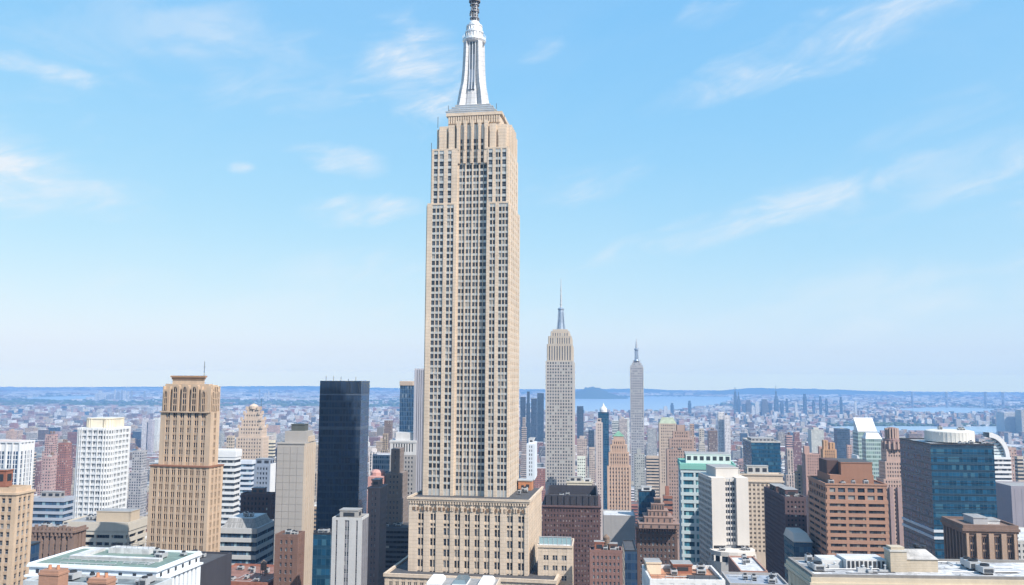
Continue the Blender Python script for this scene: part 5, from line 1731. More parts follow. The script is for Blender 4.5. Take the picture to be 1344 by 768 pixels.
# white slab hotel with a glazed slot
B = Bld('hotel_tower', 'white blank walled slab tower with a dark glazed slot and banded left flank', 'tower', 935, 982, 917, 629, 400, 'the white slotted tower', yv=720, rot=R(2))
B.mats = [stone("white_precast", (.54, .51, .475), var=.06), stone("grey_flank", (.33, .34, .36), var=.1)]
x0, x1, y0, y1 = B.X0, B.X1, B.Y0, B.Y1
a, b = B.lx(952.5, 660), B.lx(967, 660)
zg = B.z(958, 716)
B.wall.box(a - .01, b + .01, y0 + 2.5, y1, 0, B.H, 1)
B.wall.box(a + 3, x1, y0 + 6, y1, 0, B.H - .05, 1)
for p0, p1 in ((x0, a), (b, x1)):
    B.wall.box(p0, p1, y0, y1 - 1, zg, B.H + .6, 0)
fr = ((a, y0 + 2.5), (1, 0), (0, -1), b - a, 'F')
rows = [(B.H - 1.4 - i * 2.6 - 1.6, B.H - 1.4 - i * 2.6) for i in range(11)]
B.draw(fr, [(.3, (b - a) * .5 - .15, 2), ((b - a) * .5 + .15, b - a - .3, 2)], rows, zg, B.H, .8, 1, 0, False, .7)
fr = ((x0, y1 - 1), (0, -1), (-1, 0), y1 - 1 - y0, 'L')
L = fr[3]
n = max(4, int(L / 2.6))
B.draw(fr, [(i * L / n + .35, (i + 1) * L / n - .35, 1) for i in range(n)], [(B.H - 1 - i * 2.6 - 1.5, B.H - 1 - i * 2.6) for i in range(24)], B.H - 66, B.H + .6, .45, 0, 0, False, .8)
B.wall.box(x0, a, y0 + 3, y1 - 1.01, 0, zg - .01, 1)
mech(B, a - 3, b + 2.5, y0 + 5, y1 - 3, 4.5, B.mats[0], z=B.H + .02, louv=False)
mech(B, b + 1, x1 - 1.5, y0 + 8, y1 - 3, 2.8, CONC, z=B.H + .6)
pd = MB()
pz = B.z(960, 724, y0 - 6)
pts = []
for i in range(9):
    t = math.pi + i * math.pi / 8
    pts.append((10.2 * math.cos(t) * 1.0 + (a + b) / 2, y0 - 1.5 + 7.0 * math.sin(t)))
pts2 = pts + [(pts[-1][0], y0 + 2.6), (pts[0][0], y0 + 2.6)]
pd.prism(pts2, 0, pz - 4.6, 0)
pd.prism([(x * .97 + (a + b) / 2 * .03, y + .2) for x, y in pts2], pz - 4.6, pz - 2.0, 1)
for x, y in pts:
    pd.box(x - .45, x + .45, y - .3, y + .4, pz - 4.6, pz - 2.0, 0)
pd.prism(pts2, pz - 2.0, pz, 0, bottom=True)
B.part('entrance_rotunda', pd, [B.mats[0], GL])
B.units(a - 5, b + 5, y0 - 5, y0 - 1, pz + .02, 3, 71)
B.finish()
B = Bld('low_building', 'low flat roofed brick wing right of the white slotted tower', 'building', 972, 1008, 968, 752, 330, None, depth=28)
B.mats = [stone("faded_brick", (.32, .19, .15), var=.2)]
B.punched((B.X0, B.X1, B.Y0, B.Y1, 0, B.H), 3, 3.4, .45, .5, zf=B.H - 12)
B.parapet(B.X0, B.X1, B.Y0, B.Y1, B.H, .7, .5, 0, PALEROOF)
B.units(B.X0 + 1, B.X1 - 1, B.Y0 + 2, B.Y1 - 2, B.H + .07, 3, 72)
B.finish()

B = Bld('apartment_block', 'beige square windowed block behind the white slotted tower', 'building', 962, 1028, 1034, 624, 500, 'the beige square windowed block', yv=712)
B.mats = [stone("beige_grid_stone", (.50, .42, .34), var=.1)]
B.punched((B.X0, B.X1, B.Y0, B.Y1, 0, B.H - 4), 2.9, 2.9, .5, .5, zf=B.H - 46, pr=.5, g=2, mg=.5)
B.wall.box(B.X0 - .5, B.X1 + .5, B.Y0 - .5, B.Y1 + .5, B.H - 3.99, B.H - 3.2, 0, bottom=True)
B.wall.box(B.X0 + .2, B.X1 - .2, B.Y0 + .2, B.Y1 - .2, B.H - 3.2, B.H, 0)
B.parapet(B.X0, B.X1, B.Y0, B.Y1, B.H, .9, .5, 0, PALEROOF, .3)
mech(B, *frac(B, .3, .72, .3, .8), 5, CONC)
B.units(B.X0 + 3, B.X1 - 3, B.Y0 + 2, B.Y0 + 9, B.H + .08, 5, 73)
B.finish()
B = Bld('glass_block', 'squat navy glass block with pale roof rim beyond the beige square windowed block', 'building', 986, 1024, 1026, 581, 850, 'the squat navy block', yv=616, depth=45)
B.mats = [CONC]
cw = MB(); cw.box(B.X0, B.X1, B.Y0, B.Y1, 0, B.H, 0); B.part('curtain_wall', cw, NAVY2)
B.parapet(B.X0, B.X1, B.Y0, B.Y1, B.H, 1.4, .8, 0, PALEROOF, .4)
mech(B, *frac(B, .1, .9, .3, .8), 3, CONCD)
B.finish()

# ornate tower group
B = Bld('masonry_tower', 'tall beige tower with a faintly green mansard top beyond the turquoise roofed tower', 'tower', 865, 888, 891, 556, 850, 'the mansard topped tower', yv=600)
B.mats = [stone("rose_beige_stone", (.43, .35, .29), var=.14)]
B.punched((B.X0, B.X1, B.Y0, B.Y1, 0, B.H), 2.6, 3.4, .42, .5, zf=B.H - 60)
mr = MB(); mr.taper((B.X0, B.X1, B.Y0, B.Y1), (B.X0 + 3, B.X1 - 3, B.Y0 + 3, B.Y1 - 3), B.H + .01, B.H + 6, 0)
B.part('roof', mr, roofing("pale_green_roof", (.36, .42, .32)))
B.finish()
B = Bld('brick_tower', 'brownish stepped apartment tower left of the turquoise roofed tower', 'tower', 875, 914, 920, 590, 700, 'the brownish stepped tower', yv=690)
B.mats = [stone("rose_brown_brick", (.34, .25, .215), var=.16)]
hx, hy = B.W / 2, B.D / 2
zq = [B.z(895, y) for y in (590, 576, 566, 558)]
B.punched((-hx, hx, -hy, hy, 0, zq[0]), 2.4, 3.1, .42, .5, zf=zq[0] - 75)
for i, (a, b) in enumerate(((-.8, .85), (-.55, .6), (-.3, .3))):
    B.punched((a * hx, b * hx, -hy * .8 + i * 2, hy * .8 - i * 2, zq[i], zq[i + 1]), 2.2, 3.1, .42, .5, head=.4)
B.units(-hx + 1, hx - 1, -hy + 1, -hy * .8, zq[0], 2, 74)
B.finish()

# dark purple block
B = Bld('brick_block', 'dark plum block with a long shaded left flank, left of the orange banded office', 'building', 1030, 1058, 1003, 655, 430, 'the dark plum flank block', yv=768, rot=R(-3))
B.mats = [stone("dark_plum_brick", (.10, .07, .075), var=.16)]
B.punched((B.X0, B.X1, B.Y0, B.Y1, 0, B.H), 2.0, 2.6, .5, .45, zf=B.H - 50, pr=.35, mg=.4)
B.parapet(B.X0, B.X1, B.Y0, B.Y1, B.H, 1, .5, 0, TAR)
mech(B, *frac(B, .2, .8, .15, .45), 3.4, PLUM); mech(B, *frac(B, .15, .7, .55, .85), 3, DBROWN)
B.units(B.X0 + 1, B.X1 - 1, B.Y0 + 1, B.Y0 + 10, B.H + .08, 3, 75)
B.glass = GLD
B.finish()
B = Bld('glass_block', 'low blue glass block with sloped pale roof below the orange banded office', 'building', 1042, 1066, 1038, 712, 400, 'the low blue sloped roof block', yv=735, depth=20)
B.mats = [CONC]
cw = MB(); cw.box(B.X0, B.X1, B.Y0, B.Y1, 0, B.H, 0); B.part('curtain_wall', cw, NAVY2)
B.wall.prism([(B.X0 - .2, B.Y0 - .2), (B.X1 + .2, B.Y0 - .2), (B.X1 + .2, B.Y1), (B.X0 - .2, B.Y1)], B.H, B.H + .4, 0, 0, None, True)
B.wall.taper((B.X0, B.X1, B.Y0, B.Y1), (B.X0 + 1, B.X1 - 1, B.Y0 + 5, B.Y1 - .2), B.H + .41, B.H + 3.4, 0)
B.finish('sloped_roof')

# orange banded office
B = Bld('office_tower', 'orange brown banded granite office tower with a brown rooftop block', 'tower', 1083, 1165, 1060, 637, 385, 'the orange banded office', yv=735)
B.mats = [ORANGE]
B.ribbon((B.X0, B.X1, B.Y0, B.Y1, 0, B.H - 6.6), 2.95, .46, zf=B.H - 44, pr=.45, mull=1.6, cols=8.5, glassm=glass("bronze_glass", (.02, .02, .022), light=(.2, .18, .16), share=.2))
B.ribbon((B.X0 + .3, B.X1 - .3, B.Y0 + .3, B.Y1 - .3, B.H - 6.59, B.H), 3.25, .6, pr=.5, mull=4.0, cols=4.2, glassm=GL)
B.parapet(B.X0, B.X1, B.Y0, B.Y1, B.H, .7, .5, 0, TAR)
RB = stone("brown_granite", (.27, .145, .10), var=.12)
za = MB()
a, b = B.lx(1104, 620, B.Y0 + 5), B.lx(1145, 620, B.Y0 + 5)
zt = B.z(1125, 608, B.Y0 + 5)
za.box(a, b, B.Y0 + 5, B.Y1 - 6, B.H + .07, zt, 0)
za.box(a - .2, b + .2, B.Y0 + 4.8, B.Y1 - 5.8, zt, zt + .4, 0, 1, bottom=True)
za.box(b, B.X1 - 4, B.Y0 + 6, B.Y1 - 6, B.H + .07, B.H + 4, 0, 1)
B.part('penthouse', za, [RB, TAR])
zb = MB(); zb.box(B.X0 + 3.4, a - .02, B.Y0 + 4, B.Y1 - 5, B.H + .07, B.H + 4.0, 0); zb.box(a - 5.2, a - .05, B.Y0 + 9, B.Y1 - 8, B.H + 4.0, zt + .8, 1)
B.part('plant_room', zb, [RB, DBROWN])
B.units(B.X0 + 1, B.X1 - 2, B.Y0 + 1, B.Y0 + 4.5, B.H + .08, 4, 76)
B.finish()

# art deco apartment tower with drum crown
B = Bld('art_deco_tower', 'dusty beige art deco tower with stepped drum crown right of the orange banded office', 'tower', 1160, 1198, 1150, 629, 560, 'the drum crowned tower', yv=725, rot=R(-1))
B.mats = [stone("dusty_pink_stone", (.39, .285, .245), var=.14), stone("shaded_plum_stone", (.30, .22, .21), var=.14)]
hx, hy = B.W / 2, B.D / 2
zq = [B.z(1178, y) for y in (629, 606, 590)]
B.punched((-hx, hx, -hy, hy, 0, zq[0]), 2.1, 3.0, .45, .5, zf=zq[0] - 60, pr=.4, mg=.4)
for kx in (-.55, .0, .55): B.wall.box(hx * kx - 1.2, hx * kx + 1.2, -hy - 1.2, -hy - .005, 0, zq[0] - 5, 1)
B.punched((-hx * .82, hx * .9, -hy * .85, hy * .85, zq[0], zq[1]), 2.0, 3.0, .45, .5, pr=.4, mg=.4, head=.4)
B.punched((-hx * .66, hx * .75, -hy * .7, hy * .7, zq[1], zq[2]), 2.0, 3.0, .45, .5, pr=.4, mg=.4, head=.4)
dr = MB()
r = hx * .62
yz = lambda y: B.z(1172, y)
dr.lathe([(r * 1.05, zq[2]), (r * 1.05, yz(583)), (r * .9, yz(582)), (r * .9, yz(577)), (r * .62, yz(576)), (r * .62, yz(566)), (r * .5, yz(565)), (r * .5, yz(562)), (0, yz(561))], -hx * .05, 0, 14)
for i in range(14):
    a = 2 * math.pi * i / 14
    for rr_, za_, zb3 in ((r * 1.05, zq[2], yz(582)), (r * .64, yz(576), yz(565))):
        dr.box(-hx * .05 + rr_ * math.cos(a) - .5, -hx * .05 + rr_ * math.cos(a) + .5, rr_ * math.sin(a) - .5, rr_ * math.sin(a) + .5, za_, zb3 + 1.2, 1)
B.part('crown', dr, [stone("mauve_brick", (.25, .17, .16)), B.mats[0]])
B.finish()

# white slant roof towers
B = Bld('office_tower', 'pale green glass tower with a bright white slanted roof', 'tower', 1126, 1151, 1119, 566, 850, 'the white slant roofed tower', yv=605)
B.mats = [WHITE]
cw = MB(); cw.box(B.X0, B.X1, B.Y0, B.Y1, 0, B.H, 0); B.part('curtain_wall', cw, GREENGL)
zt = B.z(1138, 549)
w0, w1, f0, f1 = B.X0, B.X1, B.Y0, B.Y1
sl = MB()
sl.face([(w0, f0, B.H + .01), (w1, f0, B.H + .01), (w1, f1 - 4, zt), (w0, f1 - 4, zt)])
sl.face([(w1, f1 - 4, B.H + .01), (w0, f1 - 4, B.H + .01), (w0, f1 - 4, zt), (w1, f1 - 4, zt)])
sl.face([(w1, f0, B.H + .01), (w1, f1 - 4, B.H + .01), (w1, f1 - 4, zt)])
sl.face([(w0, f1 - 4, B.H + .01), (w0, f0, B.H + .01), (w0, f1 - 4, zt)])
B.part('slanted_roof', sl, WHITE)
B.wall.box(w0 - .4, w1 + .4, f0 - .4, f0 + .3, B.H - .8, B.H + .3, 0, bottom=True)
B.finish('roof_rim')
B = Bld('office_tower', 'shorter pale green glass block with white cap right of the white slant roofed tower', 'tower', 1136, 1158, 1131, 576, 760, None, yv=620)
B.mats = [WHITE]
cw = MB(); cw.box(B.X0, B.X1, B.Y0, B.Y1, 0, B.H, 0); B.part('curtain_wall', cw, GREENGL)
B.wall.taper((B.X0, B.X1, B.Y0, B.Y1), (B.X0 + 2, B.X1 - 2, B.Y0 + 4, B.Y1 - 2), B.H + .01, B.H + 5, 0)
B.finish('roof')
B = Bld('office_block', 'white wedge shaped block with a steep pointed top behind the orange banded office', 'building', 1126, 1137, None, 625, 560, None, yv=640, depth=12)
B.mats = [WHITE]
zt = B.z(1130, 598)
B.wall.prism([(B.X0, B.Y0), (B.X1, B.Y0), (B.X1, B.Y1), (B.X0, B.Y1)], 0, B.H, 0)
B.wall.prism([(B.X0, B.Y0), (B.X1, B.Y0), (B.X1, B.Y1), (B.X0, B.Y1)], B.H, zt, 0, None, [(B.X0, B.Y0), (B.X0 + .8, B.Y0), (B.X0 + .8, B.Y1), (B.X0, B.Y1)])
B.finish()

# pink and orange group
B = Bld('brick_tower', 'pinkish brick tower with corner turrets left of the orange banded office roof', 'tower', 1057, 1082, 1052, 596, 800, 'the pinkish turreted tower', yv=640)
B.mats = [stone("rose_brick", (.40, .26, .22), var=.16)]
B.punched((B.X0, B.X1, B.Y0, B.Y1, 0, B.H), 2.4, 3.1, .42, .5, zf=B.H - 50)
for sx in (-1, 1): B.wall.box(sx * B.W * .4 - 2.4, sx * B.W * .4 + 2.4, B.Y0 + 1, B.Y0 + 6, B.H + .01, B.H + 7, 0)
B.finish()
B = Bld('brick_tower', 'orange brown tower of two ribbed shafts right of the pinkish turreted tower', 'tower', 1080, 1098, 1077, 590, 760, 'the orange ribbed tower', yv=612)
B.mats = [stone("orange_tan_brick", (.44, .27, .16), var=.14)]
B.punched((B.X0, B.X1, B.Y0, B.Y1, 0, B.H), 2.0, 3.1, .42, .55, zf=B.H - 35, k=.3)
B.punched((B.X0 + 1, B.X0 + .42 * B.W, B.Y0 + 1, B.Y1 - 2, B.H + .01, B.H + 8), 2.0, 3.1, .42, .55, k=.3)
B.punched((B.X0 + .55 * B.W, B.X1 - 1, B.Y0 + 1, B.Y1 - 2, B.H + .01, B.H + 6), 2.0, 3.1, .42, .55, k=.3)
B.finish()

# navy glass block
B = Bld('glass_tower', 'big navy glass office block with a white drum on its roof', 'tower', 1221, 1304, 1194, 583, 430, 'the big navy glass block', yv=735, rot=R(-4), depth=40)
B.mats = [DKMET, stone("white_band", (.5, .54, .58), var=.05), WHITE]
cw = MB()
cw.box(B.X0, B.X1, B.Y0, B.Y1, 0, B.H - .6, 0)
B.part('curtain_wall', cw, NAVY2)
for i in range(27):
    z = B.H - 1.2 - i * 3.0
    B.wall.box(B.X0 - .16, B.X1 + .16, B.Y0 - .16, B.Y1 + .16, z - .14, z, 0, bottom=True)
for y in (697, 706):
    z = B.z(1260, y)
    bd = MB(); bd.box(B.X0 - .4, B.X1 + .4, B.Y0 - .4, B.Y1 + .4, z - .9, z + .4, 0, bottom=True)
    B.part('white_band', bd, B.mats[1])
B.parapet(B.X0, B.X1, B.Y0, B.Y1, B.H - .6, .9, .4, 0, PALEROOF, .2)
dm_ = MB()
cx = B.lx(1246, 575, 2); rr_ = 29 * 450 / F
zt = B.z(1246, 567, -4)
dm_.lathe([(rr_, B.H), (rr_, zt), (rr_ * .97, zt + .4), (rr_ * .8, zt + .8), (0, zt + 1)], cx, 2, 40)
for i in range(40):
    a = 2 * math.pi * i / 40
    dm_.box(cx + rr_ * math.cos(a) - .1, cx + rr_ * math.cos(a) + .1, 2 + rr_ * math.sin(a) - .1, 2 + rr_ * math.sin(a) + .1, B.H, zt, 0)
B.part('roof_drum', dm_, stone("pale_drum_panel", (.52, .51, .48), var=.06))
B.units(cx - 7, cx + 7, -4, 7, zt + .9, 3, 77)
B.units(B.X0 + 2, B.X1 - 2, B.Y0 + 1, B.Y0 + 6, B.H - .5, 4, 78)
B.finish('floor_line')

# white tower with an arched crown
B = Bld('office_tower', 'white banded tower with a quarter arch crown right of the big navy glass block', 'tower', 1300, 1327, 1296, 600, 640, 'the arched crown tower', yv=680, rot=R(-2), depth=30)
B.mats = [WHITE, TEALW]
B.ribbon((B.X0, B.X1, B.Y0, B.Y1, 0, B.H), 3.4, .48, zf=B.H - 60, mull=1.6)
ac = MB()
Rr = B.W * .95
seg = 12
for i in range(seg):
    t0, t1 = math.pi / 2 * i / seg, math.pi / 2 * (i + 1) / seg
    P = lambda t, k, y: (B.X0 + Rr * k * math.sin(t), y, B.H + (B.z(1312, 568) - B.H) * k * math.cos(t))
    for y0_, y1_ in ((B.Y0, B.Y0 + 9),):
        ac.face([P(t0, 1, y0_), P(t0, .80, y0_), P(t1, .80, y0_), P(t1, 1, y0_)])
        ac.face([P(t0, .80, y1_), P(t0, 1, y1_), P(t1, 1, y1_), P(t1, .80, y1_)])
        ac.face([P(t0, 1, y1_), P(t0, 1, y0_), P(t1, 1, y0_), P(t1, 1, y1_)])
        ac.face([P(t0, .8, y0_), P(t0, .8, y1_), P(t1, .8, y1_), P(t1, .8, y0_)])
B.part('arch', ac, WHITE)
fn = MB()
for i in range(6):
    z0_, z1_ = B.H + .05 + i * 2.2, B.H + 1.4 + i * 2.2
    k = math.cos(math.asin(min(.98, z1_ - B.H and (z1_ - B.H) / ((B.z(1312, 568) - B.H) * .8))))
    if k > .2: fn.box(B.X0 + .5, B.X0 + Rr * .8 * k, B.Y0 + 2, B.Y0 + 7, z0_, z1_, 0, bottom=True)
B.part('crown_storey', fn, [TEALW])
B.finish()
B = Bld('concrete_block', 'plain purple grey slab at the right edge of the photo', 'building', 1327, 1400, 1322, 640, 520, 'the rightmost plain slab', yv=700, depth=25)
B.mats = [stone("purple_grey_render", (.26, .245, .28), var=.08)]
B.wall.box(B.X0, B.X1, B.Y0, B.Y1, 0, B.H, 0)
B.parapet(B.X0, B.X1, B.Y0, B.Y1, B.H, .7, .4, 0, GREYROOF)
for i in range(6): B.wall.box(B.X0 + 2 + i * 4, B.X0 + 2.15 + i * 4, B.Y0 - .08, B.Y0 - .003, 0, B.H - 1, 0)
B.finish()
B = Bld('low_building', 'low pale cluttered roof beside the dark brown arcaded building at the right edge', 'building', 1330, 1420, 1322, 712, 420, None, depth=40)
B.mats = [CONC]
B.punched((B.X0, B.X1, B.Y0, B.Y1, 0, B.H), 2.6, 3.2, .5, .5, zf=B.H - 20)
B.parapet(B.X0, B.X1, B.Y0, B.Y1, B.H, .7, .4, 0, PALEROOF)
B.units(B.X0 + 1, B.X0 + 16, B.Y0 + 2, B.Y0 + 26, B.H + .08, 6, 79)
B.finish()

# dark brown arcaded building
B = Bld('masonry_building', 'dark brown stone building with tall piers and arches below the big navy glass block', 'building', 1264, 1337, 1240, 692, 320, 'the dark brown arcaded building', rot=R(-6), depth=20)
B.mats = [stone("brown_sandstone", (.185, .125, .10), var=.2), stone("light_brown_sandstone", (.36, .255, .19), var=.18)]
x0, x1, y0, y1 = B.X0, B.X1, B.Y0, B.Y1
B.wall.box(x0 + 1, x1 - 1, y0 + 1, y1 - 1, 0, B.H - .02, 0)
fr = B.frame('F', x0 + 1, x1 - 1, y0 + 1, y1 - 1)
L = fr[3]
for i in range(4):
    u = (i + .5) * L / 4
    for q in (-1, 1):
        B.wall.fbox(fr, u + q * L / 8 - (.9 if q > 0 else 0.0) , u + q * L / 8 + (0.0 if q > 0 else .9), 0, B.H - 2.4, 0, 1.2, 1)
    B.wall.fbox(fr, u - L / 8 + .91, u + L / 8 - .91, B.H - 3.6, B.H - 1.6, 0, .6, 0)
    B.mats.append(B.mats[1]) if False else None
    arch(fr, u, L / 4 - 3.2, B.H - 11.2, B.H - 3.7, .12)
    for j in range(5):
        B.wins.append((fr, u - .9, u - .1, B.H - 15 - j * 3.1, B.H - 12.9 - j * 3.1, .04)); B.wins.append((fr, u + .1, u + .9, B.H - 15 - j * 3.1, B.H - 12.9 - j * 3.1, .04))
for sd_ in 'LR':
    fr = B.frame(sd_, x0 + 1, x1 - 1, y0 + 1, y1 - 1)
    L = fr[3]
    n = 6
    for i in range(n + 1):
        u = min(max(i * L / n, .5), L - .5)
        B.wall.fbox(fr, u - .5, u + .5, 0, B.H - 2.4, 0, .9, 0)
    for i in range(n):
        for j in range(6):
            B.wins.append((fr, (i + .5) * L / n - .55, (i + .5) * L / n + .55, B.H - 6.4 - j * 3.2, B.H - 4.2 - j * 3.2, .04))
oc = MB()
oc.box(x0 - .4, x1 + .4, y0 - .4, y1 + .4, B.H - 1.59, B.H - .6, 0, bottom=True)
oc.box(x0, x1, y0, y1, B.H - 2.39, B.H - 1.6, 0, bottom=True)
B.part('cornice', oc, B.mats[0])
B.parapet(x0, x1, y0, y1, B.H - .6, 1.3, .6, 0, TAR)
mech(B, *frac(B, .32, .58, .3, .75), 2.8, stone("grey_lead", (.36, .36, .37)), z=B.H - .52, louv=False)
mech(B, *frac(B, .60, .82, .35, .7), 1.8, PALEROOF, z=B.H - .52, louv=False)
B.glass = GLD
B.finish()

# ------------------------------------------------------------------ near roofs along the bottom edge
B = Bld('stone_building', 'pale stone building with wide snow white roof and masonry roof house, right foreground', 'building', 1066, 1420, 1040, 760, 175, 'the snow roofed building', rot=R(-2), depth=17)
B.mats = [stone("pale_tan_limestone", (.50, .43, .33), var=.12), stone("weathered_parapet", (.20, .19, .18), var=.25)]
x0, x1, y0, y1 = B.X0, B.X1, B.Y0, B.Y1
ys = y0 + 34
B.punched((x0, x1, y0, y1, 0, B.H - 1.6), 3.4, 4.6, .5, .6, zf=B.H - 16, pr=.5, head=2.2, g=2)
cn = MB()
cn.box(x0 - .6, x1 + .6, y0 - .6, y1 + .6, B.H - 1.6, B.H - 1.0, 0, bottom=True)
cn.box(x0 - .3, x1 + .3, y0 - .3, y1 + .3, B.H - 1.0, B.H, 0)
for i in range(44):
    x = x0 + (i + .5) * (x1 - x0) / 44
    cn.box(x - .2, x + .2, y0 - .5, y0 - .005, B.H - 2.0, B.H - 1.602, 0, bottom=True)
for i in range(18):
    y = y0 + (i + .5) * (y1 - y0) / 18
    cn.box(x0 - .5, x0 - .005, y - .2, y + .2, B.H - 2.0, B.H - 1.602, 0, bottom=True)
B.part('cornice', cn, B.mats[0])
B.parapet(x0, x1, y0, y1, B.H, .55, .7, 1, roofing("snow_white_roof", (.58, .59, .61), .85))
def roof_at(px, py):
    r = pix_dir(px, py)
    k = (B.H + .1 - CZ) / r.z
    w = Vector((r.x * k, r.y * k)) - B.o
    return w.dot(B.u), w.dot(B.v)
rh = MB()
a, ya = roof_at(1172, 752); b, _ = roof_at(1234, 752)
STN = stone("roof_house_stone", (.40, .345, .27), var=.2, course=.5)
rh.box(a, a + 3.4, ya + 1, ya + 4.2, B.H + .07, B.H + 4.2, 0)
rh.box(a - .15, a + 3.55, ya + .85, ya + 4.35, B.H + 4.2, B.H + 4.55, 1, bottom=True)
rh.box(a + .3, a + 3.1, ya + 1.3, ya + 3.9, B.H + 4.55, B.H + 5.1, 0)
B.part('masonry_stack', rh, [STN, CONC])
sh = MB()
sh.prism([(a + 3.41, ya + 1.4), (b, ya + 1.4), (b, ya + 6), (a + 3.41, ya + 6)], B.H + .07, B.H + 2.6, 0, 1)
sh.prism([(a + 3.41, ya + 1.2), (b + .2, ya + 1.2), (b + .2, ya + 6.2), (a + 3.41, ya + 6.2)], B.H + 2.6, B.H + 4.3, 1, None, [(a + 3.41, ya + 3.4), (b - 1.5, ya + 3.4), (b - 1.5, ya + 3.9), (a + 3.41, ya + 3.9)], True)
B.part('roof_house', sh, [STN, roofing("weathered_white_roof", (.45, .44, .43), .5)])
s2 = MB()
c0, yc = roof_at(1098, 748)
s2.box(a - 8.5, a - .02, ya + 3, ya + 9, B.H + .07, B.H + 2.1, 0, 1)
s2.prism([(a - 13, ya + 5), (a - 8.6, ya + 5), (a - 8.6, ya + 10), (a - 13, ya + 10)], B.H + .07, B.H + 1.6, 0, 1)
for i in range(9): s2.box(a - 8.2 + i * .9, a - 7.7 + i * .9, ya + 2.9, ya + 2.995, B.H + .4, B.H + 1.8, 2, bottom=True)
B.part('plant_house', s2, [stone("light_roof_render", (.5, .5, .5), var=.2), PALEROOF, DKMET])
rr2 = random.Random(5)
for i in range(8):
    px = rr2.uniform(1075, 1165); u_, v_ = roof_at(px, rr2.uniform(744, 752))
    pp = MB()
    w = rr2.uniform(.4, 1.1)
    pp.box(u_ - w, u_ + w, v_ - .5, v_ + .5, B.H + .07, B.H + rr2.uniform(.3, .9), 0)
    pp.lathe([(.25, B.H + .3), (.25, B.H + 1.2), (.4, B.H + 1.25), (0, B.H + 1.5)], u_ + .3, v_, 8)
    B.part('roof_vent', pp, HVAC)
for i in range(4):
    u_, v_ = roof_at(1212 + i * 5, 750)
    pp = MB()
    h = rr2.uniform(3.6, 4.8)
    pp.lathe([(.38, B.H + .08), (.38, B.H + h - .6), (.62, B.H + h - .5), (.62, B.H + h), (.3, B.H + h + .1), (0, B.H + h + .1)], u_, v_ + 5, 10)
    pp.lathe([(.5, B.H + h - 1.6), (.55, B.H + h - 1.5), (.38, B.H + h - 1.4)], u_, v_ + 5, 10)
    B.part('flue', pp, DKMET)
B.units(B.X0 + 3, a - 14, B.Y0 + 2, B.Y1 - 2, B.H + .08, 4, 91)
B.pipes(B.X0 + 2, B.X0 + 40, B.Y0 + 2, B.Y1 - 2, B.H + .07, 5, 26)
B.units(b + 2, B.X0 + 42, B.Y0 + 3, B.Y1 - 2, B.H + .08, 3, 92)
for i in range(7):
    u_, v_ = roof_at(rr2.uniform(1080, 1330), rr2.uniform(743, 753))
    pad = MB(); w_ = rr2.uniform(1.5, 4)
    pad.box(u_ - w_, u_ + w_, v_ - .35, v_ + .35, B.H + .065, B.H + .14, 0)
    B.part('walkway_pad', pad, TAR)
pipe = MB()
for px0, px1, py in ((1078, 1160, 748), (1240, 1330, 746), (1250, 1340, 752)):
    (u0, v0), (u1, v1) = roof_at(px0, py), roof_at(px1, py)
    pipe.tube((u0, v0, B.H + .3), (u1, v1, B.H + .3), .12, 6)
B.part('roof_pipe', pipe, HVAC)
B.finish()

B = Bld('stone_building', 'white walled building with an orange roof deck and cream stair box at the bottom', 'building', 853, 952, 846, 766, 205, 'the orange decked roof', rot=R(-2), depth=16)
B.mats = [stone("white_painted_wall", (.60, .60, .60), var=.12)]
B.punched((B.X0, B.X1, B.Y0, B.Y1, 0, B.H), 3.2, 3.8, .4, .5, zf=B.H - 10)
B.parapet(B.X0, B.X1, B.Y0, B.Y1, B.H, .9, .5, 0, roofing("orange_deck_roof", (.45, .22, .13), .5))
mech(B, *frac(B, .02, .22, .55, .85), 2.6, stone("cream_render", (.60, .50, .38), var=.06), z=B.H + .07, louv=False, name='stair_box')
mech(B, *frac(B, .40, .66, .62, .9), 2.0, REDDISH, z=B.H + .07)
B.units(B.X0 + 5, B.X1 - 2, B.Y0 + 7, B.Y1 - 2, B.H + .08, 5, 81)
B.pipes(B.X0 + 2, B.X1 - 2, B.Y0 + 2, B.Y0 + 7, B.H + .07, 4, 24)
B.railing(B.X0 + .2, B.X1 - .2, B.Y0 + .2, B.Y1 - .2, B.H + .9)
tp = MB(); tp.box(B.X0 + .55 * B.W, B.X1 - 1, B.Y0 + 1.4, B.Y0 + 6.5, B.H + .07, B.H + .5, 0); B.part('roof_curb', tp, TAR)
B.finish()
B = Bld('low_building', 'low grey blue roof with scattered vents left of the snow roofed building', 'building', 958, 1036, 950, 770, 235, None, depth=14)
B.mats = [CONCD]
B.wall.box(B.X0, B.X1, B.Y0, B.Y1, 0, B.H, 0)
B.parapet(B.X0, B.X1, B.Y0, B.Y1, B.H, .7, .4, 0, roofing("blue_grey_roof", (.30, .34, .40), .4))
B.units(B.X0 + 1, B.X1 - 1, B.Y0 + 2, B.Y1 - 2, B.H + .08, 5, 82)
B.pipes(B.X0 + 1, B.X1 - 1, B.Y0 + 2, B.Y1 - 2, B.H + .07, 3, 25)
B.finish()
B = Bld('low_building', 'low roof with white framed skylights in front of the podium of the tallest tower', 'building', 556, 650, None, 773, 262, None, rot=R(-6), depth=14)
B.mats = [LIME, WHITE]
B.wall.box(B.X0, B.X1, B.Y0, B.Y1, 0, B.H, 0)
B.parapet(B.X0, B.X1, B.Y0, B.Y1, B.H, .5, .4, 0, GREYROOF)
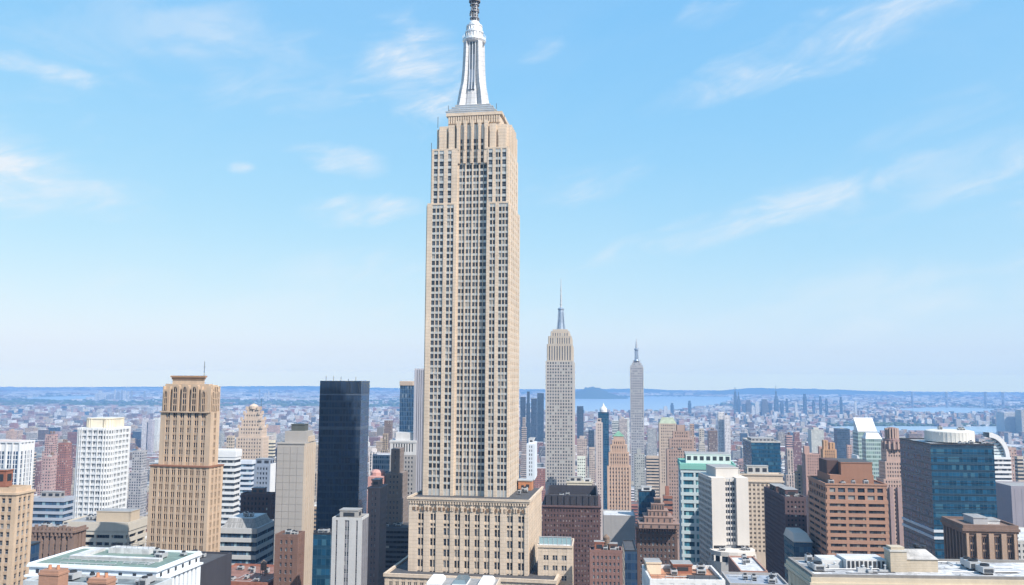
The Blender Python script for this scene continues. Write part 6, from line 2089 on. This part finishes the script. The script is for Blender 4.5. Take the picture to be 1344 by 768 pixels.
for k in (.12, .48, .84):
    s_ = MB()
    c = B.X0 + k * B.W
    w = B.W * .10
    s_.prism([(c - w, B.Y0 + 2), (c + w, B.Y0 + 2), (c + w, B.Y1 - 3), (c - w, B.Y1 - 3)], B.H + .07, B.H + .9, 0)
    s_.taper((c - w, c + w, B.Y0 + 2, B.Y1 - 3), (c - w * .7, c + w * .7, B.Y0 + 3, B.Y1 - 4), B.H + .905, B.H + 1.9, 1 if k == .48 else 0)
    B.part('skylight', s_, [WHITE, glass("skylight_glass", (.05, .07, .08), share=0)])
B.finish()
B = Bld('low_building', 'reddish low roofs at the foot of the tan art deco tower', 'building', 262, 352, 372, 766, 330, None, rot=R(-8), depth=30)
B.mats = [REDDISH]
B.punched((B.X0, B.X1, B.Y0, B.Y1, 0, B.H), 3, 3.2, .4, .5, zf=B.H - 8)
B.parapet(B.X0, B.X1, B.Y0, B.Y1, B.H, .8, .5, 0, roofing("rusty_roof", (.26, .13, .10), .5))
B.units(B.X0 + 1, B.X1 - 1, B.Y0 + 2, B.Y1 - 2, B.H + .08, 8, 83)
B.pipes(B.X0 + 1, B.X1 - 1, B.Y0 + 2, B.Y1 - 2, B.H + .07, 4, 23)
B.tank(B.X0 + .7 * B.W, B.Y0 + 14, B.H + .07, 1.2)
B.finish()
B = Bld('low_building', 'dark roofed low block between the green roofed building and tan art deco tower', 'building', 205, 262, 268, 745, 300, None, rot=R(-8), depth=24)
B.mats = [DKSTONE]
B.wall.box(B.X0, B.X1, B.Y0, B.Y1, 0, B.H, 0)
B.parapet(B.X0, B.X1, B.Y0, B.Y1, B.H, .7, .5, 0, TAR)
B.units(B.X0 + 1, B.X1 - 1, B.Y0 + 2, B.Y1 - 2, B.H + .08, 6, 84)
B.finish()

# ================================================================== ordinary city blocks
PAL = [('red brick', (.27, .125, .095), 1.2), ('brown brick', (.19, .13, .105), 1.3), ('tan brick', (.39, .29, .20), 1.2), ('beige stone', (.43, .375, .32), 1.5),
       ('cream', (.55, .51, .44), .9), ('white', (.64, .64, .63), 1.0), ('grey concrete', (.33, .33, .335), 1.1), ('pink brick', (.41, .28, .25), 2.0),
       ('dark grey', (.12, .12, .13), .6), ('blue glass', (.05, .10, .17), .5)]
PW = np.array([p[2] for p in PAL]); PW = PW / PW.sum()
ROOFS = [(.10, .10, .105), (.30, .30, .30), (.55, .55, .55), (.22, .17, .15), (.42, .40, .38), (.16, .16, .17)]
cg, sg = math.cos(GR), math.sin(GR)

def px_of(x, y, z):
    q = CI3 @ Vector((x, y, z - CZ))
    return 672 - q.x / q.z * F, 384 + q.y / q.z * F

def clear_of_named(x, y, r):
    for n in NAMED:
        dx, dy = x - n['o'].x, y - n['o'].y
        c, s_ = math.cos(n['rot']), math.sin(n['rot'])
        a, b = dx * c + dy * s_, -dx * s_ + dy * c
        if abs(a) < n['hw'] + r + 3 and abs(b) < n['hd'] + r + 3: return False
    return True

def shape_boxes(w, l, z, kind, rr):
    """boxes of one building in its own frame: (x0, x1, y0, y1, z0, z1, roof house?)"""
    hw, hl = w / 2, l / 2
    if kind == 'stepped tower':
        a, b = z * rr.uniform(.55, .7), z * rr.uniform(.8, .9)
        k1, k2 = rr.uniform(.72, .85), rr.uniform(.45, .6)
        return [(-hw, hw, -hl, hl, 0, a, 0), (-hw * k1, hw * k1, -hl * k1, hl * k1, a, b, 0), (-hw * k2, hw * k2, -hl * k2, hl * k2, b, z, 0)]
    if kind == 'L shaped block':
        c = rr.uniform(-.1, .25) * w
        return [(-hw, hw, 0, hl, 0, z, 0), (-hw, c, -hl, -.01, 0, z * rr.uniform(.7, .97), 0)]
    if kind == 'block with roof house':
        h = rr.uniform(3, 5.5)
        return [(-hw, hw, -hl, hl, 0, z - h, 0), (-hw * .5, hw * .35, -hl * .5, hl * .55, z - h, z, 1)]
    if kind == 'set back block':
        a = z * rr.uniform(.7, .88)
        return [(-hw, hw, -hl, hl, 0, a, 0), (-hw * .8, hw * .8, -hl * .75, hl * .8, a, z, 0)]
    return [(-hw, hw, -hl, hl, 0, z, 0)]

fills = []
def add_fill(x, y, w, l, z, kind, ci, d=None, jit=True, rot=GR, extra=None):
    rr = random
    col = PAL[ci][1]
    k = rr.uniform(.8, 1.18) if jit else 1
    col = tuple(min(.75, c * k * rr.uniform(.95, 1.05)) for c in col)
    if PAL[ci][0] == 'blue glass': lay = (.86, .78, rr.random() * 50); pu, pf = rr.uniform(1.6, 2.4), 3.7
    elif rr.random() < .22: lay = (1.0, rr.uniform(.4, .55), rr.random() * 50); pu, pf = rr.uniform(3, 5), rr.uniform(3.4, 4)
    elif rr.random() < .2: lay = (rr.uniform(.4, .55), .85, rr.random() * 50); pu, pf = rr.uniform(2.2, 3.4), rr.uniform(3.2, 3.8)
    else: lay = (rr.uniform(.38, .55), rr.uniform(.42, .58), rr.random() * 50); pu, pf = rr.uniform(2.2, 3.6), rr.uniform(2.9, 3.6)
    X0_, Y0_ = px_of(x, y, z)
    hwp = (w / 2 + l * .12) / y * F
    fills.append(dict(x=x, y=y, w=w, l=l, z=z, kind=kind, ci=ci, col=col, lay=lay, sc=(pu, pf), roof=rr.choice(ROOFS), px=X0_, py=Y0_, hwp=hwp,
                      pb=px_of(x, y, 0)[1], d=y, rot=rot, boxes=shape_boxes(w, l, z, kind, rr), extra=extra))

KINDS = ['flat roofed block', 'stepped tower', 'L shaped block', 'block with roof house', 'set back block', 'slab']
# towers seen in the photo beyond the near ones: columns of the front, top, distance, colour, kind
MID = [(683, 690, 521, 2600, 9, 'slab'), (690, 697, 514, 2650, 9, 'stepped tower'), (697, 705, 523, 2450, 9, 'slab'), (705, 714, 516, 2750, 9, 'slab'), (684, 692, 548, 1700, 3, 'stepped tower'),
       (757, 766, 533, 2500, 9, 'slab'), (757, 771, 573, 1500, 3, 'block with roof house'), (772, 780, 565, 1700, 9, 'slab'), (803, 812, 552, 1900, 5, 'slab'), (812, 823, 547, 2100, 3, 'block with roof house'),
       (815, 826, 549, 2300, 5, 'flat roofed block'), (848, 862, 562, 1900, 6, 'set back block'), (942, 950, 541, 1900, 5, 'slab'), (950, 958, 546, 1880, 5, 'slab'), (903, 913, 557, 1600, 2, 'stepped tower'),
       (915, 926, 563, 1500, 3, 'stepped tower'), (929, 941, 566, 1750, 1, 'flat roofed block'), (1096, 1113, 563, 1800, 9, 'flat roofed block'), (1038, 1052, 567, 1900, 0, 'stepped tower'),
       (1062, 1079, 561, 2300, 4, 'block with roof house'), (1030, 1040, 572, 1500, 7, 'set back block'), (58, 78, 571, 1350, 7, 'stepped tower'), (78, 93, 582, 1250, 0, 'set back block'),
       (22, 42, 590, 1150, 3, 'block with roof house'), (60, 72, 600, 1000, 7, 'flat roofed block'), (188, 194, 549, 2900, 5, 'slab'), (196, 202, 551, 2900, 5, 'slab'), (203, 210, 548, 3000, 5, 'slab'),
       (175, 192, 592, 1150, 6, 'set back block'), (294, 312, 573, 950, 3, 'stepped tower'), (350, 362, 579, 1000, 4, 'set back block'), (405, 421, 585, 1000, 3, 'stepped tower'), (486, 498, 590, 1050, 5, 'block with roof house'),
       (500, 512, 570, 1300, 2, 'stepped tower'), (505, 515, 552, 1700, 1, 'slab'), (870, 882, 640, 620, 0, 'block with roof house'), (1028, 1044, 590, 1000, 3, 'stepped tower'), (1044, 1056, 612, 820, 2, 'block with roof house'),
       (1108, 1120, 585, 1150, 7, 'stepped tower'), (1316, 1332, 588, 1000, 7, 'set back block'), (1330, 1344, 600, 850, 3, 'stepped tower'), (1336, 1352, 538, 4200, 4, 'flat roofed block'), (1312, 1334, 541, 4300, 5, 'flat roofed block'),
       (832, 846, 590, 1150, 6, 'block with roof house'), (848, 866, 600, 1000, 3, 'L shaped block'), (756, 770, 600, 1050, 5, 'set back block'), (773, 781, 588, 1250, 3, 'slab')]
for xa, xb, yt, d, ci, kind in MID:
    c = pix_dir((xa + xb) / 2, yt)
    w = (xb - xa) / F * d * .94
    add_fill(c.x / c.y * d, d, w, w * random.uniform(.8, 1.2), CZ + c.z / c.y * d, kind, ci, jit=False)
    NAMED.append(dict(o=Vector((c.x / c.y * d, d)), hw=w / 2, hd=w / 2, rot=GR, x0=xa, x1=xb, yt=yt, yv=min(yt + 45, 640), d=d, ref=None, H=0))

rr = random.Random(11)
row = 0
b = 260.0
while b < 4600:
    depth = rr.uniform(24, 34)
    a = -b * .72 - 150
    n = 0
    while a < b * .72 + 200:
        w = rr.uniform(18, 44)
        ca = a + w / 2
        x, y = ca * cg - b * sg, ca * sg + b * cg
        a += w + (1.5 if n % 5 else 18)
        n += 1
        if y < 300: continue
        xp, _ = px_of(x, y, 0)
        if xp < -70 or xp > 1415: continue
        if 1080 < xp < 1420 and 3700 < y: continue          # river
        if not clear_of_named(x, y, max(w, depth) * .55): continue
        t = rr.random()
        z = 14 + 30 * t + (55 * rr.random() ** 1.6 if y < 1500 else 34 * rr.random() ** 2.2)
        if rr.random() < .10: z += rr.uniform(20, 60) * (1 if y < 2600 else .5)
        if y > 3300: z *= .62
        hw = (w * .62 + 4) / y * F
        cap = 1e9
        for nm in NAMED:
            if nm['d'] > y and nm['x0'] - 2 < xp + hw and nm['x1'] + 2 > xp - hw:
                cap = min(cap, CZ - (nm['yv'] - 499) / F * y)
        z = min(z, cap, CZ - (552 + rr.uniform(0, 14) - 499) / F * y)
        if z < 8: continue
        kind = rr.choices(KINDS, [4, 2.0 if z > 50 else .4, 1.2, 3, 2, 2])[0]
        ci = int(np.searchsorted(np.cumsum(PW), rr.random()))
        add_fill(x, y, w * .96, depth * rr.uniform(.85, .98), z, kind, min(ci, len(PAL) - 1))
    b += depth + (2 if row % 2 else 15)
    row += 1

# blocks behind the viewpoint, seen only in the glass of the towers
nfront = len(fills)
b = -1500.0
while b < -150:
    a = -900.0
    while a < 900:
        w = rr.uniform(20, 46)
        ca = a + w / 2
        x, y = ca * cg - b * sg, ca * sg + b * cg
        a += w + (2 if rr.random() < .75 else 18)
        if y > -140: continue
        z = rr.uniform(40, 130) + (80 * rr.random() if y < -350 else 0)
        fills.append(dict(x=x, y=y, w=w, l=30, z=z, kind='slab', ci=0, col=rr.choice(PAL)[1], lay=(.5, .5, rr.random() * 50), sc=(3, 3.4), roof=ROOFS[1], px=-9999, py=0, hwp=1, pb=0, d=y, rot=GR,
                          boxes=[(-w / 2, w / 2, -15, 15, 0, z, 0)], extra=None))
    b += 48

# which ones show: a coarse picture of ids, far to near
BW, BH = 672, 384
ids = np.full((BH, BW), -1, np.int32)
items = [(f['d'], i, f['px'] - f['hwp'], f['px'] + f['hwp'], f['py'], f['pb']) for i, f in enumerate(fills[:nfront])]
items += [(n['d'], -2, n['x0'], n['x1'], n['yt'], 768) for n in NAMED if n['H'] > 0]
items.append((360, -2, 560, 681, 140, 768)); items.append((345, -2, 537, 707, 657, 768))
for d, i, xa, xb, yt, yb in sorted(items, key=lambda t: -t[0]):
    ids[max(0, int(yt / 2)):max(0, min(BH, int(yb / 2) + 1)), max(0, int(xa / 2)):max(0, min(BW, int(xb / 2) + 1))] = i
cnt = np.bincount(ids[ids >= 0].ravel(), minlength=len(fills))
order = np.argsort(-cnt)
chosen = [int(i) for i in order[:270] if cnt[i] > 3]
for i in range(len(MID)):
    if cnt[i] > 1 and i not in chosen: chosen.append(i)
cset = set(chosen)

def boxes_mesh(name, F_, mats):
    """all boxes of the given buildings as one mesh, with facade attributes"""
    V, UV, WC, LY = [], [], [], []
    for f in F_:
        c, s_ = math.cos(f['rot']), math.sin(f['rot'])
        for (x0, x1, y0, y1, z0, z1, house) in f['boxes']:
            V.append((x0, x1, y0, y1, z0, z1, f['x'], f['y'], c, s_, f['sc'][0], f['sc'][1], *f['col'], *f['roof'], *f['lay'], house))
    A = np.array(V)
    n = len(A)
    x0, x1, y0, y1, z0, z1 = A[:, :6].T
    cor = np.stack([np.stack([x0, y0], 1), np.stack([x1, y0], 1), np.stack([x1, y1], 1), np.stack([x0, y1], 1)], 1)
    P = np.empty((n, 5, 4, 3))
    UVa = np.empty((n, 5, 4, 2))
    run = np.zeros(n)
    for k in range(4):
        a, b_ = cor[:, k], cor[:, (k + 1) % 4]
        L = np.linalg.norm(b_ - a, axis=1)
        nn = np.maximum(1, np.round(L / A[:, 10]))
        P[:, k, 0, :2] = a; P[:, k, 1, :2] = b_; P[:, k, 2, :2] = b_; P[:, k, 3, :2] = a
        P[:, k, 0, 2] = z0; P[:, k, 1, 2] = z0; P[:, k, 2, 2] = z1; P[:, k, 3, 2] = z1
        UVa[:, k, 0, 0] = run; UVa[:, k, 3, 0] = run; UVa[:, k, 1, 0] = run + nn; UVa[:, k, 2, 0] = run + nn
        top = z1 / A[:, 11]
        UVa[:, k, 0:2, 1] = 0; UVa[:, k, 2:4, 1] = ((z1 - z0) / A[:, 11])[:, None]
        UVa[:, k, 0:2, 1] -= ((z1 - z0) / A[:, 11])[:, None] - .25; UVa[:, k, 2:4, 1] -= ((z1 - z0) / A[:, 11])[:, None] - .25
        run = run + nn
    P[:, 4, :, :2] = cor; P[:, 4, :, 2] = z1[:, None]
    UVa[:, 4] = 0
    c, s_ = A[:, 8][:, None, None], A[:, 9][:, None, None]
    X, Y = P[..., 0].copy(), P[..., 1].copy()
    P[..., 0] = X * c - Y * s_ + A[:, 6][:, None, None]
    P[..., 1] = X * s_ + Y * c + A[:, 7][:, None, None]
    wc = np.empty((n, 5, 4)); wc[..., 3] = 1
    wc[:, :4, :3] = A[:, None, 12:15]; wc[:, 4, :3] = A[:, 15:18]
    ly = np.zeros((n, 5, 3)); ly[:, :4] = A[:, None, 18:21]
    ly[A[:, 21] > 0, :, 0] = 0
    me = bpy.data.meshes.new(name)
    nf = n * 5
    me.vertices.add(nf * 4); me.loops.add(nf * 4); me.polygons.add(nf)
    me.vertices.foreach_set('co', P.astype('f').ravel())
    me.loops.foreach_set('vertex_index', np.arange(nf * 4, dtype='i'))
    me.polygons.foreach_set('loop_start', np.arange(0, nf * 4, 4, dtype='i'))
    me.polygons.foreach_set('loop_total', np.full(nf, 4, 'i'))
    uvl = me.uv_layers.new(name='UVMap'); uvl.data.foreach_set('uv', UVa.astype('f').ravel())
    at = me.attributes.new('wallcol', 'FLOAT_COLOR', 'FACE'); at.data.foreach_set('color', wc.astype('f').ravel())
    at = me.attributes.new('layout', 'FLOAT_VECTOR', 'FACE'); at.data.foreach_set('vector', ly.astype('f').ravel())
    for m in mats: me.materials.append(m)
    me.update(calc_edges=True)
    me.validate()
    return me

rest = [f for i, f in enumerate(fills) if i not in cset]
tag(link('city_buildings', boxes_mesh('city_buildings', rest, [CITY])), 'hundreds of small ordinary city buildings spreading to the horizon', None, None, 'stuff')

# labels that say where each ordinary building stands
REFS = [n for n in NAMED if n['ref']]
def relation(f):
    over = [n for n in REFS if n['x0'] <= f['px'] <= n['x1'] and n['d'] < f['d'] and n['yt'] > f['py'] - 30]
    if over:
        n = max(over, key=lambda n: n['yt'] * .5 + n['d'] * .2)
        return 'rising behind', n['ref']
    side = []
    for n in REFS:
        g = f['px'] - n['x1'] if f['px'] > n['x1'] else n['x0'] - f['px']
        if n['yv'] < f['py'] - 60: continue
        side.append((abs(g) + abs(n['yt'] - f['py']) * .15, f['px'] > (n['x0'] + n['x1']) / 2, n['ref']))
    g, right, ref = min(side)
    return ('right of' if right else 'left of'), ref
ORD = ['first', 'second', 'third', 'fourth', 'fifth', 'sixth', 'seventh', 'eighth', 'ninth', 'tenth']
keys = {}
for i in chosen:
    f = fills[i]
    rel, ref = relation(f)
    far = 'distant ' if f['d'] > 2300 else 'tall ' if f['z'] > 110 else 'low ' if f['z'] < 32 else ''
    f['key'] = (far + PAL[f['ci']][0] + ' ' + f['kind'], rel + ' ' + ref)
    keys.setdefault(f['key'], []).append(i)
for key, lst in keys.items():
    lst.sort(key=lambda i: (fills[i]['px'], fills[i]['d']))
    for k, i in enumerate(lst):
        if len(lst) == 1: lab = f"{key[0]} {key[1]}"
        else: lab = f"{key[0]}, {ORD[k] if k < 10 else str(k + 1) + 'th'} from the left {key[1]}"
        if len(lab.split()) > 16: lab = lab.replace('flat roofed block', 'block').replace('block with roof house', 'block')
        if len(lab.split()) > 16: lab = lab.replace(' from the left ', ' along, ')
        fills[i]['label'] = lab
for i in chosen:
    f = fills[i]
    name = {'stepped tower': 'stepped_tower', 'slab': 'slab_building'}.get(f['kind'], 'city_building')
    g = dict(f); g['x'] = 0; g['y'] = 0; g['rot'] = 0
    body = dict(g)
    house = [bx for bx in f['boxes'] if bx[6]]
    body['boxes'] = [bx for bx in f['boxes'] if not bx[6]]
    root = link(name, boxes_mesh(name, [body], [CITY]), None, (f['x'], f['y'], 0), f['rot'])
    tag(root, f['label'], 'building', 'ordinary buildings of the city')
    if house:
        gg = dict(g); gg['boxes'] = house
        link('roof_house', boxes_mesh('roof_house', [gg], [CITY]), root)
    if f['d'] < 1900:
        bx = max(f['boxes'], key=lambda q: q[5])
        mb = MB()
        x0, x1, y0, y1, z1 = bx[0], bx[1], bx[2], bx[3], bx[5]
        t, h = .45, .9
        for q in ((x0, x1, y0, y0 + t), (x0, x1, y1 - t, y1), (x0, x0 + t, y0 + t, y1 - t), (x1 - t, x1, y0 + t, y1 - t)):
            mb.box(*q, z1, z1 + h, 0, wc=f['col'], ly=(0, 0, 0))
        link('parapet', mb.mesh('parapet', [CITY], True), root)
        r3 = random.Random(i)
        if x1 - x0 > 9 and y1 - y0 > 9:
            for q in range(2):
                cx, cy = r3.uniform(x0 + 3, x1 - 3), r3.uniform(y0 + 3, y1 - 3)
                w_, h_ = r3.uniform(1, 2), r3.uniform(1.5, 3)
                mb = MB()
                if r3.random() < .45 and f['ci'] not in (9, 8):
                    for sx in (-1, 1):
                        for sy in (-1, 1): mb.tube((cx + sx * 1.1, cy + sy * 1.1, z1), (cx + sx * 1.1, cy + sy * 1.1, z1 + 2.4), .12, 4)
                    mb.lathe([(0, z1 + 2.4), (1.7, z1 + 2.4), (1.7, z1 + 5.2), (0, z1 + 6.6)], cx, cy, 10)
                    link('water_tank', mb.mesh('water_tank', [stone("weathered_timber", (.17, .12, .09))]), root)
                else:
                    mb.box(cx - w_, cx + w_, cy - w_, cy + w_, z1, z1 + h_, 0)
                    mb.box(cx - w_ - .1, cx + w_ + .1, cy - w_ - .1, cy + w_ + .1, z1 + h_, z1 + h_ + .25, 0, bottom=True)
                    link('stair_house', mb.mesh('stair_house', [CONC]), root)

# ------------------------------------------------------------------ far away: houses, woods, skyline, bridge
WPOLY = [[(700, 546), (800, 543), (905, 538), (985, 522), (930, 520), (862, 519), (740, 523), (690, 526)], [(1070, 569), (1180, 575), (1430, 573), (1430, 558), (1240, 560), (1170, 556), (1060, 561)],
         [(1155, 538), (1225, 544), (1300, 543), (1318, 536), (1240, 533)], [(20, 523), (75, 526.5), (185, 520.5), (225, 518), (110, 518.5), (60, 520.5)]]
def in_poly(p, poly):
    x, y = p
    c = False
    for (xa, ya), (xb, yb) in zip(poly, poly[1:] + poly[:1]):
        if (ya > y) != (yb > y) and x < (xb - xa) * (y - ya) / (yb - ya) + xa: c = not c
    return c
def is_wood(px, d):
    """rough belts of woodland beyond the city"""
    if px < 620: k = (7600 < d < 11200) * .85 + (11200 <= d < 16000) * .5
    else: k = (8200 < d < 16000) * .5
    if any(abs(d - q) < q * .03 for q in (10500, 12500, 14500)): k -= .45
    return k + .25 * math.sin(px * .021 + d * .0021) + .15 * math.sin(px * .07 - d * .004)
far, woods = [], []
rf_ = random.Random(23)
for _ in range(64000):
    d = math.sqrt(rf_.uniform(4300 ** 2, 15500 ** 2)) if rf_.random() < .52 else rf_.choice([10500, 12500, 14500, 17500, 20000]) * rf_.uniform(.96, 1.05) if rf_.random() < .2 else math.sqrt(rf_.uniform(3600 ** 2, 8200 ** 2))
    px = rf_.uniform(-40, 1384)
    r = pix_dir(px, 540)
    x = r.x / r.y * d
    _, py = px_of(x, d, 0)
    if any(in_poly((px, py), w) for w in WPOLY): continue
    if is_wood(px, d) > rf_.uniform(.25, .8): 
        if rf_.random() < .3: woods.append((x, d, rf_.uniform(28, 70), rf_.uniform(9, 19)))
        continue
    big = rf_.random() < .10
    w, l = (rf_.uniform(30, 80), rf_.uniform(25, 60)) if big else (rf_.uniform(10, 30), rf_.uniform(10, 26))
    z = rf_.uniform(6, 14) if not big else rf_.uniform(8, 26)
    if d < 6500 and rf_.random() < .12: z = rf_.uniform(20, 48); w, l = rf_.uniform(16, 30), rf_.uniform(16, 30)
    ci = int(np.searchsorted(np.cumsum(PW), rf_.random()))
    if rf_.random() < .2: ci = 5
    ci = min(ci, 9)
    if d > 9500:
        w *= 2.2; l *= 2; z *= 1.5
        if rf_.random() < .4: ci = 5
    k = rf_.uniform(.8, 1.15)
    roof = ROOFS[rf_.randrange(6)]
    far.append(dict(x=x, y=d, rot=GR + rf_.choice([0, 0, .3]), boxes=[(-w / 2, w / 2, -l / 2, l / 2, 0, z, 0)], sc=(3, 3.3), col=tuple(min(.72, c * k) for c in PAL[ci][1]), roof=roof, lay=(.4, .45, 1)))
    if d < 9000 and rf_.random() < .12: woods.append((x + rf_.uniform(-60, 60), d + rf_.uniform(-60, 60), rf_.uniform(14, 34), rf_.uniform(8, 14)))
tag(link('distant_houses', boxes_mesh('distant_houses', far, [CITY])), 'countless small houses and sheds of the far districts', None, None, 'stuff')
for (xa, xb, ya, yb, n) in [(1070, 1344, 556, 559.5, 420), (1030, 1110, 551.5, 556, 200), (1180, 1344, 545, 549, 300), (985, 1200, 527, 532, 200), (715, 940, 519, 521, 120)]:
    for _ in range(n):
        x, y = ground_pt(rf_.uniform(xa, xb), rf_.uniform(ya, yb))
        woods.append((x, y, rf_.uniform(18, 46), rf_.uniform(8, 15)))
gr = (1 + 5 ** .5) / 2
ico = np.array([(-1, gr, 0), (1, gr, 0), (-1, -gr, 0), (1, -gr, 0), (0, -1, gr), (0, 1, gr), (0, -1, -gr), (0, 1, -gr), (gr, 0, -1), (gr, 0, 1), (-gr, 0, -1), (-gr, 0, 1)]) / math.sqrt(1 + gr * gr)
icf = np.array([(0, 11, 5), (0, 5, 1), (0, 1, 7), (0, 7, 10), (0, 10, 11), (1, 5, 9), (5, 11, 4), (11, 10, 2), (10, 7, 6), (7, 1, 8), (3, 9, 4), (3, 4, 2), (3, 2, 6), (3, 6, 8), (3, 8, 9), (4, 9, 5), (2, 4, 11), (6, 2, 10), (8, 6, 7), (9, 8, 1)])
wd = np.array(woods)
nw = len(wd)
V = ico[None] * (1 + rng.uniform(-.28, .28, (nw, 12, 1)))
V = V * np.stack([wd[:, 2] / 2, wd[:, 2] / 2 * 1.3, wd[:, 3] / 1.5], 1)[:, None, :]
V[..., 2] += wd[:, 3][:, None] * .4
V[..., 0] += wd[:, 0][:, None]; V[..., 1] += wd[:, 1][:, None]
Fi = (icf[None] + np.arange(nw)[:, None, None] * 12).reshape(-1, 3)
me = bpy.data.meshes.new('woodland')
me.vertices.add(nw * 12); me.loops.add(len(Fi) * 3); me.polygons.add(len(Fi))
me.vertices.foreach_set('co', V.astype('f').ravel())
me.loops.foreach_set('vertex_index', Fi.astype('i').ravel())
me.polygons.foreach_set('loop_start', np.arange(0, len(Fi) * 3, 3, dtype='i'))
me.polygons.foreach_set('loop_total', np.full(len(Fi), 3, 'i'))
me.update(calc_edges=True)
fm, t, bs = new_mat("tree_foliage")
t.links.new(mixc(t, rnd_island(t), (.03, .055, .022), (.085, .115, .045)), bs.inputs['Base Color'])
bs.inputs['Roughness'].default_value = .9
me.materials.append(fm)
tag(link('woodland', me), 'far woods and park trees merging into green belts', None, None, 'stuff')

SKYL = [(963, 966.5, 514, 1), (967.5, 971, 520, 1), (974, 978, 530, 0), (979, 985, 525, 2), (986, 990, 532, 3), (991, 996, 527, 3), (999, 1007, 524, 2), (1009, 1013, 529, 0), (1016, 1021, 520, 4), (1024, 1028, 527, 0),
        (1031, 1034, 523, 0), (1043, 1046, 527, 3), (1054, 1058, 517, 0), (1066, 1069, 525, 0), (1075, 1078, 520, 0), (1083, 1086, 523, 0), (1102, 1105, 521, 0), (1121, 1124, 526, 3), (903, 907, 526, 0), (880, 884, 529, 0), (871, 876, 533, 3)]
for dd, base in ((6200, SKYL), (9800, [(126 + i * 4.1 + random.uniform(-1, 1), 128.6 + i * 4.1 + random.uniform(-1, 1.2), random.uniform(511, 518.5), random.choice((0, 3, 3))) for i in range(12)] + [(189, 191, 513, 0), (340, 341.6, 511, 0), (347, 350, 516, 3), (352, 354, 514, 3), (362, 364, 515, 3)])):
    nsk = len(base)
    for i, (xa, xb, yt, k) in enumerate(sorted(base)):
        c = pix_dir((xa + xb) / 2, yt)
        w = (xb - xa) / F * dd
        z = CZ + c.z / c.y * dd
        l = w * random.uniform(.7, 1.1)
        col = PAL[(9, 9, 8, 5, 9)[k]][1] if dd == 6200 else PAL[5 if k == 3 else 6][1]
        bx = [(-w / 2, w / 2, -l / 2, l / 2, 0, z * .86, 0), (-w * .36, w * .36, -l * .36, l * .36, z * .86, z, 0)]
        if k == 1: bx.append((-w * .12, w * .12, -l * .12, l * .12, z, z + 30, 0))
        if k == 4: bx += [(-w * .2, w * .2, -l * .2, l * .2, z, z + 35, 0), (-w * .05, w * .05, -l * .05, l * .05, z + 35, z + 78, 0)]
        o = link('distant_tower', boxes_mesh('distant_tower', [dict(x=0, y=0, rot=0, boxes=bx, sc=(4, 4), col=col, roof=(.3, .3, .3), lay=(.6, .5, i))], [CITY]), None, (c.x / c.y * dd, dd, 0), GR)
        where = 'right horizon cluster' if dd == 6200 else 'far left horizon'
        kind = {1: 'slim pointed bluish tower', 4: 'tallest spired bluish tower', 2: 'broad dark tower', 3: 'white tower', 0: 'bluish tower'}[k]
        suf = {1: 'st', 2: 'nd', 3: 'rd'}.get((i + 1) % 10 if i + 1 not in (11, 12, 13) else 0, 'th')
        tag(o, f"{kind}, {i + 1}{suf} from the left in the {where}", 'tower', 'towers of the distant skyline on the right' if dd == 6200 else 'towers of the distant skyline on the left')

# suspension bridge across the far river
BD = 8600
def bp(px, py): 
    c = pix_dir(px, py)
    return c.x / c.y * BD, CZ + c.z / c.y * BD
xs_t = [1197, 1242, 1293, 1316]
br0 = bp(1255, 530)
root = link('suspension_bridge', None, None, (br0[0], BD, 0))
tag(root, 'faint long suspension bridge with four thin towers on the far right horizon', 'bridge')
BM = metal("blue_grey_steel", (.22, .26, .32), .6, .2)
dz = bp(1255, 526)[1]
tops = []
for px in xs_t:
    x, z = bp(px, 514.5)
    x -= br0[0]
    tops.append((x, z))
    mb = MB()
    for sy in (-14, 14):
        mb.box(x - 5, x + 5, sy - 4, sy + 4, 0, z)
    for f_ in (.5, .75, .97): mb.box(x - 4, x + 4, -9.99, 9.99, z * f_ - 4, z * f_, 0, bottom=True)
    link('bridge_tower', mb.mesh('bridge_tower', [BM]), root)
xl_, xr_ = bp(1165, 526)[0] - br0[0], bp(1350, 526)[0] - br0[0]
mb = MB(); mb.box(xl_, xr_, -15, 15, dz - 5, dz, 0, bottom=True); link('deck', mb.mesh('deck', [BM]), root)
pts = [(xl_, dz)] + tops + [(xr_, dz)]
for sy in (-14, 14):
    mb = MB()
    for (xa, za), (xb, zb2) in zip(pts, pts[1:]):
        pv_ = None
        for i in range(15):
            t = i / 14
            sag = 4 * t * (1 - t) * (min(za, zb2) - dz) * (.9 if za > dz + 5 and zb2 > dz + 5 else .15)
            p = (xa + (xb - xa) * t, sy, za + (zb2 - za) * t - sag)
            if pv_: mb.tube(pv_, p, 1.3, 5)
            pv_ = p
    link('cable', mb.mesh('cable', [BM]), root)
